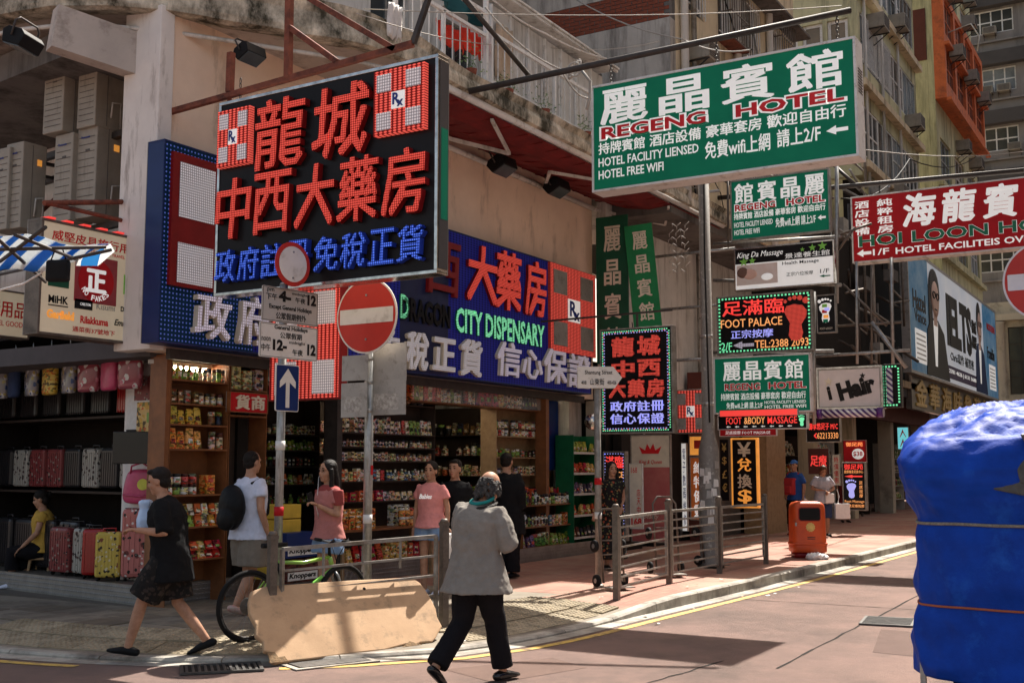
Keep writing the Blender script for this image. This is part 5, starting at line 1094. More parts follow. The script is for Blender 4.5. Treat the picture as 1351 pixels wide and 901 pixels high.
for k, (tlb, brb, m_, lab, s_) in enumerate((((899, 585), (907, 700), 'letter_white', 'narrow white vertical notice with blue print between the panels', '電子數碼維修'), ((1098, 600), (1109, 640), 'letter_cream', 'pale poster beside the far price sign', '特價優惠'), ((1066, 592), (1094, 625), 'maroon_wall', 'dark red poster in the far shop window', '足療'), ((1184, 564), (1199, 592), 'neon_cyan', 'turquoise lightbox with two red marks at the far shop', '人人'))):
    bb, W, H = board('shop_notice', lab, 'notice', 'X', [19.4, 28.5, 29, 33][k], tlb, brb, m_, .04, 'galv_dull', .01)
    if H > W * 1.6: column(bb, s_, W * .2, H * .05, W * .8, H * .95, ['letter_blue', 'letter_red'][min(k, 1)], z=.002, depth=.003)
    else: text(bb, s_, W * .1, H * .3, W * .9, H * .75, 'neon_red', .002, .003, .02)
# --- NO FAKES lightbox at the luggage shop
nf, W, H = board('luggage_lightbox_sign', 'cream lightbox with a red no fakes seal and small brand marks above the luggage shop', 'sign', 'Y', 10.4, (58, 291), (188, 453), 'cream_sign', .22, 'rail_brown', .03)
text(nf, '威堅皮具旅行用品', W * .08, H * .845, W * .93, H * .94, 'letter_red', .002, .004, .01); text(nf, 'LEATHER & TRAVEL GOODS', W * .45, H * .79, W * .93, H * .82, 'letter_red', .002, .003)
MB().box(W * .30, H * .32, .001, W * .71, H * .76, .005).build('red_square', mat('dull_red', (.34, .05, .055), rough=.4), nf)
def disc(cx, cy, r_, z0, z1, n_=28): return MB().prism([(cx + r_ * math.cos(2 * PI * k / n_), cy + r_ * math.sin(2 * PI * k / n_)) for k in range(n_)], z0, z1)
disc(W * .505, H * .53, H * .20, .006, .010).build('seal', 'sign_red', nf); text(nf, '正', W * .40, H * .42, W * .60, H * .64, 'letter_white', .011, .006, .04, name='character')
for i, c in enumerate('NO FAKES'):
    t = R(-145 + 14.5 * i); cx, cy = W * .505 + H * .165 * math.cos(t), H * .53 + H * .165 * math.sin(t)
    if c != ' ': text(nf, c, cx - .022, cy - .03, cx + .022, cy + .03, 'letter_white', .011, .003, .02, rotz=t + PI / 2)
MB().box(W * .06, H * .42, .001, W * .25, H * .60, .005).build('green_logo', 'banner_dark', nf); text(nf, 'Lovel', W * .08, H * .50, W * .23, H * .56, 'letter_white', .006, .003)
MB().box(W * .78, H * .45, .001, W * .95, H * .64, .005).build('lime_logo', 'letter_lime', nf); MB().prism([(W * .80, H * .61), (W * .93, H * .61), (W * .865, H * .47)][::-1], .006, .009).build('triangle', 'letter_white', nf)
text(nf, 'MiHK', W * .07, H * .27, W * .25, H * .34, 'letter_black', .002, .003, .03); MB().box(W * .07, H * .245, .001, W * .25, H * .255, .005).build('underline', 'letter_black', nf)
MB().box(W * .31, H * .25, .001, W * .48, H * .34, .005).build('black_logo', 'letter_black', nf); text(nf, 'CARLTON', W * .36, H * .285, W * .46, H * .31, 'letter_white', .006, .003)
text(nf, 'DELSEY', W * .76, H * .28, W * .93, H * .33, 'letter_black', .002, .003, .03); text(nf, 'Kisumi', W * .52, H * .27, W * .70, H * .33, 'plate_back', .002, .003)
text(nf, 'Garfield', W * .06, H * .13, W * .31, H * .21, 'letter_orange', .002, .003, .05); text(nf, 'Rilakkuma', W * .37, H * .12, W * .64, H * .19, 'letter_red', .002, .003, .03); text(nf, 'Eminent', W * .70, H * .14, W * .92, H * .20, 'letter_black', .002, .003, .02, shear=.3)
text(nf, '通菜街37號地下', W * .30, H * .035, W * .71, H * .085, 'letter_red', .002, .003, .01)
for k in range(6): MB().box(W * (.02 + .165 * k), H * 1.0 + .03, -.1, W * (.09 + .165 * k), H + .05, .03).build('red_bulb_strip', 'neon_red', nf)
LB = thing('lightbox_bracket', 'rusty bracket frame holding the cream luggage lightbox', 'frame', (7.7, 10.5, 4.5)); pole_bar(P(58, 268, 'Y', 10.5), P(200, 266, 'Y', 10.5), .03, 'bar', 'rust', LB); pole_bar(P(62, 268, 'Y', 10.5), P(200, 300, 'Y', 10.5), .025, 'bar', 'rust', LB); pole_bar(P(200, 262, 'Y', 10.5), P(201, 300, 'Y', 10.5), .03, 'bar', 'rust', LB)
# hanging hand tag sign on the shop wall: 貨 red sign
hb, W, H = board('red_goods_sign', 'red shop sign with two cream characters among the shelves', 'sign', 'Y', 9.95, (304, 517), (352, 545), 'sign_red', .05, 'wood_orange', .01)
text(hb, '貨商', W * .12, H * .12, W * .95, H * .90, 'letter_cream', .002, .01, .03, each=True)
n2_, W, H = board('second_luggage_sign', 'pale shop sign in the shade under the striped canopy at the far left', 'sign', 'Y', 11.6, (-60, 375), (36, 446), 'cream_sign', .15, 'rail_brown', .02)
text(n2_, '旅行用品', W * .25, H * .42, W * .96, H * .80, 'letter_red', .002, .004, .01); text(n2_, 'TRAVEL GOODS', W * .4, H * .22, W * .96, H * .34, 'letter_red', .002, .003)

# ================================================================ THE SHOPS
rc = random.Random(11)
def prod_mesh(kind, w_, h_, d_, m, cap='goods_white'):
    b = MB()
    if kind == 'box': b.box(-w_ / 2, 0, 0, w_ / 2, d_, h_); b.cur = 1; b.box(-w_ * .38, -.003, h_ * .18, w_ * .38, -.0005, h_ * .34); b.box(-w_ * .3, -.003, h_ * .62, w_ * .3, -.0005, h_ * .80)
    elif kind == 'bottle': b.lathe([(w_ * .46, 0), (w_ * .48, h_ * .1), (w_ * .48, h_ * .62), (w_ * .20, h_ * .76), (w_ * .18, h_ * .84)], (0, w_ / 2, 0), 8); b.cur = 1; b.lathe([(w_ * .24, h_ * .84), (w_ * .22, h_)], (0, w_ / 2, 0), 8); b.box(-w_ * .3, -.004, h_ * .2, w_ * .3, .012, h_ * .55)
    elif kind == 'packet': b.hexa([(-w_ / 2, 0, 0), (w_ / 2, 0, 0), (w_ / 2, d_, 0), (-w_ / 2, d_, 0)], [(-w_ * .42, d_ * .4, h_), (w_ * .42, d_ * .4, h_), (w_ * .42, d_ * .5, h_), (-w_ * .42, d_ * .5, h_)]); b.cur = 1; b.hexa([(-w_ * .3, -.004, h_ * .25), (w_ * .3, -.004, h_ * .25), (w_ * .3, .02, h_ * .25), (-w_ * .3, .02, h_ * .25)], [(-w_ * .25, .01, h_ * .5), (w_ * .25, .01, h_ * .5), (w_ * .25, .03, h_ * .5), (-w_ * .25, .03, h_ * .5)])
    elif kind == 'jar': b.lathe([(w_ * .46, 0), (w_ * .48, h_ * .12), (w_ * .46, h_ * .72)], (0, w_ / 2, 0), 10); b.cur = 1; b.lathe([(w_ * .47, h_ * .72), (w_ * .45, h_)], (0, w_ / 2, 0), 10)
    return b.mesh(kind, [m, cap])
_pm = {}
NM = {'box': 'product_box', 'bottle': 'bottle', 'packet': 'packet', 'jar': 'jar'}
ADJ = {'goods': 'mixed colour', 'goods_white': 'pale', 'goods_yellow': 'yellow', 'goods_orange': 'orange', 'goods_green': 'green', 'goods_pale': 'pastel', 'goods_dark': 'dark', 'goods_red': 'red', 'goods_purple': 'purple'}
LV = ['top', 'second', 'third', 'fourth', 'fifth', 'sixth', 'seventh']
def row(origin, yaw, length, kind, w_, h_, d_, m, where, gap=.15, stack=1, cap=None):
    """one row of goods standing on a shelf; every item is its own object"""
    if length / (w_ * (1 + gap)) >= 7 and stack == 1 and not where.endswith('part'):
        f_ = rc.uniform(.4, .62); k2 = rc.choice([k for k in ('box', 'bottle', 'packet', 'jar') if k != kind]); m2 = m if rc.random() < .45 else rc.choice(['goods', 'goods_pale', 'goods_green', 'goods_white', 'goods_dark'])
        row(origin, yaw, length * f_, kind, w_, h_, d_, m, where + ', nearer part', gap, 1, cap); row((origin[0] + length * f_ * math.cos(yaw), origin[1] + length * f_ * math.sin(yaw), origin[2]), yaw, length * (1 - f_), k2, w_ * rc.uniform(.8, 1.1), h_ * rc.uniform(.8, 1.08), d_, m2, where + ', farther part', gap, 1, cap); return
    key = (kind, w_, h_, d_, m)
    if key not in _pm: _pm[key] = prod_mesh(kind, w_, h_, d_, m, cap or ('goods_dark' if m in ('goods_white', 'goods_yellow', 'goods_pale') else 'goods_white'))
    me = _pm[key]; n_ = max(1, int(length / (w_ * (1 + gap)))); st = length / n_; ca, sa = math.cos(yaw), math.sin(yaw)
    for i in range(n_):
        if rc.random() < .05: continue
        for k in range(stack):
            a = st * (i + .5) + rc.uniform(-.1, .1) * w_ * gap; b = rc.uniform(0, .02)
            o = link(NM[kind], me); o.location = (origin[0] + a * ca - b * sa, origin[1] + a * sa + b * ca, origin[2] + k * h_ * 1.01); o.rotation_euler = (0, 0, yaw + rc.uniform(-.09, .09)); s_ = rc.uniform(.84, 1.06) if stack == 1 else 1; o.scale = (s_, s_, s_ * (rc.uniform(.9, 1.1) if stack == 1 else 1))
            o['label'] = '%s %s standing %s' % (ADJ[m], kind, where); o['category'] = kind; o['group'] = '%s %s %s' % (ADJ[m], 'boxes' if kind == 'box' else kind + 's', where)
def shelving(label, x0, x1, y, zs, ztop, dep=.32, m='shelf_dark', back='shelf_dark', zb=.13, side=True, yaw=0, cat='shelf unit'):
    r = thing('shelf_unit', label, cat, (x0, y, zb), yaw); Lx = x1 - x0
    for z in zs: MB().box(.012, 0, z - zb - .02, Lx - .012, dep, z - zb).build('shelf', m, r)
    MB().box(0, dep + .001, 0, Lx, dep + .02, ztop - zb).build('back_panel', back, r)
    if side:
        for a in (0, Lx - .01): MB().box(a, 0, 0, a + .01, dep, ztop - zb).build('side_panel', m, r)
    return r
def zz(v, u, Y): return P(u, v, 'Y', Y).z
# cabinet at the corner (orange wood)
Y = 10.08; xa, xb = P(224, 560, 'Y', Y).x, P(301, 560, 'Y', Y).x
zs = [zz(v, 262, Y) for v in (502, 533, 560, 592, 652, 694, 737)]
cb = shelving('orange wood glass fronted cabinet at the shop corner, beside the striding man', xa, xb, Y, zs, 3.0, .33, 'wood_orange', 'wood_orange', cat='cabinet')
W_ = 'in the corner cabinet, '
Lc = xb - xa - .04; oz = lambda z: (xa + .02, Y + .02, z)
row(oz(zs[0]), 0, Lc, 'bottle', .075, .17, .07, 'goods_green', W_ + 'top shelf'); row(oz(zs[1]), 0, Lc, 'box', .085, .16, .08, 'goods_dark', W_ + 'second shelf', .1)
row(oz(zs[2]), 0, Lc, 'packet', .115, .20, .07, 'goods_yellow', W_ + 'third shelf', .05); row(oz(zs[3]), 0, Lc, 'packet', .115, .21, .07, 'goods_orange', W_ + 'fourth shelf', .05)
row(oz(zs[4]), 0, Lc * .55, 'jar', .11, .12, .1, 'goods_white', W_ + 'fifth shelf left side', .05, 2); row((xa + Lc * .6, Y + .02, zs[4]), 0, Lc * .38, 'box', .16, .26, .12, 'goods_orange', W_ + 'fifth shelf right side', .05)
row(oz(zs[5]), 0, Lc, 'packet', .10, .13, .08, 'goods', W_ + 'sixth shelf', .03, 2); row(oz(zs[6]), 0, Lc, 'packet', .12, .10, .1, 'goods_red', W_ + 'lowest shelf', .03, 2)
MB().box(xa - .07, 10.08, .36, xa - .005, 10.3, 3.0).build('wooden_post', 'wood_orange', None, label='upright orange wooden post at the left edge of the corner cabinet', cat='post')
MB().box(9.0, 9.93, 2.93, 19.2, 10.0, 3.05).build('sign_soffit_rail', 'dark_steel', None, label='dark rail along the underside of the blue fascia sign', cat='rail')
# second cabinet
xc, xd = xb + .02, P(352, 560, 'Y', Y).x; z0 = zz(514, 325, Y)
c2 = shelving('tall cabinet with a red sign, second from the shop corner', xc, xd, Y, [z0, zz(548, 325, Y)], 3.0, .3, 'wood_orange', 'shelf_dark', cat='cabinet')
row((xc + .02, Y + .02, z0), 0, xd - xc - .04, 'box', .15, .27, .12, 'goods_pale', 'on top shelf of second cabinet', .05)
zs = [zz(v, 325, 11.2) for v in (570, 592, 615, 640, 668)]
shelving('dark shelving inside the doorway, left of the entrance', 11.3, 13.2, 11.3, zs, 2.9, .3); 
for i, z in enumerate(zs): row((11.34, 11.32, z), 0, 1.8, ['jar', 'bottle'][i % 2], .08, .14, .07, ['goods_pale', 'goods_green', 'goods_dark'][i % 3], 'on %s shelf inside the doorway' % LV[i], .2)
# counter bins of sweets under cabinets, yellow crates and display boxes
for i, (u, v, w_, h_, m_, lab, s_) in enumerate(((432, 735, .42, .30, 'road_blue', 'dark blue printed display carton behind the bicycle, lettered KNOPPERS', 'Knoppers'), (432, 768, .42, .28, 'goods_dark', 'lower display carton of the two lettered KNOPPERS', 'Knoppers'))):
    a = P(378, v, 'Y', 9.35); r = thing('display_carton', lab, 'carton', (a.x, 9.35, a.z - .02)); MB().box(0, 0, 0, w_ + .15, .35, h_).build('carton_body', m_, r, bevel=.005); MB().box(.02, -.004, h_ * .1, w_ + .13, -.001, h_ * .45).build('print_band', 'paper_white', r)
    t = text(r, s_, .04, h_ * .13, w_ + .1, h_ * .42, 'letter_black', 0, .002, .03, shear=.2); t.rotation_euler = (PI / 2, 0, 0); t.location = (0, -.005, 0)
cr = None
a = P(366, 745, 'Y', 9.5)
for k in range(5):
    m = MB(); frame_rect(m, .42, .30, .02, 0, .17); m.box(0, 0, .0, .42, .30, .02)
    r = m.build('yellow_crate', mat('crate_yellow', (.62, .40, .05)) if k == 0 else bpy.data.materials['crate_yellow'], None, (a.x, 9.55, .37 + k * .18), None, .01, cat='crate'); r['label'] = '%s yellow plastic crate in the stack behind the pole' % ['lowest', 'second lowest', 'middle', 'second highest', 'topmost'][k]; r['group'] = 'yellow crates stacked by the entrance'
# open shelving along the front, middle bay
Y = 10.35; xa, xb = P(450, 580, 'Y', Y).x, P(574, 580, 'Y', Y).x
vs_ = (532, 572, 590, 608, 634, 660)
zs = [zz(v, 512, Y) for v in vs_]
shelving('cosmetics shelving facing the street behind the no entry sign', xa, xb, Y, zs, 3.0, .3, 'shelf_dark', 'shelf_dark')
spec = [('box', .14, .20, 'goods_dark', 1), ('box', .09, .22, 'goods_pale', 1), ('bottle', .07, .12, 'goods_pale', 1), ('box', .07, .12, 'goods_pale', 1), ('box', .085, .17, 'goods', 1), ('box', .16, .14, 'goods_red', 1)]
for i, (k, w_, h_, m_, st) in enumerate(spec): row((xa + .03, Y + .02, zs[i]), 0, xb - xa - .06, k, w_, h_, .08, m_, 'on %s shelf of the cosmetics shelving' % LV[i], .06, st)
row((xa + .05, Y + .1, zs[1] + .0), 0, .5, 'bottle', .06, .2, .06, 'goods_purple', 'at the left end of the cosmetics shelving', .1)
for i, (u0, u1, h_, w_, m_, kd, lab) in enumerate(((535, 572, .13, .11, 'goods_orange', 'jar', 'on the low front table by the pink shirt woman'), (455, 500, .14, .13, 'goods_orange', 'box', 'on the low front table behind the pole'), (520, 560, .15, .1, 'goods_white', 'box', 'at the back of the low front table'))):
    q = P(u0, 700, 'Y', 9.95 + (.25 if i == 2 else 0)); q2 = P(u1, 700, 'Y', 9.95); row((q.x, 10.0 + (.22 if i == 2 else 0), .86), 0, q2.x - q.x, kd, w_, h_, .1, m_, lab, .03, 2)
tb = thing('display_table', 'low wooden display table with packed goods along the shop front', 'table', (P(452, 700, 'Y', 9.95).x, 9.95, .13)); tw = P(572, 700, 'Y', 9.95).x - tb.location.x
MB().box(0, 0, .70, tw, .42, .73).build('tabletop', 'wood_orange', tb)
for x in (0, tw - .05):
    for y in (0, .37): MB().box(x, y, 0, x + .05, y + .05, .70).build('leg', 'wood', tb)
MB().box(.02, .1, .25, tw - .02, .36, .28).build('lower_shelf', 'wood_orange', tb); row((tb.location.x + .05, 10.06, .41), 0, tw - .1, 'packet', .16, .24, .14, 'goods_red', 'under the low display table', .05)
# high shelf behind the glass under the fascia
Y = 10.12; xa, xb = P(542, 520, 'Y', Y).x, P(718, 520, 'Y', Y).x; z = zz(532, 600, Y)
shelving('long high shelf directly under the fascia sign', xa, xb, Y, [z], z + .42, .3, 'wood_orange', 'shelf_dark', zb=z - .02, side=False)
row((xa + .02, Y + .02, z), 0, (xb - xa) * .45, 'box', .10, .34, .08, 'goods', 'on the high shelf under the fascia, left half', .05); row((xa + (xb - xa) * .48, Y + .02, z), 0, (xb - xa) * .2, 'packet', .16, .32, .1, 'goods_red', 'on the high shelf under the fascia, middle', .1); row((xa + (xb - xa) * .7, Y + .02, z), 0, (xb - xa) * .28, 'box', .09, .28, .08, 'goods_pale', 'on the high shelf under the fascia, right end', .05)
MB().box(xa, 10.08, z, xb, 10.09, z + .42).build('glass_screen', 'clear_glass', None, label='clear glass screen in front of the high shelf', cat='glass')
# deep interior
Y = 13.4; zs = [.75, 1.15, 1.55, 1.95, 2.35]
shelving('dim rear wall shelving deep inside the pharmacy', 14.2, 17.0, Y, zs, 2.9, .35)
r_ = shelving('long end wall shelving inside the pharmacy, seen through the open doorway', 0, 3.9, 0, zs, 2.9, .3); r_.location = (18.85, 14.5, .13); r_.rotation_euler = (0, 0, -PI / 2)
for i, z in enumerate(zs): row((18.87, 14.45, z), -PI / 2, 3.8, ['jar', 'bottle'][i % 2], .15, .22, .1, ['goods_pale', 'goods_green', 'goods', 'goods_white', 'goods_dark'][i], 'on %s shelf of the end wall shelving' % LV[4 - i], .12)
for i, z in enumerate(zs): row((14.25, Y + .02, z), 0, 2.7, ['bottle', 'box'][i % 2], .14, .24, .1, ['goods_green', 'goods_pale', 'goods_dark', 'goods_pale', 'goods'][i], 'on %s shelf deep inside the pharmacy' % LV[4 - i], .15)
# right front shelves
Y = 10.2; xa, xb = P(655, 560, 'Y', Y).x, P(718, 560, 'Y', Y).x; zs = [zz(v, 690, Y) for v in (576, 603, 626)]
shelving('upper wooden shelf unit right of the balding man', xa, xb, Y, zs, 3.0, .3, 'wood', 'wood')
for i, z in enumerate(zs): row((xa + .03, Y + .02, z), 0, xb - xa - .05, 'jar', .10, .14, .08, ['goods_white', 'goods_green', 'goods_pale'][i], 'on %s shelf of the upper wooden unit' % LV[i], .08, 2 if i == 0 else 1)
Y = 9.92; xa, xb = P(690, 690, 'Y', Y).x, P(756, 690, 'Y', Y).x; zs = [zz(v, 725, Y) for v in (665, 693, 719)]
shelving('orange wooden street rack of white bottles beside the green shelves', xa, xb, Y, zs, zs[0] + .3, .38, 'wood_orange', 'shelf_dark')
row((xa + .03, Y + .02, zs[0]), 0, xb - xa - .05, 'bottle', .10, .24, .1, 'goods_white', 'on top shelf of the street rack', .06); row((xa + .03, Y + .2, zs[0]), 0, xb - xa - .05, 'box', .12, .34, .1, 'goods_red', 'behind the bottles of the street rack', .3)
row((xa + .03, Y + .02, zs[1]), 0, xb - xa - .05, 'bottle', .10, .24, .1, 'goods_white', 'on middle shelf of the street rack', .06); row((xa + .03, Y + .02, zs[2]), 0, (xb - xa) * .55, 'packet', .13, .22, .1, 'goods_purple', 'on lowest shelf of the street rack, left', .05); row((xa + (xb - xa) * .58, Y + .02, zs[2]), 0, (xb - xa) * .4, 'packet', .13, .2, .1, 'goods_green', 'on lowest shelf of the street rack, right', .05)
Y = 9.85; xa, xb = P(757, 640, 'Y', Y).x, P(788, 640, 'Y', Y).x; zs = [zz(v, 770, Y) for v in (597, 624, 651, 679, 708)]
shelving('dark green shelf unit at the end of the pharmacy front', xa, xb, Y, zs, zs[0] + .32, .36, 'shelf_green', 'shelf_green')
for i, z in enumerate(zs): row((xa + .03, Y + .02, z), 0, xb - xa - .06, 'packet', .13, .20, .1, ['goods_green', 'goods_red', 'goods_purple', 'goods_red', 'goods_dark'][i], 'on %s shelf of the green unit' % LV[i], .05)
for i, z in enumerate(zs): MB().box(xa, Y - .012, z - .03, xb, Y - .002, z + .012).build('shelf_edge_strip', 'shelf_white', None, label='%s pale price strip on the green shelf unit' % LV[i], cat='price strip')
MB().box(P(731, 540, 'Y', 10).x, 10.3, zz(620, 742, 10.3), P(755, 540, 'Y', 10).x, 10.36, 2.95).build('blue_glass_door', mat('blue_door', (.01, .035, .16), rough=.15), None, label='narrow dark blue glass panel between wooden and green shelves', cat='panel')
for u, m_, lab in ((721, 'wood_orange', 'orange wooden door post right of the pharmacy entrance'), (446, 'dark_steel', 'dark steel door post left of the cosmetics shelves'), (787, 'stone_cream', 'cream pilaster at the right end of the pharmacy')):
    x = P(u, 600, 'Y', 10).x; MB().box(x - .05, 9.98, .13, x + .06, 10.2, 3.0).build('door_post', m_, None, label=lab, cat='post')
# ceiling lights
for i, (x, y) in enumerate(((9.6, 10.4), (13.0, 11.8), (15.5, 10.9), (16.2, 12.6), (18.2, 10.9))):
    r = thing('ceiling_light', '%s fluorescent ceiling tube inside the pharmacy, counted from the corner' % LV[i].replace('top', 'first'), 'ceiling light', (x, y, 2.88)); MB().box(-.45, -.06, .03, .45, .06, .08).build('housing', 'shelf_white', r); q = MB(); q.tube([(-.43, 0, .0), (.43, 0, .0)], .018, 8); q.build('tube', 'tube_light', r)
# merchandise heaped in front, left bay (bulk sweets)
for i, (u, v, m_) in enumerate(((232, 700, 'goods'), (262, 700, 'goods'), (292, 703, 'goods'))):
    pass
# --- luggage shop in the side street
C0 = Vector((9.15, 10.4)); E1 = Vector((.124, .992)); E2 = Vector((.992, -.124)); LY = math.atan2(.992, .124)
def LG(a, b, z): q = C0 + E1 * a + E2 * b; return Vector((q.x, q.y, z))
LS = thing('luggage_shop', 'dark open luggage shop on the side street under the air conditioner platform', 'building', (9.15, 10.4, 0)); off = -Vector(LS.location)
def lgbox(name, a0, b0, z0, a1, b1, z1, m, root=None, **k):
    q = MB(); q.hexa([LG(a0, b0, z0), LG(a1, b0, z0), LG(a1, b1, z0), LG(a0, b1, z0)], [LG(a0, b0, z1), LG(a1, b0, z1), LG(a1, b1, z1), LG(a0, b1, z1)])
    if root: q.v = [tuple(Vector(v) - Vector(root.location)) for v in q.v]
    return q.build(name, m, root, **k)
lgbox('back_wall', .1, 1.35, .13, 18, 1.5, 7.01, 'dark_inside', LS); lgbox('ceiling', .1, .02, 3.42, 18, 1.35, 3.52, 'dark_inside', LS); lgbox('side_wall', 18, 0, .13, 18.2, 1.5, 7.01, 'old_white', LS); lgbox('inner_ceiling', .6, -.9, 6.5, 18, 1.09, 6.84, 'dark_render', LS); lgbox('shop_floor', .1, .04, .131, 18, 1.34, .36, 'dark_floor', LS)
lgbox('upper_wall', .3, 1.1, 3.53, 18, 1.34, 7.01, 'old_white', LS)
q = MB(); q.box(9.9 - 9.15, 10.56 - 10.4, .13, 10.45 - 9.15, 10.62 - 10.4, 7.01); q.build('partition', 'beige_wall', LS)
for z, nm_ in ((1.40, 'lower'), (2.37, 'upper')): lgbox('display_shelf', .6, .55, z - .03, 14, 1.34, z, 'shelf_dark', None, label='%s long steel shelf in the dark luggage shop' % nm_, cat='shelf')
lt = thing('ceiling_light', 'short fluorescent tube in the luggage shop below the cream lightbox', 'ceiling light', tuple(LG(.9, .35, 3.30)), LY); MB().box(-.3, -.04, .03, .3, .04, .09).build('housing', 'shelf_white', lt); q = MB(); q.tube([(-.28, 0, 0), (.28, 0, 0)], .016, 8); q.build('tube', mat('tube_dim', (1, .97, .9), emit=1.5), lt)
def suitcase(name, label, loc, w_, d_, h_, m, yaw=LY + PI, wheels=True, group=None, cat='suitcase', rim='lug_black'):
    r = thing(name, label, cat, loc, yaw, group); b = MB().box(-w_ / 2, -d_ / 2, .04, w_ / 2, d_ / 2, h_).build('shell', m, r, bevel=min(w_, d_) * .18)
    q = MB()
    for k in range(7): q.box(-w_ * .42 + k * w_ * .13, -d_ / 2 - .006, h_ * .12, -w_ * .42 + k * w_ * .13 + .012, -d_ / 2 + .01, h_ * .90)
    q.build('ribs', m, r); q = MB(); q.box(-w_ / 2 - .004, -.012, .05, -w_ / 2 + .004, .012, h_ * .97); q.box(w_ / 2 - .004, -.012, .05, w_ / 2 + .004, .012, h_ * .97); q.box(-w_ / 2, -.012, h_ - .006, w_ / 2, .012, h_ + .004); q.build('zip_band', rim, r)
    q = MB(); q.tube([(-.07, 0, h_), (-.07, 0, h_ + .04), (.07, 0, h_ + .04), (.07, 0, h_)], .011, 6); q.build('handle', rim, r)
    if wheels:
        for x in (-w_ * .38, w_ * .38):
            for y in (-d_ * .3, d_ * .3): q = MB(); q.lathe([(.028, -.012), (.028, .012)], (x, y, .0285), 8, 'x'); q.build('wheel', 'rubber', r)
    return r
VY = R(211 + 90)
a = P(187, 766, 'Z', .37); suitcase('suitcase', 'large pink printed suitcase standing at the shop corner under the pink bag', (a.x + .12, a.y + .12, .36), .48, .30, .86, 'lug_pink', VY)
a = P(141, 766, 'Z', .37); suitcase('suitcase', 'small yellow printed suitcase with red edges on the steel plinth', (a.x + .1, a.y + .1, .36), .30, .2, .58, 'lug_yellow', VY + .2, rim='lug_red')
a = P(120, 764, 'Z', .37); suitcase('suitcase', 'plain glossy red suitcase left of the yellow printed one', (a.x + .2, a.y + .2, .36), .28, .22, .6, 'lug_red', VY + .25)
for i, u in enumerate((8, 40, 72, 98)): a = P(u, 755, 'Z', .37); suitcase('suitcase', '%s black suitcase in the shade at the left of the luggage shop' % ['leftmost', 'second', 'third', 'rightmost'][i], tuple(LG(2.2 + .55 * (3 - i), .45, .36)), .44, .24, .66, 'lug_black', LY + PI)
tb = thing('display_block', 'dark display block behind the big pink suitcase', 'table', tuple(LG(.95, .85, .36)), LY); MB().box(-.35, -.3, 0, .35, .3, .92).build('block', 'shelf_dark', tb)
a = LG(.95, .62, 1.285); suitcase('suitcase', 'pale grey upright suitcase with red printed shoes left of the pink bag', tuple(a), .30, .16, .50, 'lug_grey', VY, wheels=False)
for i, (aa, bb, m_, lab) in enumerate(((1.55, .25, 'lug_white', 'white and black printed case on the floor behind the red suitcase'), (2.0, .2, 'lug_redwhite', 'dark red printed case on the floor left of the red suitcase'))): suitcase('suitcase', lab, tuple(LG(aa, bb, .36)), .42, .22, .6, m_, LY + PI)
pb = thing('pink_bag', 'puffy pink holdall with a round yellow badge on top of the pink suitcase', 'bag', tuple(P(191, 668, 'Y', P(187, 766, 'Z', .37).y + .12)), VY); pb.location.z = 1.265
q = MB(); q.loft([[(x * s_, y * (.75 + .25 * s_), z) for x, y in ((-.24, -.13), (-.08, -.17), (.10, -.17), (.24, -.12), (.26, .02), (.22, .13), (-.22, .13), (-.26, .0))] for s_, z in ((.8, 0), (1.02, .05), (1.04, .14), (.94, .28), (.84, .38), (.6, .43))]); o = q.build('body', 'bag_pink', pb); sb = o.modifiers.new('s', 'SUBSURF'); sb.levels = sb.render_levels = 2
q = MB(); q.lathe([(.065, 0), (.07, .01), (.06, .02)], (.02, -.155, .24), 16, 'y'); o = q.build('badge', mat('badge_yellow', (.75, .72, .10), rough=.4), pb); o.location = (0, -.02, 0)
q = MB(); q.tube([(-.15, -.12, .36), (-.12, -.17, .46), (.0, -.16, .50), (.1, -.15, .44), (.12, -.13, .36)], .012, 6); q.tube([(-.22, -.15, .12), (0, -.19, .10), (.22, -.15, .12)], .012, 6); q.build('strap', 'bag_pink', pb)
ms_ = ['lug_pink', 'lug_white', 'lug_black', 'lug_white', 'lug_black', 'lug_redwhite', 'lug_redwhite', 'lug_white', 'lug_black', 'lug_white', 'lug_pink', 'lug_black']
for i in range(12): suitcase('suitcase', '%s suitcase on the lower steel shelf, counted from the corner pillar' % ['first', 'second', 'third', 'fourth', 'fifth', 'sixth', 'seventh', 'eighth', 'ninth', 'tenth', 'eleventh', 'twelfth'][i], tuple(LG(.95 + .44 * i, .75, 1.40)), .38, .2, .56, ms_[i], LY + PI, wheels=False, group='suitcases on the lower shelf of the luggage shop')
for i in range(9): suitcase('suitcase', '%s dark case on the upper steel shelf, counted from the corner pillar' % ['first', 'second', 'third', 'fourth', 'fifth', 'sixth', 'seventh', 'eighth', 'ninth'][i], tuple(LG(.9 + .6 * i, .75, 2.37)), .42, .2, .42, 'lug_red' if i == 1 else 'lug_black', LY + PI, wheels=False, group='cases on the upper shelf of the luggage shop')
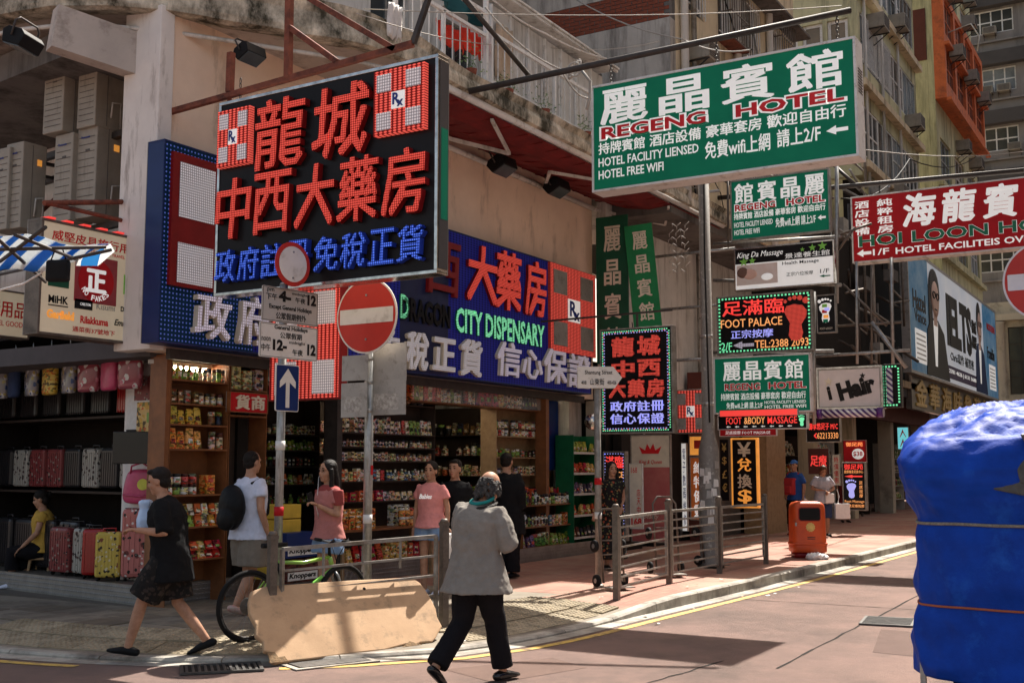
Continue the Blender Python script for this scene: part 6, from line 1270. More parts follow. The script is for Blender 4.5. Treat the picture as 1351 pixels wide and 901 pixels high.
for i in range(9):
    a = LG(.6 + .45 * i, .12, 3.1); r = thing('wrapped_bag', '%s bag in clear wrap hanging under the shop ceiling, counted from the corner pillar' % ['first', 'second', 'third', 'fourth', 'fifth', 'sixth', 'seventh', 'eighth', 'ninth'][i], 'bag', (a.x, a.y, 2.86), LY + PI / 2 + rc.uniform(-.3, .3), 'wrapped bags hanging in the luggage shop')
    q = MB(); q.loft([[(x * s_, y * s_, z) for x, y in ((-.07, -.19), (.0, -.20), (.07, -.19), (.07, .19), (0, .20), (-.07, .19))] for s_, z in ((.85, -.22), (1, -.20), (1.02, .0), (1, .20), (.93, .26), (.4, .34), (.1, .42))]); o = q.build('body', ['bag_clear2', 'bag_pink', 'bag_clear2', 'bag_clear', 'goods_yellow', 'bag_clear', 'denim_dark', 'bag_clear', 'shirt_blue'][i], r); sb = o.modifiers.new('s', 'SUBSURF'); sb.levels = sb.render_levels = 1
    q = MB(); q.tube([(0, 0, .4), (0, 0, .5)], .008, 4); q.build('hook', 'galv', r)
# stickered panel and TV at the pillar
sp_ = thing('poster_panel', 'pale pillar panel with stickers beside the luggage shop opening', 'panel', (9.585, P(170, 500, 'X', 9.58).y, .9), (PI / 2, 0, -PI / 2)); MB().box(.0, 0, 0, .56, 2.1, .012).build('sheet', 'paper_white', sp_)
for k, (x, y, w_, h_, m_) in enumerate(((.12, 1.62, .34, .30, 'lug_redwhite'), (.18, 1.05, .22, .55, 'goods_red'), (.0, 1.15, .18, .12, 'letter_black'), (.36, 1.0, .2, .12, 'letter_black'), (.02, .86, .52, .12, 'letter_black'), (.36, 1.35, .18, .12, 'goods_green'))): MB().box(x, y, .013 + k * .001, x + w_, y + h_, .016 + k * .001).build('sticker', m_, sp_)
tv = thing('television', 'small black flat screen hung low beside the stickered panel', 'television', tuple(LG(.35, .1, 1.75)), VY); MB().box(-.3, -.02, 0, .3, .03, .38).build('screen', 'black_gloss', tv, bevel=.008)
# outdoor AC units on the platform
def outdoor_unit(label, x, y, z, w_, d_, h_):
    r = thing('outdoor_unit', label, 'air conditioner', (x, y, z), 0, 'outdoor units on the platform'); MB().box(0, 0, 0, w_, d_, h_).build('casing', 'ac_white', r, bevel=.012)
    q = MB()
    for k in range(11): q.box(-.006, .04, .08 + k * h_ * .08, -.001, d_ - .04, .086 + k * h_ * .08)
    q.build('louvres', 'ac_grille', r); q = MB(); q.tube([(w_ * .5, -.03, h_ * .15), (w_ * .5, -.05, h_ * .35), (w_ * .8, -.05, h_ * .38), (w_ * .85, -.03, .02)], .012, 6); q.build('pipe', 'old_white', r); MB().box(w_ * .4, -.006, .03, w_ * .41, -.001, h_ - .03).build('seam', 'ac_grille', r)
    t = text(r, 'Panasonic', 0, 0, .16, .03, 'letter_blue', 0, .002, .03); t.rotation_euler = (PI / 2, 0, -PI / 2); t.location = (-.008, d_ * .78, h_ * .86)
    MB().box(-.008, d_ * .35, h_ * .72, -.002, d_ * .55, h_ * .74).build('plate', 'ac_grille', r); q = MB(); q.box(w_ * .6, -.012, h_ * .75, w_ * .78, -.002, h_ * .82); q.build('warning_plate', 'letter_orange', r); return r
for lab, u, v, w_, d_, h_ in (('outdoor unit on the upper platform nearest the pillar', 125, 165, .42, .34, .92), ('outdoor unit on the upper platform, left one with dark side', 82, 172, .40, .38, .88), ('outdoor unit on the lower platform nearest the pillar', 124, 285, .42, .36, 1.15), ('outdoor unit on the lower platform, second from the pillar', 92, 290, .34, .34, 1.1), ('outdoor unit on the lower platform, third from the pillar', 26, 300, .34, .34, 1.1), ('leftmost outdoor unit on the lower platform', 8, 302, .3, .34, 1.05)):
    yy = 11.25 + (125 - u) * .011; a = P(u, v, 'Y', yy); outdoor_unit(lab, a.x, a.y, a.z, w_, d_, h_)
for z0, nm_ in ((P(125, 165, 'Y', 11.3).z, 'upper'), (P(124, 285, 'Y', 11.3).z, 'lower')):
    r = thing('steel_platform', '%s dark steel platform under the outdoor units' % nm_, 'platform', tuple(LG(.9, -.1, z0 - .06)), LY); q = MB(); q.box(-.9, -.75, -.06, 5, -.68, .02); q.box(-.9, -.08, -.06, 5, -.0, .02)
    q.build('beam', 'dark_steel', r); q = MB()
    for k in range(9): q.box(-.8 + k * .65, -.68, -.04, -.74 + k * .65, -.08, .0)
    q.build('cross_bar', 'dark_steel', r)
    for k in range(2): q = MB(); q.bar((-.7 + k * 2.4, -.7, -.06), (-.7 + k * 2.4, -.02, -.8), .05); q.build('strut', 'rust', r)

# ================================================================ STREET FURNITURE
def at_px(u, D_, z):  # point D_ metres ahead under photo column u
    for v in (600,): pass
    a = (u - 675.5) / FPX * D_; return Vector((D_ * math.cos(AZ) + a * math.sin(AZ), D_ * math.sin(AZ) - a * math.cos(AZ), z))
FACE = AZ - R(90)   # yaw of a plate looking back at the junction
def plate_sign(root, name, u0, v0, u1, v1, D_, m, th=.012, edge=None, rad=.02):
    a = Pd(u0, v0, D_); b = Pd(u1, v1, D_); w_ = (Vector((b.x, b.y)) - Vector((a.x, a.y))).length; h_ = a.z - b.z
    o = link(name, None, root); o.rotation_euler = (PI / 2, 0, FACE); o.location = Vector((a.x, a.y, b.z)) - Vector(root.location)
    return o, w_, h_
def Pd(u, v, D_):
    r = ray(u, v); f = r[0] * math.cos(AZ) + r[1] * math.sin(AZ); t = D_ / f; return Vector((r[0] * t, r[1] * t, HC + r[2] * t))
def rrect(x0, y0, x1, y1, r_, n_=4):
    pts = []
    for cx, cy, a0 in ((x1 - r_, y0 + r_, -90), (x1 - r_, y1 - r_, 0), (x0 + r_, y1 - r_, 90), (x0 + r_, y0 + r_, 180)):
        for k in range(n_ + 1): t = R(a0 + 90 * k / n_); pts.append((cx + r_ * math.cos(t), cy + r_ * math.sin(t)))
    return pts
def pole_thing(label, u, D_, ztop, r_, m='galv', group=None):
    a = at_px(u, D_, 0); g = .13 if kerb_d(a.x, a.y)[0] > 0 else 0; a.z = pz(a.x, a.y) if g else 0
    t = thing('sign_post', label, 'sign post', tuple(a), 0, group); q = MB(); q.tube([(0, 0, 0), (0, 0, ztop - a.z)], r_, 14); q.build('post', m, t); q = MB(); q.lathe([(r_ * 1.6, .0), (r_ * 1.6, .03), (r_ * 1.1, .05)], (0, 0, 0), 14); q.build('foot', m, t); q = MB(); q.lathe([(r_ * 1.05, ztop - a.z), (r_ * .8, ztop - a.z + .02)], (0, 0, 0), 14); q.build('cap', m, t)
    return t
def clamp(root, z, r_):
    q = MB(); q.lathe([(r_ + .006, -.02), (r_ + .006, .02)], (0, 0, z), 14); q.build('clamp', 'galv', root)
# post 1 with parking plates
D1 = 11.3; p1t = pole_thing('grey post with a blank red ringed disc, two parking plates and a blue arrow', 371, D1 + .12, 3.55, .042, 'galv')
def local_board(root, u0, v0, u1, v1, D_, yaw=None):
    """a plate whose left edge spans v0..v1 at column u0 and whose right edge lies in column u1, turned to yaw"""
    yaw = FACE if yaw is None else yaw; a = Pd(u0, v0, D_); b = Pd(u0, v1, D_); r1 = ray(u1, v0); d = (math.cos(yaw), math.sin(yaw)); w_ = -(a.x * r1[1] - a.y * r1[0]) / (d[0] * r1[1] - d[1] * r1[0]); h_ = a.z - b.z
    def mk(name, mb, m, z=0):
        o = mb.build(name, m, root); o.rotation_euler = (PI / 2, 0, yaw); o.location = Vector((a.x, a.y, b.z)) - Vector(root.location); return o
    return mk, w_, h_
def local_disc(root, u, v, dpx, D_, yaw):
    c = Pd(u, v, D_); r_ = dpx / 2 / FPX * D_
    def mk(name, mb, m):
        o = mb.build(name, m, root); o.rotation_euler = (PI / 2, 0, yaw); o.location = c - Vector(root.location); return o
    return mk, r_
def ltext(root, ref, s, x0, y0, x1, y1, m, off=0, z=.014):
    t = text(root, s, x0, y0, x1, y1, m, z, .002, off); t.rotation_euler = ref.rotation_euler; t.location = ref.location; t.parent = root; return t
def ell_poly(cx, cy, rx_, ry_, n_=36): return [(cx + rx_ * math.cos(2 * PI * k / n_), cy + ry_ * math.sin(2 * PI * k / n_)) for k in range(n_)]
YP = -.12
mk, rr_ = local_disc(p1t, 385.5, 349, 60, D1 - .08, YP); mk('disc', MB().prism(ell_poly(0, 0, rr_, rr_), 0, .012), 'road_red'); mk('disc_face', MB().prism(ell_poly(0, 0, rr_ * .80, rr_ * .80), .013, .016), 'plate_white')
for y_ in (.55, -.62): mk('bolt', MB().prism(ell_poly(0, y_ * rr_, .010, .010, 8), .017, .024), 'galv')
for (u0, v0, u1, v1, rows_, lab, mm_) in ((345.5, 376, 419, 422, [('pm', .08, .82, .20, .94, 0), ('下午', .06, .62, .26, .80, .01), ('4-', .28, .60, .50, .92, .05), ('midnight', .52, .82, .80, .92, 0), ('午夜', .58, .62, .76, .78, .01), ('12', .80, .60, .96, .92, .05), ('Except General Holidays', .12, .33, .88, .50, .02), ('公眾假期例外', .24, .08, .78, .28, .01)], 'pm 4 to midnight 12 plate', 'plate_back2'), (342, 424, 418, 470, [('General Holidays', .24, .80, .82, .96, .02), ('公眾假期', .34, .58, .72, .76, .01), ('noon', .03, .46, .18, .58, 0), ('中午', .03, .18, .18, .38, .01), ('12-', .22, .22, .46, .54, .05), ('midnight', .50, .42, .78, .54, 0), ('午夜', .56, .12, .74, .30, .01), ('12', .82, .16, .97, .50, .05)], 'noon 12 to midnight 12 plate', 'plate_white')):
    if mm_ == 'plate_back2': mm_ = 'plate_grey'; M.setdefault('plate_grey', mat('plate_grey', (.44, .41, .37), (.38, .355, .32), rough=.5, scale=3))
    mk, w_, h_ = local_board(p1t, u0, v0, u1, v1, D1 - .22, YP); pl = mk('parking_plate', MB().prism(rrect(0, 0, w_, h_, .015), 0, .012), mm_)
    q = MB(); t_ = .004
    q.box(.008, .008, .0125, w_ - .008, .008 + t_, .014); q.box(.008, h_ - .012, .0125, w_ - .008, h_ - .008, .014); q.box(.008, .012, .0125, .012, h_ - .012, .014); q.box(w_ - .012, .012, .0125, w_ - .008, h_ - .012, .014); mk('plate_border', q, 'letter_black')
    for s_, x0, y0, x1, y1, of in rows_: ltext(p1t, pl, s_, w_ * x0, h_ * y0, w_ * x1, h_ * y1, 'letter_black', of)
mk, w_, h_ = local_board(p1t, 363.5, 480, 394, 542, D1 - .06, YP); mk('arrow_plate', MB().prism(rrect(0, 0, w_, h_, .02), 0, .011), 'plate_white'); mk('arrow_field', MB().prism(rrect(.008, .008, w_ - .008, h_ - .008, .015), .012, .014), 'road_blue')
q = MB(); q.prism([(w_ * .42, h_ * .08), (w_ * .58, h_ * .08), (w_ * .58, h_ * .62), (w_ * .84, h_ * .50), (w_ * .84, h_ * .64), (w_ * .5, h_ * .92), (w_ * .16, h_ * .64), (w_ * .16, h_ * .50), (w_ * .42, h_ * .62)], .015, .017); mk('arrow', q, 'plate_white')
q = MB(); q.prism([(.0, .0), (.02, 0), (.025, .2), (.0, .2)], .06, .063); 
# post 2: no entry
D2 = 11.9; p2t = pole_thing('grey post with the large round no entry sign and the backs of two plates', 487, D2 + .1, 3.55, .047, 'galv')
mk, ry = local_disc(p2t, 484.5, 417, 101, D2 - .06, -PI / 2)
mk('disc_rim', MB().prism(ell_poly(0, 0, ry, ry, 48), 0, .012), 'plate_white'); mk('disc_face', MB().prism(ell_poly(0, 0, ry * .95, ry * .95, 48), .013, .016), 'road_red'); mk('white_bar', MB().prism(rrect(-ry * .88, -ry * .20, ry * .88, ry * .20, .01), .017, .020), 'plate_white')
for y_ in (.55, -.62): mk('bolt', MB().prism(ell_poly(0, y_ * ry, .012, .012, 8), .017, .026), 'galv')
for (u0, v0, u1, v1, m_) in ((452, 470, 486, 503, 'plate_back'), (489, 455, 537, 504, 'plate_back'), (451, 506, 485, 551, 'plate_back'), (488, 502, 536, 548, 'plate_back')):
    mk, w_, h_ = local_board(p2t, u0, v0, u1, v1, D2 + .10, -PI / 2); mk('plate', MB().box(0, 0, 0, w_, h_, .008), m_)
    if v0 > 500: mk('paste_marks', MB().box(w_ * .12, h_ * .15, .009, w_ * .8, h_ * .6, .010), 'paste')
for z in (3.2, 2.85, 2.6, 2.3): clamp(p2t, z - p2t.location.z, .047)
for z in (3.3, 2.9, 2.6, 2.3): clamp(p1t, z - p1t.location.z, .042)
MB().box(-.02, -.05, 1.5, .02, -.048, 1.6).build('red_sticker', 'sign_red', p2t)
# post 3: street name
a = P(787, 775, 'Z', .13); D3 = a.x * math.cos(AZ) + a.y * math.sin(AZ); p3t = pole_thing('slim post with the white street name sign beside the right railing', 788, D3, 3.0, .045, 'galv_dull')
st_ = link('name_sign', MB().prism([(0, 0), (.50, 0), (.60, .14), (.48, .29), (0, .29)], -.05, 0).mesh('name_sign', 'plate_white'), p3t); A0 = Pd(762, 512, D3 - .06); st_.location = A0 - Vector(p3t.location); st_.rotation_euler = (PI / 2, 0, FACE + .0)
for s_, x0, y0, x1, y1 in (('Shantung Street', .10, .17, .47, .24), ('山東街', .17, .04, .36, .13), ('408', .05, .05, .12, .10), ('400-426', .40, .05, .52, .10)): t = ltext(p3t, st_, s_, x0, y0, x1, y1, 'letter_black', .01, .002)
q = MB(); q.lathe([(.02, -.02), (.10, .0), (.12, .12), (.02, .14)], (0, 0, 0), 12, 'x'); o = q.build('broken_lamp', 'chrome', p3t); o.location = (0, .1, 2.32 - .13)
# lamp post
lp = P(938, 748, 'Z', .13); lt_ = thing('lamp_post', 'tall weathered grey lamp post with flyposted thick base behind the railing', 'lamp post', (lp.x, lp.y, .13)); q = MB(); q.lathe([(.20, 0), (.20, .05), (.17, .07), (.165, 1.85), (.10, 2.15), (.085, 7.4)], (0, 0, 0), 18); q.build('shaft', 'post_grey', lt_); q = MB(); q.lathe([(.215, 0), (.215, .04)], (0, 0, 0), 18); q.build('base_plate', 'iron', lt_)
for z in (2.6, 3.7): q = MB(); q.lathe([(.10, -.03), (.10, .03)], (0, 0, z), 18); q.build('band', 'galv', lt_)
q = MB(); q.tube([(-.09, -.06, 2.3), (-.10, -.03, 5), (-.09, -.05, 7)], .014, 6); q.build('cable', 'cable_dark', lt_)
# right no entry sign cut by the frame
D4 = 9.8; p4t = pole_thing('partly visible no entry sign at the right edge of the view', 1388, D4 + .1, 3.7, .047, 'galv')
mk, ry = local_disc(p4t, 1381, 370, 109, D4 - .02, -PI / 2); mk('disc_rim', MB().prism(ell_poly(0, 0, ry, ry, 48), 0, .012), 'plate_white'); mk('disc_face', MB().prism(ell_poly(0, 0, ry * .95, ry * .95, 48), .013, .016), 'road_red'); mk('white_bar', MB().prism(rrect(-ry * .88, -ry * .20, ry * .88, ry * .20, .01), .017, .020), 'plate_white')
# railings
def railing(label, pts, zt=.95, nrail=7, m='galv_dull', top_m='rail_brown'):
    r = thing('railing', label, 'railing', (pts[0][0], pts[0][1], pz(*pts[0])))
    L0 = Vector(r.location)
    for i, p in enumerate(pts):
        z = pz(*p); q = MB(); q.box(-.036, -.036, 0, .036, .036, zt + .10); q.box(-.042, -.042, zt + .10, .042, .042, zt + .13); q.lathe([(.05, zt + .13), (.03, zt + .17)], (0, 0, 0), 10); o = q.build('post', top_m, r); o.location = Vector((p[0], p[1], z)) - L0; o.rotation_euler = (0, 0, math.atan2(pts[1][1] - pts[0][1], pts[1][0] - pts[0][0]))
    for a, b in zip(pts[:-1], pts[1:]):
        A = Vector((a[0], a[1], pz(*a))); B = Vector((b[0], b[1], pz(*b))); d = (B - A).normalized(); A2 = A + d * .10; B2 = B - d * .10
        for k in range(nrail):
            z = zt - (zt - .14) * k / (nrail - 1); q = MB(); q.bar(A2 + Vector((0, 0, z)) - L0, B2 + Vector((0, 0, z)) - L0, .045 if k == 0 else .022, .035 if k == 0 else .022); q.build('rail', m, r)
        for e, n_ in ((A2, 0), (B2, 1)): q = MB(); q.bar(e + Vector((0, 0, .12)) - L0, e + Vector((0, 0, zt)) - L0, .035); q.build('end_bar', m, r)
        for t in (.25, .5, .75):
            if nrail < 6: e = A2 + (B2 - A2) * t; q = MB(); q.bar(e + Vector((0, 0, zt - .02)) - L0, e + Vector((0, 0, zt - .28)) - L0, .02); q.build('short_bar', m, r)
    return r
railing('near pedestrian railing behind the tan board and the bicycle', [(7.88, 7.28), (9.68, 6.62)], .92, 5)
railing('far three bay pedestrian railing on the sunny pavement right of the street name post', [(12.68, 6.14), (14.66, 6.30), (16.5, 6.27), (18.5, 6.22)], .98, 8)
# tan board
bb_ = thing('leaning_board', 'chipped tan board with rounded corners leaning against the near railing', 'board', (7.47, 6.96, pz(7.5, 7.0))); rr = random.Random(4)
Wd = 1.93; outline = []
for (x, y) in ((.10, .0), (.45, .0), (.9, .005), (1.2, .0), (1.45, .03), (1.5, .0), (1.62, .03), (1.75, .02), (1.80, .05), (1.86, .10), (1.93, .14), (1.91, .22), (1.93, .30), (1.92, .40), (1.90, .48), (1.87, .54), (1.80, .59), (1.2, .605), (.7, .605), (.2, .60), (.07, .57), (.02, .49), (.0, .40), (.02, .30), (.0, .22), (.05, .17), (.03, .10), (.10, .07), (.06, .03)): outline.append((x + rr.uniform(-.006, .006), y * 1.27 + rr.uniform(-.004, .004)))
dirx = Vector((9.22 - 7.47, 6.30 - 6.96)); ya = math.atan2(dirx.y, dirx.x)
q = MB(); q.prism(outline, -.05, 0); ob_ = q.build('panel', ['plywood'], bb_, bevel=.012); ob_.rotation_euler = (PI / 2 - R(38), 0, ya)
q = MB(); q.lathe([(.012, 0), (.016, .004), (.012, .008)], (0, 0, 0), 10); hl_ = q.build('bolt_hole', 'black', ob_); hl_.location = (1.22, .66, .0)
q = MB(); q.prism([(.05, .0), (.22, .0), (.20, .05), (.14, .045), (.12, .10), (.05, .11)], .001, .006); q.build('chipped_patch', 'plate_edge', ob_); q = MB(); q.prism([(1.38, .002), (1.62, .01), (1.55, .035), (1.5, .06), (1.44, .03)], .001, .005); q.build('chipped_patch', 'plate_edge', ob_)
# bicycle
def bicycle(label, A, Bp, mats):
    d = (Bp - A); yaw = math.atan2(d.y, d.x); r = thing('bicycle', label, 'bicycle', (A.x, A.y, pz(A.x, A.y)), yaw); WB = 1.06; RW = .33
    def wheel(x, steer=0):
        w_ = link('wheel', None, r); w_.location = (x, 0, RW); w_.rotation_euler = (0, 0, steer); q = MB(); q.tube([(RW * .95 * math.cos(t), 0, RW * .95 * math.sin(t)) for t in [k * PI / 20 for k in range(40)]], .024, 8, closed=True); q.build('tyre', 'rubber', w_); q = MB(); q.tube([(RW * .87 * math.cos(t), 0, RW * .87 * math.sin(t)) for t in [k * PI / 18 for k in range(36)]], .011, 6, closed=True); q.build('rim', 'dark_steel', w_)
        q = MB()
        for k in range(24): t = k * PI / 12; q.bar((.02 * math.cos(t + .6), .02 * (1 if k % 2 else -1), .02 * math.sin(t + .6)), (RW * .87 * math.cos(t), 0, RW * .87 * math.sin(t)), .0025)
        q.build('spokes', 'steel', w_, kind='stuff'); q = MB(); q.lathe([(.02, -.05), (.02, .05)], (0, 0, 0), 10, 'y'); q.lathe([(.08, .02), (.08, .024)], (0, 0, 0), 18, 'y'); q.build('hub', 'steel', w_)
    wheel(0); wheel(WB, .15)
    bb = (.43, 0, .30); st0 = (.30, 0, .72); hd = (.90, 0, .74); hd2 = (.94, 0, .62)
    for nm_, pts, rad, m_ in (('down_tube', [bb, (.70, 0, .48), hd2], .022, 'letter_lime'), ('top_tube', [st0, (.6, 0, .70), hd], .018, 'bike_green'), ('seat_tube', [bb, st0], .017, 'black'), ('head_tube', [hd2, hd], .024, 'bike_green'), ('seat_stay', [(0, .05, RW), (.28, .02, .66)], .009, 'bike_green'), ('seat_stay', [(0, -.05, RW), (.28, -.02, .66)], .009, 'bike_green'), ('chain_stay', [(0, .05, RW), bb], .010, 'black'), ('chain_stay', [(0, -.05, RW), bb], .010, 'black'), ('fork', [hd2, (.96, .06, .56), (1.06, .06, RW)], .014, 'steel'), ('fork', [hd2, (.96, -.06, .56), (1.06, -.06, RW)], .014, 'steel'), ('seat_post', [st0, (.26, 0, .86)], .013, 'steel'), ('stem', [hd, (.89, 0, .86), (.95, 0, .90)], .016, 'black'), ('handlebar', [(.93, .30, .90), (.95, .1, .88), (.95, -.1, .88), (.93, -.30, .90)], .012, 'steel'), ('grip', [(.93, .30, .90), (.92, .19, .895)], .017, 'rubber'), ('grip', [(.93, -.30, .90), (.92, -.19, .895)], .017, 'rubber')):
        if m_ == 'bike_green': M.setdefault('bike_green', mat('bike_green', (.22, .42, .05), (.30, .52, .07), rough=.3, coat=.5)); M['letter_lime'] = M['bike_green']
        q = MB(); q.tube(pts, rad, 8); q.build(nm_, m_, r)
    q = MB(); q.loft([[(x, y * s_, z) for y, z in ((-1, 0), (-.6, .03), (.6, .03), (1, 0), (.5, -.025), (-.5, -.025))] for x, s_, z0 in ()] or [[(x, y * w2, .88 + z) for y, z in ((-1, 0), (-.6, .025), (.6, .025), (1, 0), (.5, -.02), (-.5, -.02))] for x, w2 in ((.13, .03), (.16, .07), (.22, .065), (.30, .03), (.38, .018), (.41, .01))]); q.build('saddle', 'black', r)
    q = MB(); q.lathe([(.09, -.045), (.09, -.040)], bb, 18, 'y'); q.tube([(bb[0], -.06, bb[2]), (bb[0] + .12, -.065, bb[2] - .12)], .010, 6); q.tube([(bb[0], .06, bb[2]), (bb[0] - .12, .065, bb[2] + .12)], .010, 6); q.build('crankset', 'dark_steel', r)
    for s_ in (1, -1): MB().box(bb[0] + s_ * .12 - .04, -s_ * .08 - .04, bb[2] - s_ * .12 - .012, bb[0] + s_ * .12 + .04, -s_ * .08 + .04, bb[2] - s_ * .12 + .012).build('pedal', 'black', r)
    q = MB(); q.tube([(.93, .25, .90), (1.02, .15, .86), (.98, 0, .70)], .004, 5); q.tube([(.93, -.25, .90), (1.04, -.12, .92), (.99, 0, .72), (.97, 0, .6)], .004, 5); q.build('brake_cable', 'black', r)
    return r
M['letter_lime_keep'] = M['letter_lime']
bicycle('green and black bicycle parked behind the near railing', Vector((8.05, 7.72)), Vector((9.12, 7.42)), None)
M['letter_lime'] = M['letter_lime_keep']
# litter bin
bn_ = P(1066, 735, 'Z', .13); lb_ = thing('litter_bin', 'rounded orange litter bin with a dark slot and a gold emblem by the kerb', 'litter bin', (bn_.x, bn_.y, pz(bn_.x, bn_.y)), AZ - R(90))
def sq(w_, d_, z, e=.35, n_=24):
    out = []
    for k in range(n_):
        t = 2 * PI * k / n_; c, s_ = math.cos(t), math.sin(t); out.append((w_ * (abs(c) ** e) * (1 if c >= 0 else -1), d_ * (abs(s_) ** e) * (1 if s_ >= 0 else -1), z))
    return out
q = MB(); q.loft([sq(.30, .23, z) if not f else sq(.30 * f, .23 * f, z) for z, f in ((.10, .98), (.12, 1.02), (.22, 1.02), (.24, 1.0), (.6, .985), (.84, .97), (.92, .93), (.965, .80), (.985, .55))]); q.build('body', 'bin_orange', lb_)
q = MB(); q.loft([sq(.27, .20, z) for z in (0, .10)]); q.build('base', 'red_side', lb_); q = MB(); q.loft([sq(.305 * f, .235 * f, z) for z, f in ((.225, 1.03), (.235, 1.05), (.255, 1.05), (.265, 1.02))]); q.build('rim_band', 'bin_orange', lb_)
q = MB(); q.prism(rrect(-.19, .66, .17, .87, .04), .226, .236, 1); q.v = [(x, -y, z) for x, y, z in q.v]; q.build('slot', 'black', lb_); q = MB(); q.prism(rrect(-.205, .645, .185, .885, .05), .224, .2285, 1); q.v = [(x, -y, z) for x, y, z in q.v]; q.build('slot_rim', 'red_side', lb_)
q = MB(); q.prism([(.085 * math.cos(k * PI / 12) * (1 if k % 2 else .86), .54 + .085 * math.sin(k * PI / 12) * (1 if k % 2 else .86)) for k in range(24)], .229, .2345, 1); q.v = [(x, -y, z) for x, y, z in q.v]; q.build('emblem', 'gold', lb_); MB().box(-.27, -.236, .56, -.24, -.225, .62).build('lock_plate', 'steel', lb_); q = MB(); q.box(-.06, -.2345, .36, .08, -.229, .372); q.box(-.06, -.2345, .33, .08, -.229, .342); q.build('print', 'dark_steel', lb_)
pl_ = P(1075, 738, 'Z', .13); q = MB(); q.ell((0, 0, .05), (.16, .10, .065), 14, 8); q.ell((.13, .02, .04), (.12, .08, .05), 12, 6); o = q.build('crumpled_plastic_bag', 'plastic_white', None, (pl_.x, pl_.y, .13), FACE); o['label'] = 'crumpled white plastic bag on the ground in front of the bin'; o['category'] = 'bag'
tex = bpy.data.textures.new('folds', 'CLOUDS'); tex.noise_scale = .16; tex2 = bpy.data.textures.new('fine_folds', 'CLOUDS'); tex2.noise_scale = .06; tex3 = bpy.data.textures.new('big_folds', 'CLOUDS'); tex3.noise_scale = .5
def disp(o, t, s_):
    d = o.modifiers.new('d', 'DISPLACE'); d.texture = t; d.strength = s_; d.mid_level = .5; d.texture_coords = 'OBJECT' if False else 'LOCAL'; return d
def subd(o, l): s_ = o.modifiers.new('s', 'SUBSURF'); s_.levels = s_.render_levels = l
subd(o, 2); disp(o, tex2, .09)
# hand trucks chained to the railing
def trolley(label, x, y, yaw, s=1, flip=False):
    r = thing('hand_truck', label, 'hand truck', (x, y, .13), yaw); r.scale = (s, s, s)
    q = MB(); q.tube([(-.18, 0, .1), (-.18, .12, 1.05), (-.1, .14, 1.15), (.1, .14, 1.15), (.18, .12, 1.05), (.18, 0, .1)], .016, 8); q.build('frame', 'rail_brown', r)
    for z in (.3, .5, .7, .9): q = MB(); q.tube([(-.18, z * .12, z), (.18, z * .12, z)], .010, 6); q.build('cross_bar', 'rail_brown', r)
    q = MB(); q.box(-.2, -.25, .04, .2, 0, .055); q.build('toe_plate', 'galv_dull', r)
    for x_ in (-.24, .24):
        for z_ in (.13, .62) if flip else (.13,): q = MB(); q.lathe([(.05, -.025), (.085, -.022), (.09, 0), (.085, .022), (.05, .025)], (x_, .08 + z_ * .1, z_), 18, 'x'); w_ = q.build('wheel', 'rubber', r); q = MB(); q.lathe([(.035, -.027), (.035, .027)], (x_, .08 + z_ * .1, z_), 12, 'x'); q.build('hub', 'galv', w_)
trolley('hand truck locked behind the first bay of the far railing', 13.6, 6.62, R(-30), .9, True); trolley('hand truck leaning behind the middle bay of the far railing', 15.6, 6.72, R(-45), 1, True); trolley('hand truck behind the last bay of the far railing', 17.4, 6.75, R(-20), .9, True)
# covered cart
cv = thing('covered_cart', 'tall street cart wrapped in bright blue tarpaulin, tied with ropes, at the right edge', 'cart', (8.95, .97, 0))
def ridg(p, s_): return 1 - abs(noise.noise(p * s_)) * 2.2
PROF = [(.30, .79, .77), (.50, .79, .78), (.80, .782, .755), (1.0, .80, .775), (1.2, .80, .775), (1.33, .79, .76), (1.36, .785, .755), (1.40, .79, .76), (1.58, .82, .80), (1.72, .85, .835), (1.86, .86, .85), (1.96, .84, .83), (2.05, .77, .75), (2.11, .62, .60), (2.15, .42, .40), (2.17, .2, .2), (2.175, .03, .03)]
def tr(hw, hd, z, e=.42, n_=150):
    out = []
    for k in range(n_):
        t = 2 * PI * k / n_; c, s_ = math.cos(t), math.sin(t); x = hw * (abs(c) ** e) * (1 if c >= 0 else -1); y = hd * (abs(s_) ** e) * (1 if s_ >= 0 else -1)
        p = Vector((x, y, z)); q1 = Vector((x + z * .5, y - z * .35, z * .9)); q2 = Vector((x - z * .7, y + z * .6, z * .5))
        f = noise.noise(p * 1.6) * .06 + ridg(q1, 1.5) * .034 + ridg(q2, 2.6) * .034 + ridg(Vector((x * 1.4 + 7, y * 1.4, z * .6)), 4.2) * .020 + ridg(p + Vector((3, 1, 2)), 6.5) * .011
        near = min(1, abs(z - 1.365) / .12, abs(z - .80) / .10); f = f * (.55 + .45 * near) - .006 * (1 - near)
        if abs(z - 1.365) < .3: f += .008 * math.sin(t * 26 + math.sin(z * 9)) * (1 - abs(z - 1.365) / .3) * near
        zo = z * .975 + noise.noise(Vector((x * 2, y * 2, 5))) * .05 * (1 if z < .45 else .5) + (x * .30 - .04) * max(0, z - 1.5)
        out.append((x * (1 + f), y * (1 + f), zo + (ridg(Vector((x, y, 3)), 3.2) * .05 + ridg(Vector((x * 1.3, y, 9)), 7) * .026 + ridg(Vector((x, y * 1.4, 4)), 14) * .012) * sm((z - 1.85) / .18)))
    return out
def pr_at(z):
    for (z0, a0, b0), (z1, a1, b1) in zip(PROF[:-1], PROF[1:]):
        if z0 <= z <= z1: t = (z - z0) / (z1 - z0); return a0 + (a1 - a0) * t, b0 + (b1 - b0) * t
zl = [.30 + .022 * i for i in range(78)] + [2.01 + .008 * i for i in range(15)] + [2.126 + .004 * i for i in range(12)] + [2.1735]
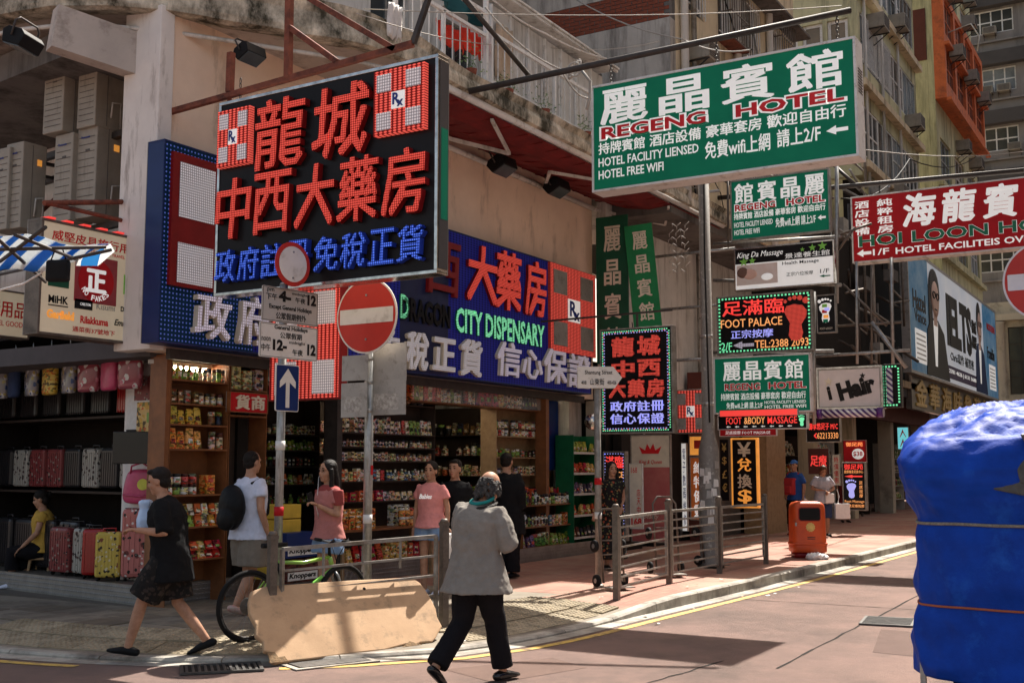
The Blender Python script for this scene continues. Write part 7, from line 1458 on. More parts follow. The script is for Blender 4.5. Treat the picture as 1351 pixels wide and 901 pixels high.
q = MB(); q.loft([tr(*pr_at(z), z, .42 if z < 1.9 else .42 + (z - 1.9) * 1.6) for z in zl]); cvb = q.build('tarpaulin', 'tarp_blue', cv)
for z, m_, r_ in ((1.365, 'rope', .011), (.80, 'rope_red', .008)):
    ring = tr(*pr_at(z), z, .42, 150); q = MB(); q.tube([Vector((p[0] * 1.012, p[1] * 1.012, p[2] + .012 * math.sin(i * .09))) for i, p in enumerate(ring)], r_, 6, closed=True); o = q.build('rope', m_, cv)
q = MB(); q.ell((-.80, .12, 1.37), (.02, .035, .02), 8, 6); q.build('knot', 'rope', cv)
q = MB(); q.loft([[(-.80, .20, 1.56), (-.80, -.10, 1.50), (-.80, -.10, 1.62), (-.80, .20, 1.63)], [(-.885, .20, 1.56), (-.89, -.10, 1.50), (-.89, -.10, 1.62), (-.885, .20, 1.63)]]); q.prism([(.03, 1.60), (-.75, 1.48), (-.75, 1.95), (.02, 1.92), (-.04, 1.80), (.05, 1.70)], -.895, -.80, 0); o = q.build('grey_patch', 'tape_grey', cv, bevel=.01)
for x_, y_ in ((-.70, .72), (-.70, -.7), (.7, .72), (.7, -.7)): q = MB(); q.bar((x_, y_, 0), (x_, y_, .42), .035); q.build('leg', 'galv', cv)
MB().box(-.6, -.7, .12, .66, .45, .34).build('cart_box', 'wood', cv)
for y_ in (.52, -.5): q = MB(); q.lathe([(.05, -.02), (.14, -.02), (.15, 0), (.14, .02), (.05, .02)], (-.55, y_, .15), 18, 'y'); q.build('wheel', 'rubber', cv)
# striped canopy on the left
cn = thing('striped_canopy', 'blue and white striped tarpaulin canopy poking in from the left', 'canopy', (4.6, 7.0, 3.1))
c3 = [P(148, 318, 'Z', 3.22), P(60, 296, 'Z', 3.28), P(-140, 282, 'Z', 3.45), P(-160, 375, 'Z', 3.05), P(0, 350, 'Z', 3.12), P(118, 338, 'Z', 3.18)]
M['tarp_stripe'] = stripes('tarp_stripe', (.70, .74, .76), (.02, .17, .46), 0, 15, trans=True)
q = MB(); N_ = 14
Aq, Bq, Cq, Dq = P(146, 322, 'Z', 3.2), P(-160, 285, 'Z', 3.42), P(-160, 372, 'Z', 3.02), P(100, 345, 'Z', 3.10)
pts = []
for i in range(N_ + 1):
    for j in range(5):
        s_, t = i / N_, j / 4; p = (Aq * (1 - s_) + Bq * s_) * (1 - t) + (Dq * (1 - s_) + Cq * s_) * t; p = p + Vector((0, 0, -.05 * math.sin(s_ * PI * 3) ** 2 + .02 * math.sin(t * PI))) - Vector(cn.location); pts.append(p)
q.add(pts, [(i * 5 + j, (i + 1) * 5 + j, (i + 1) * 5 + j + 1, i * 5 + j + 1) for i in range(N_) for j in range(4)], True); o = q.build('sheet', 'tarp_stripe', cn); so = o.modifiers.new('t', 'SOLIDIFY'); so.thickness = .004
q = MB(); e0, e1 = Aq - Vector(cn.location), Dq - Vector(cn.location); q.add([e0, e1, e1 + Vector((0, 0, -.03)), (e0 + e1) / 2 + Vector((.02, -.03, -.09)), e0 + Vector((0.02, -.02, -.05))], [(0, 1, 2, 3, 4)], True); q.build('loose_flap', 'tarp_stripe', cn)
for a, b in (((0, 362), (146, 330)), ((-40, 330), (140, 326)), ((20, 310), (120, 350)), ((-20, 300), (60, 372)), ((0, 345), (60, 300))):
    pole_bar(P(*a, 'Z', 3.08), P(*b, 'Z', 3.12), .012, 'frame_bar', 'dark_steel', cn)
pole_bar(P(-40, 360, 'Z', 3.05), P(-40, 360, 'Z', 3.05) * 1 - Vector((0, 0, 2.9)), .02, 'leg', 'dark_steel', cn)
hb_ = thing('black_bag', 'small black folded bag hanging from the striped canopy frame', 'bag', tuple(P(76, 370, 'Z', 2.86) if False else Pd(76, 372, 7.6)), FACE); MB().box(-.08, -.03, 0, .08, .03, .15).build('body', 'black', hb_, bevel=.02); q = MB(); q.tube([(-.05, 0, .15), (-.02, 0, .24), (.02, 0, .24), (.05, 0, .15)], .005, 5); q.build('handle', 'black', hb_)
cb_ = MB(); cb_.tube([Pd(-20, 388, 8.2), Pd(30, 375, 8.2), Pd(55, 360, 8.0), Pd(70, 335, 7.8)], .008, 6); cb_.build('white_cable', 'old_white', None, label='slack white cable looping below the striped canopy', cat='cable')
# laundry and clutter on the balcony
def cloth(name, label, u0, v0, u1, v1, Y, m, wav=.05, skew=0):
    a, b = P(u0, v0, 'Y', Y), P(u1, v1, 'Y', Y); q = MB(); n1, n2 = 10, 6
    pts = [(a.x + (b.x - a.x) * (i / n1) + skew * (j / n2), Y + wav * math.sin(i * 1.7 + j * .4), a.z + (b.z - a.z) * (j / n2) - .04 * math.sin(i * 2.1) * (j / n2)) for i in range(n1 + 1) for j in range(n2 + 1)]
    q.add(pts, [(i * (n2 + 1) + j, (i + 1) * (n2 + 1) + j, (i + 1) * (n2 + 1) + j + 1, i * (n2 + 1) + j + 1) for i in range(n1) for j in range(n2)], True); o = q.build(name, m); so = o.modifiers.new('t', 'SOLIDIFY'); so.thickness = .01; o['label'] = label; o['category'] = 'cloth'; return o
cloth('red_towel', 'red cloth drying behind the balcony railing, left piece', 575, 24, 604, 66, 8.75, 'cloth_red', .04, .15); cloth('red_towel', 'red cloth drying behind the balcony railing, right piece', 608, 34, 636, 78, 8.75, 'cloth_red', .04, .15)
cloth('cream_towel', 'cream and brown cloth hanging at the end of the railing', 655, 30, 674, 110, 8.8, 'cloth_cream', .04); cloth('grey_rag', 'thin pale rag hung above the black sign', 513, 2, 528, 55, 8.3, 'cloth_white', .03)
cloth('teal_parasol_cloth', 'dark teal fabric at the top of the balcony', 560, -10, 640, 18, 9.2, 'cloth_teal', .1)
rp = random.Random(3)
for i, (x, lab) in enumerate(((13.9, 'leafy pot plant on the mossy ledge beside the drying cloths'), (15.0, 'small trailing plant on the ledge under the white screen'), (16.4, 'weedy plant tuft on the ledge near the big hotel sign'), (12.9, 'low moss and weeds at the near end of the balcony ledge'))):
    r = thing('ledge_plant', lab, 'plant', (x, 8.42, 7.12)); q = MB(); q.lathe([(.07, 0), (.09, .12)], (0, 0, 0), 10); q.build('pot', 'brick_red', r); q = MB()
    for k in range(110):
        c = Vector((rp.gauss(0, .16), rp.gauss(0, .06), .14 + abs(rp.gauss(0, .14)))); d = Vector((rp.uniform(-1, 1), rp.uniform(-1, 1), rp.uniform(-.3, 1))).normalized(); e = d.orthogonal().normalized(); s_ = rp.uniform(.015, .035); q.add([c - d * s_, c + e * s_ * .5, c + d * s_, c - e * s_ * .5], [(0, 1, 2, 3)])
    q.build('foliage', 'leaf', r, kind='stuff')
# overhead wires
wr = random.Random(9)
def wire(label, pts, r_=.008, m='cable', sag=.12):
    q = MB(); P_ = []
    for a, b in zip(pts[:-1], pts[1:]):
        for k in range(8): t = k / 8; p = a + (b - a) * t; P_.append(p - Vector((0, 0, sag * 4 * t * (1 - t))))
    P_.append(pts[-1]); q.tube(P_, r_, 5); o = q.build('overhead_wire', m); o['label'] = label; o['category'] = 'cable'
wire('pale wire crossing in front of the balcony towards the grey wall', [Pd(480, 12, 14), Pd(1110, 8, 17)], .007); wire('second pale wire from the black sign to the grey wall', [Pd(470, 18, 12), Pd(700, 60, 18), Pd(870, 55, 19.8)], .006)
wire('thick looped cable along the edge of the white screen', [P(650, 0, 'Y', 8.5), P(720, 45, 'Y', 8.5), P(800, 78, 'Y', 8.5)], .018, 'old_white', .05); wire('pale cable sagging across the sign pole', [Pd(640, 10, 15), Pd(740, 92, 15.4), Pd(780, 130, 15.6)], .012); wire('thin cable rising over the grey end wall', [P(760, 0, 'X', 19.5), P(900, 52, 'X', 19.5), P(990, 66, 'X', 19.6)], .014)
wire('dark cable crossing from the hotel sign to the green tenement', [Pd(1110, 262, 24), Pd(1200, 210, 34), Pd(1290, 205, 50)], .02, 'cable_dark', .4); wire('pale thin cable above the red hotel sign', [Pd(1030, 180, 24), Pd(1351, 200, 40)], .015, 'cable', .3)
q = MB()
for k in range(3): q.tube([Pd(758 + 8 * math.cos(t + k), 92 + (9 + k * 2) * math.sin(t), 15.3 + .05 * k) for t in [i * PI / 8 for i in range(16)]], .014, 6, closed=True)
q.tube([Pd(766, 92, 15.3), Pd(779, 108, 15.3), Pd(778, 130, 15.3), Pd(774, 145, 15.3)], .02, 6); o = q.build('cable_coil', 'cable'); o['label'] = 'coil of pale cable looped over the sign pole'; o['category'] = 'cable'
# cables and ladder like brackets in the passage wall
r = thing('wall_ladder', 'thin steel ladder fixed to the pale wall beside the lamp post', 'ladder', (20.5, 9.6, 1))
for x_ in (P(921, 400, 'Y', 9.6).x, P(936, 400, 'Y', 9.6).x): pole_bar((x_, 9.6, 2.2), (x_, 9.6, 6.7), .03, 'rail', 'galv_dull', r)
for k in range(10): pole_bar((P(921, 400, 'Y', 9.6).x, 9.6, 2.4 + .45 * k), (P(936, 400, 'Y', 9.6).x, 9.6, 2.4 + .45 * k), .018, 'rung', 'galv_dull', r)
# far shop goods
for i, (x, lab) in enumerate(((29.4, 'first'), (33.2, 'second'), (37.4, 'third'), (42.8, 'fourth'))):
    shelving('%s far shop display rack along the sunny pavement' % lab, x, x + 2.6, 9.75, [.55, 1.05, 1.55, 2.05], 2.6, .5, 'shelf_white' if i % 2 else 'shelf_dark', 'shelf_dark')
    for j, z in enumerate((.55, 1.05, 1.55, 2.05)): row((x + .05, 9.8, z), 0, 2.5, ['box', 'bottle', 'packet', 'box'][(i + j) % 4], .26, .36, .2, ['goods', 'goods_white', 'goods_red', 'goods_dark'][(i * 3 + j) % 4], 'on the %s far display rack, %s shelf' % (lab, LV[3 - j]), .1)
MB().box(23.5, 9.2, .13, 24.0, 9.6, 3.8).build('shop_pier', 'maroon_wall', None, label='dark red pier beside the money exchange sign', cat='pier')
MB().box(24.05, 9.55, .13, 26.6, 9.65, 3.3).build('rolled_shutter', mat('shutter', (.16, .15, .14), rough=.5, metal=.5), None, label='dark metal shutter behind the man in the blue cap', cat='shutter')
MB().box(26.7, 8.9, .13, 28.15, 9.5, 3.9).build('tiled_pier', 'wood', None, label='broad brown pier left of the far shop entrance', cat='pier')
for k, x in enumerate((19.9, 21.4)): MB().box(x, 9.5, .13, x + .9, 9.68, 2.5).build('shop_doorway', 'dark_inside', None, label='%s dark doorway in the pale wall of the passage' % ('left', 'right')[k], cat='doorway')
for i, (x0, x1, z0) in enumerate(((24, 28, 3.5), (30, 35, 3.6))): MB().box(x0, 8.2, z0, x1, 9.5, z0 + .1).build('shop_canopy', 'dark_render', None, label='%s flat dark canopy over the far shops' % ('nearer', 'farther')[i], cat='canopy')
# loose cables, pipes and stains of fittings on the old fronts
cr_ = random.Random(21)
FC = thing('facade_cables', 'tangle of loose cables and thin pipes on the old fronts above the awning', 'cables', (12, 8.3, 7))
for k in range(26):
    if k < 10: y = 11.75; x = cr_.uniform(11, 19); z = cr_.uniform(7.4, 10); pts = [(x, y, z), (x + cr_.uniform(.3, 1.5), y - .03, z + cr_.uniform(-.5, .3)), (x + cr_.uniform(1, 3), y, z + cr_.uniform(-.8, .8))]
    elif k < 18: y = 8.33; x = cr_.uniform(20, 27); z = cr_.uniform(7, 12); pts = [(x, y, z), (x + cr_.uniform(.1, .6), y - .05, z - cr_.uniform(.3, 1)), (x + cr_.uniform(.5, 2), y, z + cr_.uniform(-1.6, .4))]
    else: y = 9.62; x = cr_.uniform(19.9, 23); z = cr_.uniform(3.4, 6.4); pts = [(x, y, z), (x + cr_.uniform(-.2, .2), y - .05, z - cr_.uniform(.5, 1.4)), (x + cr_.uniform(-.5, .6), y, z - cr_.uniform(1.5, 2.6))]
    q = MB(); q.tube([Vector(p) - FC.location for p in [Vector(pts[0]), (Vector(pts[0]) + Vector(pts[1])) / 2 + Vector((0, -.03, -.08)), Vector(pts[1]), (Vector(pts[1]) + Vector(pts[2])) / 2 + Vector((0, -.02, -.1)), Vector(pts[2])]], cr_.choice([.01, .016, .025]), 5); q.build('cable', cr_.choice(['cable', 'cable_dark', 'old_white', 'galv_dull']), FC)
# road repairs, litter and small street dirt
for i, pts in enumerate((((10.8, .6), (12.3, .9), (12.6, 3.0), (11.0, 2.7)), ((15.6, 1.2), (18.8, 1.3), (18.7, 2.5), (15.5, 2.4)), ((7.9, 4.9), (8.9, 4.6), (9.2, 5.1), (8.2, 5.6)))):
    q = MB(); q.add([(x, y, .0025) for x, y in pts], [(0, 1, 2, 3)]); q.build('road_patch', mat('patch_%d' % i, ((.15, .098, .083), (.235, .155, .13), (.17, .11, .09))[i], rough=.93, scale=2, bump=.7, bscale=200), kind='structure')
lr = random.Random(12)
LM = MB().add([(-.03, -.02, 0), (.03, -.022, .004), (.035, .02, .012), (0, .026, .003), (-.03, .018, .008)], [(0, 1, 2, 3, 4)]).mesh('litter', 'paper_white'); LM2 = MB().add([(-.03, -.01, 0), (.0, -.02, .006), (.035, .0, .003), (0, .02, .008)], [(0, 1, 2, 3)]).mesh('litter', 'wood')
for i in range(26):
    x, y = (lr.uniform(7.2, 19), 0); d_ = lr.choice([-.25, -.12, -.5, .3, .7, 1.2]); kp = min(KL, key=lambda p: abs(p.x - x) + (9 if p.y > 7 else 0)); y = kp.y + d_; z = pz(x, y) + .022 if d_ > 0 else .008
    o = link('litter', LM if i % 3 else LM2); o.location = (x, y, z); o.rotation_euler = (0, 0, lr.uniform(0, 6)); o.scale = [lr.uniform(.5, 1.1)] * 3; o['label'] = '%s scrap of litter lying %s' % ('pale' if i % 3 else 'brown', 'in the gutter along the kerb' if d_ < 0 else 'on the pavement near the kerb'); o['category'] = 'litter'; o['group'] = 'scraps of litter along the kerb'
for (t_, z, m_) in ((p1t, 1.1, 'sign_red'), (p1t, 1.75, 'paper_white'), (p2t, 1.0, 'paper_white'), (p3t, 1.35, 'sign_red'), (p3t, .9, 'paper_white')): q = MB(); q.lathe([(.0485, 0), (.0485, .09)], (0, 0, z), 14); q.build('sticker_band', m_, t_)
for k in range(14):
    a_ = lr.uniform(2.6, 4.4); z = lr.uniform(.5, 1.7); q = MB(); q.prism([(-.05, 0), (.05, .01), (.045, .12), (-.04, .13)], 0, .003); o = q.build('poster_scrap', 'paper_white' if k % 3 else 'plate_back', lt_); o.rotation_euler = (PI / 2, 0, a_ - PI * .5 + PI); o.location = (.172 * math.cos(a_), .172 * math.sin(a_), z); o.rotation_euler = (PI / 2, 0, a_ + PI / 2)
# window cages and drying poles on the old upper fronts
for i, (x0, z0) in enumerate(((20.8, 7.7), (22.6, 10.9), (24.3, 7.7), (26.1, 10.9))):
    r = thing('window_cage', '%s projecting rusty window cage on the cream tenement, counted from its near corner' % ['first', 'second', 'third', 'fourth'][i], 'window cage', (x0, 8.05, z0)); q = MB()
    for a in range(8): q.bar((a * .15, 0, 0), (a * .15, 0, 1.7), .018)
    for z in (0, .6, 1.2, 1.7): q.bar((0, 0, z), (1.05, 0, z), .022); q.bar((0, 0, z), (0, .34, z), .022); q.bar((1.05, 0, z), (1.05, .34, z), .022)
    q.build('bar_grid', 'rail_brown' if i % 2 else 'galv_dull', r, kind='stuff'); MB().box(0, 0, -.04, 1.05, .34, -.012).build('tray', 'rust', r)

# ================================================================ PEOPLE
def V3(*a): return Vector(a)
def figure(label, loc, yaw, J, top, bottom, shoes, hair, skin='skin', s=1.0, vox=.012, head_yaw=0, head_tilt=0, group=None, female=False, hands=True, lean=0):
    """a posed person. J: joints in metres, x forward, y left, z up (metres for a 1.70 m adult)"""
    D0 = dict(pel=(0, 0, .90), wai=(0, 0, 1.05), che=(0, 0, 1.25), nek=(0, 0, 1.44), hed=(.02, 0, 1.58), shl=(0, .17, 1.38), shr=(0, -.17, 1.38), ell=(-.03, .21, 1.11), elr=(-.03, -.21, 1.11), wrl=(.03, .21, .87), wrr=(.03, -.21, .87), hil=(0, .09, .88), hir=(0, -.09, .88), knl=(.02, .09, .48), knr=(.02, -.09, .48), anl=(0, .09, .09), anr=(0, -.09, .09), tol=0, tor=0)
    D0.update(J); J = {k: (Vector(v) if isinstance(v, tuple) else v) for k, v in D0.items()}
    r = thing('person', label, 'person', loc, yaw, group); r.scale = (s, s, s)
    LAT = Vector((0, 1, 0)); hw = .86 if female else 1.0
    sl = (J['shl'] - J['shr']).normalized()
    for q_ in ('shl', 'shr'): J[q_] = J[q_] + V3(0, -.012 if q_ == 'shl' else .012, -.028)
    def limb(mb, a, b, c, rads, n=12): mb.tube([a, a.lerp(b, .3), a.lerp(b, .75), b, b.lerp(c, .25), b.lerp(c, .6), c], rads, n, round_ends=True)
    def torso(mb, k=1.0, e=0, z_end=None, flare=0, neck=True):
        pts = [J['pel'] + V3(0, 0, -.06), J['pel'] + V3(0, 0, .02), J['wai'], J['wai'].lerp(J['che'], .5), J['che'], J['che'].lerp(J['nek'], .45), J['che'].lerp(J['nek'], .72), J['che'].lerp(J['nek'], .92)]
        rd = [(.155 * hw, .105), (.17 * hw, .115), (.145 * hw, .10), (.155 * hw, .11), (.175 * hw, .12), (.185 * hw, .108), (.16 * hw, .085), (.075, .065)]
        mb.tube(pts, [(a * k + e, b * k + e) for a, b in rd], 20, ref=sl, round_ends=True)
    # ---- the body: one continuous surface
    b = MB(); torso(b)
    b.tube([J['che'].lerp(J['nek'], .8), J['nek'], J['hed'] + V3(-.01, 0, -.06)], [(.058, .058), (.052, .055), (.055, .06)], 12)
    Rm = Matrix.Rotation(head_yaw, 3, 'Z') @ Matrix.Rotation(head_tilt, 3, 'Y'); H = J['hed']
    def hp(x, y, z): return H + Rm @ V3(x, y, z)
    b.ell(hp(-.008, 0, .03), (.095, .076, .098), 18, 12, Rm); b.ell(hp(.022, 0, -.035), (.068, .060, .080), 16, 10, Rm); b.ell(hp(.052, 0, -.088), (.034, .034, .026), 10, 6, Rm)
    b.ell(hp(.092, 0, -.018), (.020, .014, .022), 8, 6, Rm); b.ell(hp(.086, 0, .004), (.012, .011, .022), 8, 6, Rm); b.ell(hp(.080, 0, -.060), (.014, .026, .012), 10, 6, Rm)
    for s_ in (1, -1):
        b.ell(hp(-.002, s_ * .078, -.008), (.022, .012, .032), 8, 6, Rm); b.ell(hp(.070, s_ * .034, .032), (.018, .026, .010), 8, 5, Rm); b.ell(hp(.060, s_ * .042, -.030), (.022, .018, .022), 8, 6, Rm)
    for q_ in 'lr':
        A, E_, W_ = J['sh' + q_], J['el' + q_], J['wr' + q_]; f = .88 if female else 1.0
        limb(b, A, E_, W_, [x * f for x in (.056, .052, .044, .040, .042, .034, .026)])
        hd = (W_ - E_).normalized(); hd = J.get('hd' + q_, hd) if not isinstance(J.get('hd' + q_), (int, float, type(None))) else hd
        side = 1 if q_ == 'l' else -1
        pn = hd.cross(V3(0, 0, 1) if abs(hd.z) < .8 else V3(1, 0, 0)).normalized()      # across the palm
        fr = J.get('palm' + q_)
        if fr is not None: pn = (fr - hd * fr.dot(hd)).normalized()
        nn_ = hd.cross(pn).normalized(); c = W_ + hd * .055
        rot = Matrix((hd, pn, nn_)).transposed(); b.ell(c, (.052, .040, .017), 12, 8, rot)
        curl = J.get('curl' + q_, .5)
        for i, (o_, L_) in enumerate(((-.030, .062), (-.010, .074), (.011, .070), (.030, .055))):
            p0 = c + hd * .038 + pn * o_; p1 = p0 + (hd * math.cos(curl * .5) + nn_ * math.sin(curl * .5)) * L_ * .45; p2 = p1 + (hd * math.cos(curl * 1.3) + nn_ * math.sin(curl * 1.3)) * L_ * .32; p3 = p2 + (hd * math.cos(curl * 2) + nn_ * math.sin(curl * 2)) * L_ * .25
            b.tube([p0 - hd * .015, p1, p2, p3], [.0095, .009, .008, .007], 7, round_ends=True)
        t0 = c - hd * .015 - pn * .034; b.tube([t0, t0 + hd * .03 - pn * .022 + nn_ * .008, t0 + hd * .058 - pn * .020 + nn_ * .018], [.0115, .0105, .008], 7, round_ends=True)
        A, K, N_ = J['hi' + q_], J['kn' + q_], J['an' + q_]
        limb(b, A, K, N_, [x * (.95 if female else 1) for x in (.088, .082, .062, .054, .056, .050, .036)])
        td = J['to' + q_]; fd = V3(math.cos(td), math.sin(td) if False else (.12 if q_ == 'l' else -.12), math.sin(td)).normalized() if not isinstance(td, Vector) else td.normalized()
        b.tube([N_ - fd * .055 + V3(0, 0, -.045), N_ + V3(0, 0, -.04), N_ + fd * .08 + V3(0, 0, -.055), N_ + fd * .15 + V3(0, 0, -.065)], [(.034, .030), (.038, .040), (.042, .026), (.034, .016)], 10, ref=fd.cross(V3(0, 0, 1)), round_ends=True)
    bo = b.build('body', skin, r); rem = bo.modifiers.new('r', 'REMESH'); rem.mode = 'VOXEL'; rem.voxel_size = vox * .82; rem.use_smooth_shade = True; sm_ = bo.modifiers.new('s', 'SMOOTH'); sm_.factor = .5; sm_.iterations = 2
    # face details
    q = MB()
    for s_ in (1, -1): q.ell(hp(.077, s_ * .031, .012), (.010, .015, .007), 8, 6, Rm)
    q.build('eyes', 'hair', bo)
    q = MB()
    for s_ in (1, -1): q.tube([hp(.084, s_ * .015, .034), hp(.088, s_ * .032, .040), hp(.074, s_ * .050, .034)], [.004, .005, .003], 6)
    q.build('eyebrows', 'hair', bo); q = MB(); q.ell(hp(.091, 0, -.062), (.007, .022, .006), 8, 5, Rm); q.build('mouth', 'lip', bo)
    # ---- garments
    def fin(mb, name, m, fold=.02, big=.0, sm=3, v=vox):
        o = mb.build(name, m, r); re = o.modifiers.new('r', 'REMESH'); re.mode = 'VOXEL'; re.voxel_size = v; re.use_smooth_shade = True; s2 = o.modifiers.new('s', 'SMOOTH'); s2.iterations = sm
        if fold: disp(o, tex, fold)
        if fold: disp(o, tex2, fold * .45)
        return o
    if top:
        m_, hem, slv, lo = top[:4]; g = MB(); e = .018 + lo
        bot = J['pel'] + V3(0, 0, hem)
        pts = [bot, J['pel'] + V3(0, 0, max(hem * .4 + .02, hem + .05)), J['wai'], J['wai'].lerp(J['che'], .5), J['che'], J['che'].lerp(J['nek'], .45), J['che'].lerp(J['nek'], .75), J['che'].lerp(J['nek'], .93)]
        fl = top[4] if len(top) > 4 else .028
        rd = [(.175 * hw + e + fl, .125 + e + fl), (.172 * hw + e + fl * .5, .118 + e + fl * .4), (.150 * hw + e, .108 + e), (.160 * hw + e, .116 + e), (.178 * hw + e * .9, .124 + e * .9), (.190 * hw + e * .7, .112 + e * .7), (.162 * hw + .016, .088 + .016), (.078, .072)]
        g.tube(pts, rd, 22, ref=sl)
        for q_ in 'lr':
            A, E_, W_ = J['sh' + q_], J['el' + q_], J['wr' + q_]; k = .052 + lo * .75
            chain = [A + (J['che'] - A) * .3, A, A.lerp(E_, .35)]; rr_ = [k + .004, k, k + .004]
            if slv >= .9: chain += [A.lerp(E_, .8), E_]; rr_ += [k, k - .004]
            else: chain += [A.lerp(E_, slv)]; rr_ += [k + .006]
            if slv > 1: chain += [E_.lerp(W_, (slv - 1) * .5), E_.lerp(W_, slv - 1)]; rr_ += [k - .008, k - .014]
            g.tube(chain, rr_, 12)
        g.tube([J['che'].lerp(J['nek'], .85), J['nek'] + V3(0, 0, -.005)], [(.080, .075), (.066, .066)], 14, ref=sl)
        tp = fin(g, 'shirt', m_, .018 + lo * .35)
    if bottom:
        m_, ln, lo = bottom[:3]; g = MB(); e = .012 + lo
        g.tube([J['pel'].lerp(J['wai'], .55), J['pel'] + V3(0, 0, .02), J['pel'] + V3(0, 0, -.06)], [(.142 * hw + .006, .098 + .006), (.176 * hw + e * .35, .120 + e * .35), (.165 * hw + e, .112 + e)], 20, ref=sl)
        if len(bottom) > 3 and bottom[3] == 'skirt':
            kk = (J['knl'] + J['knr']) / 2; aa = (J['anl'] + J['anr']) / 2; end = kk.lerp(aa, max(0, ln - 1)) if ln > 1 else J['pel'].lerp(kk, ln)
            g.tube([J['pel'], J['pel'].lerp(end, .4), end], [(.17, .12), (.20, .15), (.25, .20)], 20, ref=sl)
        else:
            for q_ in 'lr':
                A, K, N_ = J['hi' + q_], J['kn' + q_], J['an' + q_]
                if ln < 1: g.tube([A, A.lerp(K, ln * .5), A.lerp(K, ln)], [.098 + e * .6, .094 + e, .082 + e * 1.3], 14)
                else: g.tube([A, A.lerp(K, .5), K, K.lerp(N_, .45 * min(1, (ln - 1) * 2)), K.lerp(N_, (ln - 1))], [.096 + e * .6, .084 + e, .066 + e, .062 + e, .056 + e * 1.2], 14)
        fin(g, 'trousers' if ln > 1 and len(bottom) < 4 else ('skirt' if len(bottom) > 3 else 'shorts'), m_, .02)
    if shoes:
        for q_ in 'lr':
            g = MB(); N_ = J['an' + q_]; td = J['to' + q_]; fd = V3(math.cos(td), .12 if q_ == 'l' else -.12, math.sin(td)).normalized(); up = V3(0, 0, 1)
            g.tube([N_ - fd * .07 + up * -.045, N_ - fd * .02 + up * -.04, N_ + fd * .06 + up * -.048, N_ + fd * .13 + up * -.06, N_ + fd * .175 + up * -.066], [(.038, .036), (.043, .042), (.046, .034), (.044, .024), (.030, .016)], 12, ref=fd.cross(up), round_ends=True)
            fin(g, 'shoe', shoes, 0, v=.009, sm=2)
    # ---- hair
    hm, hk = hair; g = MB()
    if hk == 'short': g.ell(hp(-.022, 0, .048), (.094, .084, .088), 18, 10, Rm); g.ell(hp(-.045, 0, -.01), (.062, .078, .065), 14, 8, Rm); g.ell(hp(.045, 0, .098), (.045, .062, .028), 12, 6, Rm)
    elif hk == 'buzz': g.ell(hp(-.018, 0, .040), (.092, .080, .092), 18, 10, Rm); g.ell(hp(-.045, 0, -.01), (.056, .074, .06), 14, 8, Rm)
    elif hk == 'bald':
        hr_ = random.Random(8)
        for k in range(230):
            t = R(hr_.uniform(62, 298)); zz_ = hr_.uniform(-.115, .052); back = 1 if abs(math.degrees(t) - 180) < 75 else .6
            if zz_ < -.06 and back < 1: continue
            rr2 = .082 + .016 * math.sin(PI * min(1, max(0, (zz_ + .12) / .16))); p_ = hp(-.006 + (rr2 + .010) * math.cos(t), rr2 * .93 * math.sin(t), zz_); a_ = hr_.uniform(.009, .017)
            g.tube([p_, p_ + Rm @ V3(.010 * math.cos(t) + hr_.uniform(-.01, .01), .010 * math.sin(t) + hr_.uniform(-.01, .01), -hr_.uniform(.012, .03))], [a_, a_ * .55], 6, round_ends=True)
    elif hk in ('long', 'pony', 'bob', 'bun'):
        g.ell(hp(-.020, 0, .045), (.100, .088, .092), 18, 10, Rm); g.ell(hp(-.05, 0, -.02), (.062, .084, .085), 14, 8, Rm)
        if hk == 'long':
            g.tube([hp(-.06, 0, .02), hp(-.085, 0, -.10), hp(-.10, 0, -.22), hp(-.10, 0, -.36)], [(.085, .045), (.095, .05), (.10, .04), (.07, .025)], 14, ref=sl)
            for s_ in (1, -1): g.tube([hp(.01, s_ * .078, .03), hp(.005, s_ * .088, -.08), hp(.01, s_ * .09, -.22), hp(.02, s_ * .09, -.32)], [.026, .028, .03, .015], 8)
        if hk == 'bob':
            for s_ in (1, -1): g.tube([hp(.01, s_ * .074, .04), hp(.0, s_ * .085, -.05), hp(.01, s_ * .08, -.11)], [.024, .03, .018], 8)
        if hk in ('pony', 'bun'): g.ell(hp(-.12, 0, .04), (.035, .035, .04), 10, 8)
    elif hk == 'cap': g.ell(hp(-.020, 0, .045), (.095, .083, .07), 18, 10, Rm); g.ell(hp(-.045, 0, -.01), (.058, .076, .06), 14, 8, Rm)
    if g.v: fin(g, 'hair', hm, .010 if hk != 'bald' else .006, sm=1, v=.009 if hk != 'bald' else .0065)
    r['hp'] = 0
    return r, J, hp, fin
def put(mb, name, m, r, v=.012, fold=.01):
    o = mb.build(name, m, r); re = o.modifiers.new('r', 'REMESH'); re.mode = 'VOXEL'; re.voxel_size = v; re.use_smooth_shade = True; s2 = o.modifiers.new('s', 'SMOOTH'); s2.iterations = 3
    if fold: disp(o, tex, fold)
    return o
def loose(r, name, label, cat, mb, m, **k):
    """a carried thing: top level, standing where the person's frame puts it"""
    o = put(mb, name, m, None, **k); o.location = r.location; o.rotation_euler = r.rotation_euler; o.scale = r.scale; o['label'] = label; o['category'] = cat; return o
LEFT = AZ + R(90); AWAY = AZ; RIGHT = AZ - R(90); TOWARD = AZ + PI
def gp(u, D_): a = at_px(u, D_, 0); return (a.x, a.y, pz(a.x, a.y) if kerb_d(a.x, a.y)[0] > 0 else 0)
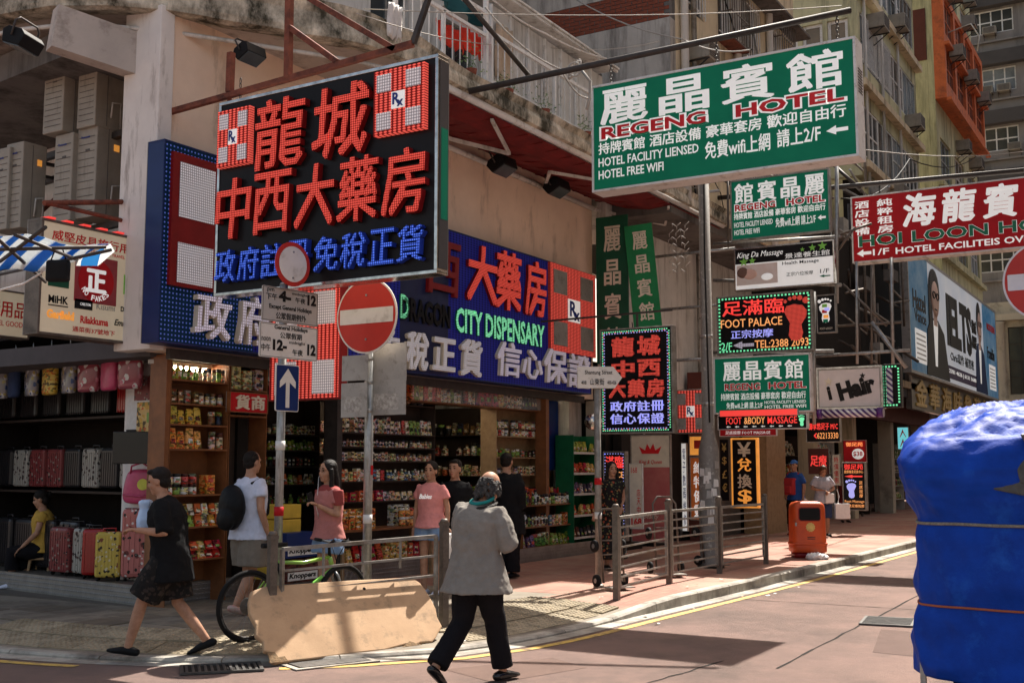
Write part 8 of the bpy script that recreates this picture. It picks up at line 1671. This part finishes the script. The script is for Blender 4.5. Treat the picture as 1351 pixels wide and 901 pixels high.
# 1 man striding left in black
r, J, hp, fin = figure('middle aged man in black shirt and camouflage shorts striding left with a pale blue bag', gp(230, 10.35), LEFT, dict(pel=(-.02, 0, .87), wai=(.0, 0, 1.03), che=(.03, 0, 1.22), nek=(.07, 0, 1.41), hed=(.115, 0, 1.545), shl=(.03, .18, 1.35), shr=(.05, -.19, 1.35), ell=(-.02, .24, 1.10), wrl=(.24, .16, 1.12), elr=(-.02, -.25, 1.08), wrr=(.22, -.17, 1.11), hil=(0, .09, .86), hir=(0, -.09, .86), knl=(.20, .09, .50), anl=(.31, .09, .11), knr=(-.06, -.09, .47), anr=(-.33, -.09, .14), tol=.18, tor=-.35, curll=.9, curlr=.9), ('shirt_black', -.20, .9, .035), ('camo', .92, .04), 'black', ('hair', 'short'), s=1.0, head_tilt=.22)
q = MB(); q.loft([[(.27 + x * s_, -.12 + y * s_, z) for x, y in ((-.06, -.07), (.05, -.06), (.07, .03), (.02, .08), (-.07, .06))] for s_, z in ((.3, 1.10), (1, 1.13), (1.1, 1.20), (.7, 1.30), (.9, 1.36), (.6, 1.38))]); o = loose(r, 'plastic_bag', 'pale blue plastic bag held at chest height by the striding man', 'bag', q, mat('bag_blue', (.45, .60, .82), (.38, .52, .75), rough=.35), fold=.02)
q = MB(); q.prism([(-.05, -.03), (.04, .02), (.02, .04), (.06, .06), (-.01, .05), (-.05, .0)], 0, .003); o = q.build('printed_mark', 'letter_white', r); o.location = (.20, -.19, 1.17); o.rotation_euler = (PI / 2, 0, R(25))
# 2 man in white shirt with backpack
r, J, hp, fin = figure('man in white shirt and khaki shorts seen from behind wearing a black backpack', gp(333, 12.55), AZ - R(38), dict(knl=(.06, .09, .50), anl=(.10, .09, .09), knr=(-.02, -.09, .48), anr=(-.22, -.09, .12), tor=-.3, elr=(-.05, -.24, 1.10), wrr=(.03, -.25, .87), hdr=0), ('shirt_white', -.12, .55, .03), ('short_khaki', .95, .05), mat('sneaker', (.5, .42, .38), (.45, .06, .04), scale=12), ('hair', 'buzz'), s=1.03)
q = MB(); q.ell((-.22, .02, 1.12), (.12, .17, .24), 18, 12); q.ell((-.30, .02, 1.0), (.07, .13, .12), 12, 8); q.tube([(-.10, .13, 1.36), (.02, .14, 1.41), (.13, .13, 1.25), (.12, .15, 1.05), (-.05, .18, .95)], .022, 8); q.tube([(-.10, -.13, 1.36), (.02, -.14, 1.41), (.13, -.13, 1.25), (.12, -.15, 1.05), (-.05, -.18, .95)], .022, 8); loose(r, 'backpack', 'black backpack on the back of the man in the white shirt', 'backpack', q, 'black', fold=.02)
# 3 girl with phone
r, J, hp, fin = figure('young woman with glasses and long black hair in a maroon top raising a phone', gp(436, 12.1), AZ + R(128), dict(knl=(.03, .08, .48), anl=(.02, .09, .09), knr=(.01, -.08, .48), anr=(-.03, -.10, .09), ell=(.0, .20, 1.12), wrl=(.20, .14, 1.22), elr=(-.04, -.20, 1.12), wrr=(.0, -.22, .90), curll=1.3), ('maroon_light', -.04, .5, .018), ('denim', .42, .03), 'shirt_white', ('hair', 'long'), s=.97, female=True, head_yaw=.1)
q = MB(); q.tube([(0, .195, 1.385), (-.012, .205, 1.22)], [.062, .058], 12); q.tube([(0, -.195, 1.385), (-.012, -.205, 1.22)], [.062, .058], 12); q.tube([(0, 0, 1.30), (0, 0, 1.40), (0, 0, 1.44)], [(.185, .13), (.165, .11), (.07, .07)], 18, ref=(0, 1, 0)); put(q, 'shirt_yoke', 'maroon', r, fold=0)
q = MB(); q.bar((.265, .12, 1.245), (.31, .13, 1.36), .012, .07); o = q.build('smartphone', 'black_gloss', None, r.location, r.rotation_euler); o['label'] = 'dark smartphone in the raised hand of the young woman with glasses'; o['category'] = 'phone'; o.scale = r.scale
q = MB(); q.tube([hp(.02, -.08, 0), hp(.07, -.065, -.06), (.14, .0, 1.3), (.15, .05, 1.1), (.22, .12, 1.22)], .0035, 5); q.build('earphone_cable', 'plastic_white', r)
q = MB()
for s_ in (1, -1): q.tube([hp(.093, s_ * .031 + .017 * math.cos(t), .012 + .015 * math.sin(t)) for t in [k * PI / 6 for k in range(12)]], .002, 5, closed=True)
q.tube([hp(.090, .048, .014), hp(.0, .080, .012)], .002, 5); q.tube([hp(.090, -.048, .014), hp(.0, -.080, .012)], .002, 5); q.build('glasses', 'letter_black', r)
q = MB(); q.ell((-.10, -.23, .96), (.13, .05, .17), 14, 10); q.tube([(-.05, -.23, 1.1), (-.02, -.19, 1.38), (-.06, -.2, 1.43), (-.12, -.22, 1.1)], .014, 8); loose(r, 'shoulder_bag', 'black shoulder bag hanging beside the young woman with glasses', 'bag', q, 'black')
q = MB(); q.tube([(-.01, -.225, .905), (.0, -.224, .925)], .034, 12); q.build('wrist_watch', 'black', r)
# 4,5 couple at the entrance
r, J, hp, fin = figure('young woman in a pink lettered t-shirt and denim shorts standing at the shop entrance', gp(570, 14.35), TOWARD - R(22), dict(ell=(-.02, .22, 1.12), wrl=(.02, .24, .88), elr=(-.02, -.22, 1.12), wrr=(.03, -.22, .88)), ('shirt_pink', -.04, .55, .024), ('denim', .45, .03), 'shirt_white', ('hair', 'bun'), s=.97, female=True, head_yaw=.05)
t = text(r, 'Babies', -.09, -.03, .09, .03, 'letter_white', 0, .004, .02, shear=.3); t.rotation_euler = (PI / 2, 0, PI / 2); t.location = (.168, 0, 1.26)
q = MB(); q.loft([[(.06 + x, .28 + y * .4, z) for x, y in ((-.1, -.1), (.1, -.1), (.1, .1), (-.1, .1))] for z in (.48, .80)]); loose(r, 'white_carrier', 'pale carrier bag hanging at the side of the woman in pink', 'bag', q, 'plastic_white', fold=.02)
r, J, hp, fin = figure('young man with a dark t-shirt standing just behind the woman in pink', gp(601, 14.7), TOWARD - R(8), {}, ('shirt_black', -.12, .6, .03), ('denim_dark', 2, .02), 'black', ('hair', 'short'), s=.985, head_yaw=-.25)
# 6 balding man in front
fa = P(628, 902, 'Z', 0); r, J, hp, fin = figure('balding man in a loose grey shirt crossing the road, seen from behind', (fa.x, fa.y, 0), AZ - R(38), dict(pel=(0, 0, .90), wai=(.0, 0, 1.04), che=(.03, 0, 1.25), nek=(.09, -.02, 1.42), hed=(.15, -.015, 1.545), shl=(.03, .185, 1.375), shr=(.05, -.205, 1.35), ell=(.10, .245, 1.12), wrl=(.26, .10, 1.02), elr=(.05, -.285, 1.10), wrr=(.24, -.16, 1.13), hil=(0, .09, .86), hir=(0, -.09, .86), knl=(-.06, .10, .47), anl=(-.34, .13, .16), knr=(.16, -.06, .49), anr=(.24, -.08, .09), tol=-.6, tor=.05), ('shirt_grey', -.18, 1.15, .045, .075), ('trouser_black', 1.95, .012), 'black_gloss', ('hair_grey', 'bald'), s=1.0, vox=.009, head_tilt=.30)
q = MB(); q.tube([(.05 + .085 * math.cos(t), -.015 + .092 * math.sin(t), 1.445 + .03 * math.cos(t)) for t in [k * PI / 9 for k in range(18)]], [(.014, .020)] * 18, 8, closed=True); put(q, 'teal_collar', 'teal', r, .008, 0)
q = MB(); q.tube([(.05 + .10 * math.cos(t), -.015 + .115 * math.sin(t), 1.405 + .03 * math.cos(t)) for t in [k * PI / 9 for k in range(18)]], [(.014, .026)] * 18, 8, closed=True); put(q, 'dark_collar', 'hair', r, .008, 0)
# 7 dark figure in the shop
figure('tall person in a black coat standing inside the pharmacy behind the balding man', gp(668, 16.6), AZ - R(20), {}, ('shirt_black', -.30, 1.7, .05), ('trouser_black', 2, .03), 'black', ('hair', 'short'), s=1.05)
# 8 woman in floral dress
figure('woman in a long dark floral dress beside the small LED floor sign', gp(806, 18.0), TOWARD + R(15), dict(elr=(.0, -.25, 1.14), wrr=(.05, -.30, .92), ell=(-.02, .2, 1.12), wrl=(.10, .12, 1.0)), ('floral', -.05, .35, .02), ('floral', 1.8, .02, 'skirt'), 'black', ('hair', 'long'), s=.98, female=True)
# 9 man in blue cap
r, J, hp, fin = figure('man in a blue cap and blue shirt looking left beside the bin', gp(1046, 27.2), TOWARD - R(48), dict(ell=(.0, .24, 1.12), wrl=(.06, .25, .88), elr=(.02, -.23, 1.10), wrr=(.12, -.18, .95)), ('shirt_blue', -.10, .8, .03), ('trouser_black', 2, .03), 'black', ('hair', 'cap'), s=1.03, vox=.016, head_yaw=.1)
q = MB(); q.ell(hp(-.012, 0, .075), (.100, .086, .062), 16, 10); q.tube([hp(.06, 0, .062), hp(.15, 0, .045)], [(.066, .008), (.050, .006)], 12, ref=(0, 1, 0)); put(q, 'cap', 'cap_blue', r, .01, 0)
q = MB(); q.box(.14, -.13, .92, .26, .11, 1.30); q.box(.22, -.09, .95, .30, .07, 1.12); q.tube([(.12, .12, 1.25), (.05, .13, 1.42), (-.12, .12, 1.3)], .022, 8); q.tube([(.12, -.14, 1.25), (.05, -.15, 1.42), (-.12, -.14, 1.3)], .022, 8); loose(r, 'red_backpack', 'red and grey backpack worn on the chest of the man in the blue cap', 'backpack', q, 'red_bag')
q = MB(); q.loft([[(.05 + x * s_, .30 + y * s_, z) for x, y in ((-.1, -.05), (.1, -.05), (.1, .05), (-.1, .05))] for s_, z in ((.9, .36), (1, .6), (.5, .82))]); loose(r, 'plastic_bag', 'pale pink carrier bag in the hand of the man in the blue cap', 'bag', q, mat('bag_pale', (.62, .48, .44)), fold=.02)
# 10 woman with shopping bags
r, J, hp, fin = figure('woman in a pale lavender top looking down into her handbag behind the orange bin', gp(1082, 26.6), TOWARD + R(5), dict(nek=(.02, 0, 1.43), hed=(.07, 0, 1.55), ell=(.0, .27, 1.13), wrl=(.20, .07, 1.06), elr=(.0, -.26, 1.13), wrr=(.20, -.08, 1.10), curll=1, curlr=1), ('shirt_lavender', -.12, .75, .04), ('denim_dark', 1.1, .03), 'black', (mat('hair_brown', (.09, .035, .015)), 'bob'), s=.97, female=True, vox=.016, head_tilt=.5)
q = MB(); q.box(.16, -.02, .80, .24, .20, 1.02); loose(r, 'white_handbag', 'small white handbag held open by the woman in lavender', 'bag', q, 'plastic_white'); q = MB(); q.box(.02, .26, .42, .12, .62, .78); q.tube([(.07, .34, .78), (.05, .38, .95), (.03, .34, 1.12)], .012, 6); loose(r, 'shopping_bag', 'large white paper shopping bag hanging from the arm of the woman in lavender', 'bag', q, 'plastic_white', fold=.015)
# 11 seated woman in yellow
a = P(55, 775, 'Z', .13); r, J, hp, fin = figure('woman in a yellow top sitting on a wooden stool in the shade at the left', (a.x, a.y, .13), LEFT + R(14), dict(pel=(0, 0, .50), wai=(.0, 0, .66), che=(.01, 0, .86), nek=(.03, 0, 1.05), hed=(.06, 0, 1.18), shl=(.01, .16, .99), shr=(.01, -.16, .99), ell=(.06, .20, .74), wrl=(.24, .18, .56), elr=(-.12, -.22, .78), wrr=(.05, -.20, .62), hil=(0, .09, .50), hir=(0, -.09, .50), knl=(.38, .10, .48), anl=(.36, .10, .09), knr=(.36, -.08, .47), anr=(.14, -.06, .10)), ('shirt_yellow', -.02, .4, .018), ('trouser_black', 1.6, .02), 'shirt_white', ('hair', 'bun'), s=.98, female=True, head_tilt=.25)
st = thing('wooden_stool', 'small wooden stool under the seated woman in yellow', 'stool', (a.x, a.y, .13), LEFT); MB().box(-.16, -.16, .37, .16, .16, .405).build('seat', 'wood', st, bevel=.01)
for x in (-.14, .14):
    for y in (-.14, .14): q = MB(); q.bar((x * 1.1, y * 1.1, 0), (x * .85, y * .85, .37), .032); q.build('leg', 'wood', st)
figure('distant woman in a dark red dress inside the last far shop', (33.6, 8.9, .13), TOWARD, {}, ('dress_red', -.1, .4, .02), ('dress_red', 1.0, .02, 'skirt'), 'black', ('hair', 'bob'), s=.95, female=True, vox=.02)

# ================================================================ ORIGINS AT THE BASE, DONE
bpy.context.view_layer.update()
for o in list(scn.objects):
    if o.parent is None and o.type == 'EMPTY' and o.location.length < 1e-6 and o.children:
        lo = [1e9] * 3
        for c in o.children_recursive:
            if c.type == 'MESH':
                for k in c.bound_box:
                    w_ = c.matrix_world @ Vector(k)
                    for i in range(3): lo[i] = min(lo[i], w_[i])
        b_ = Vector(lo)
        for c in o.children: c.matrix_parent_inverse = Matrix.Translation(-b_) @ c.matrix_parent_inverse
        o.location = b_
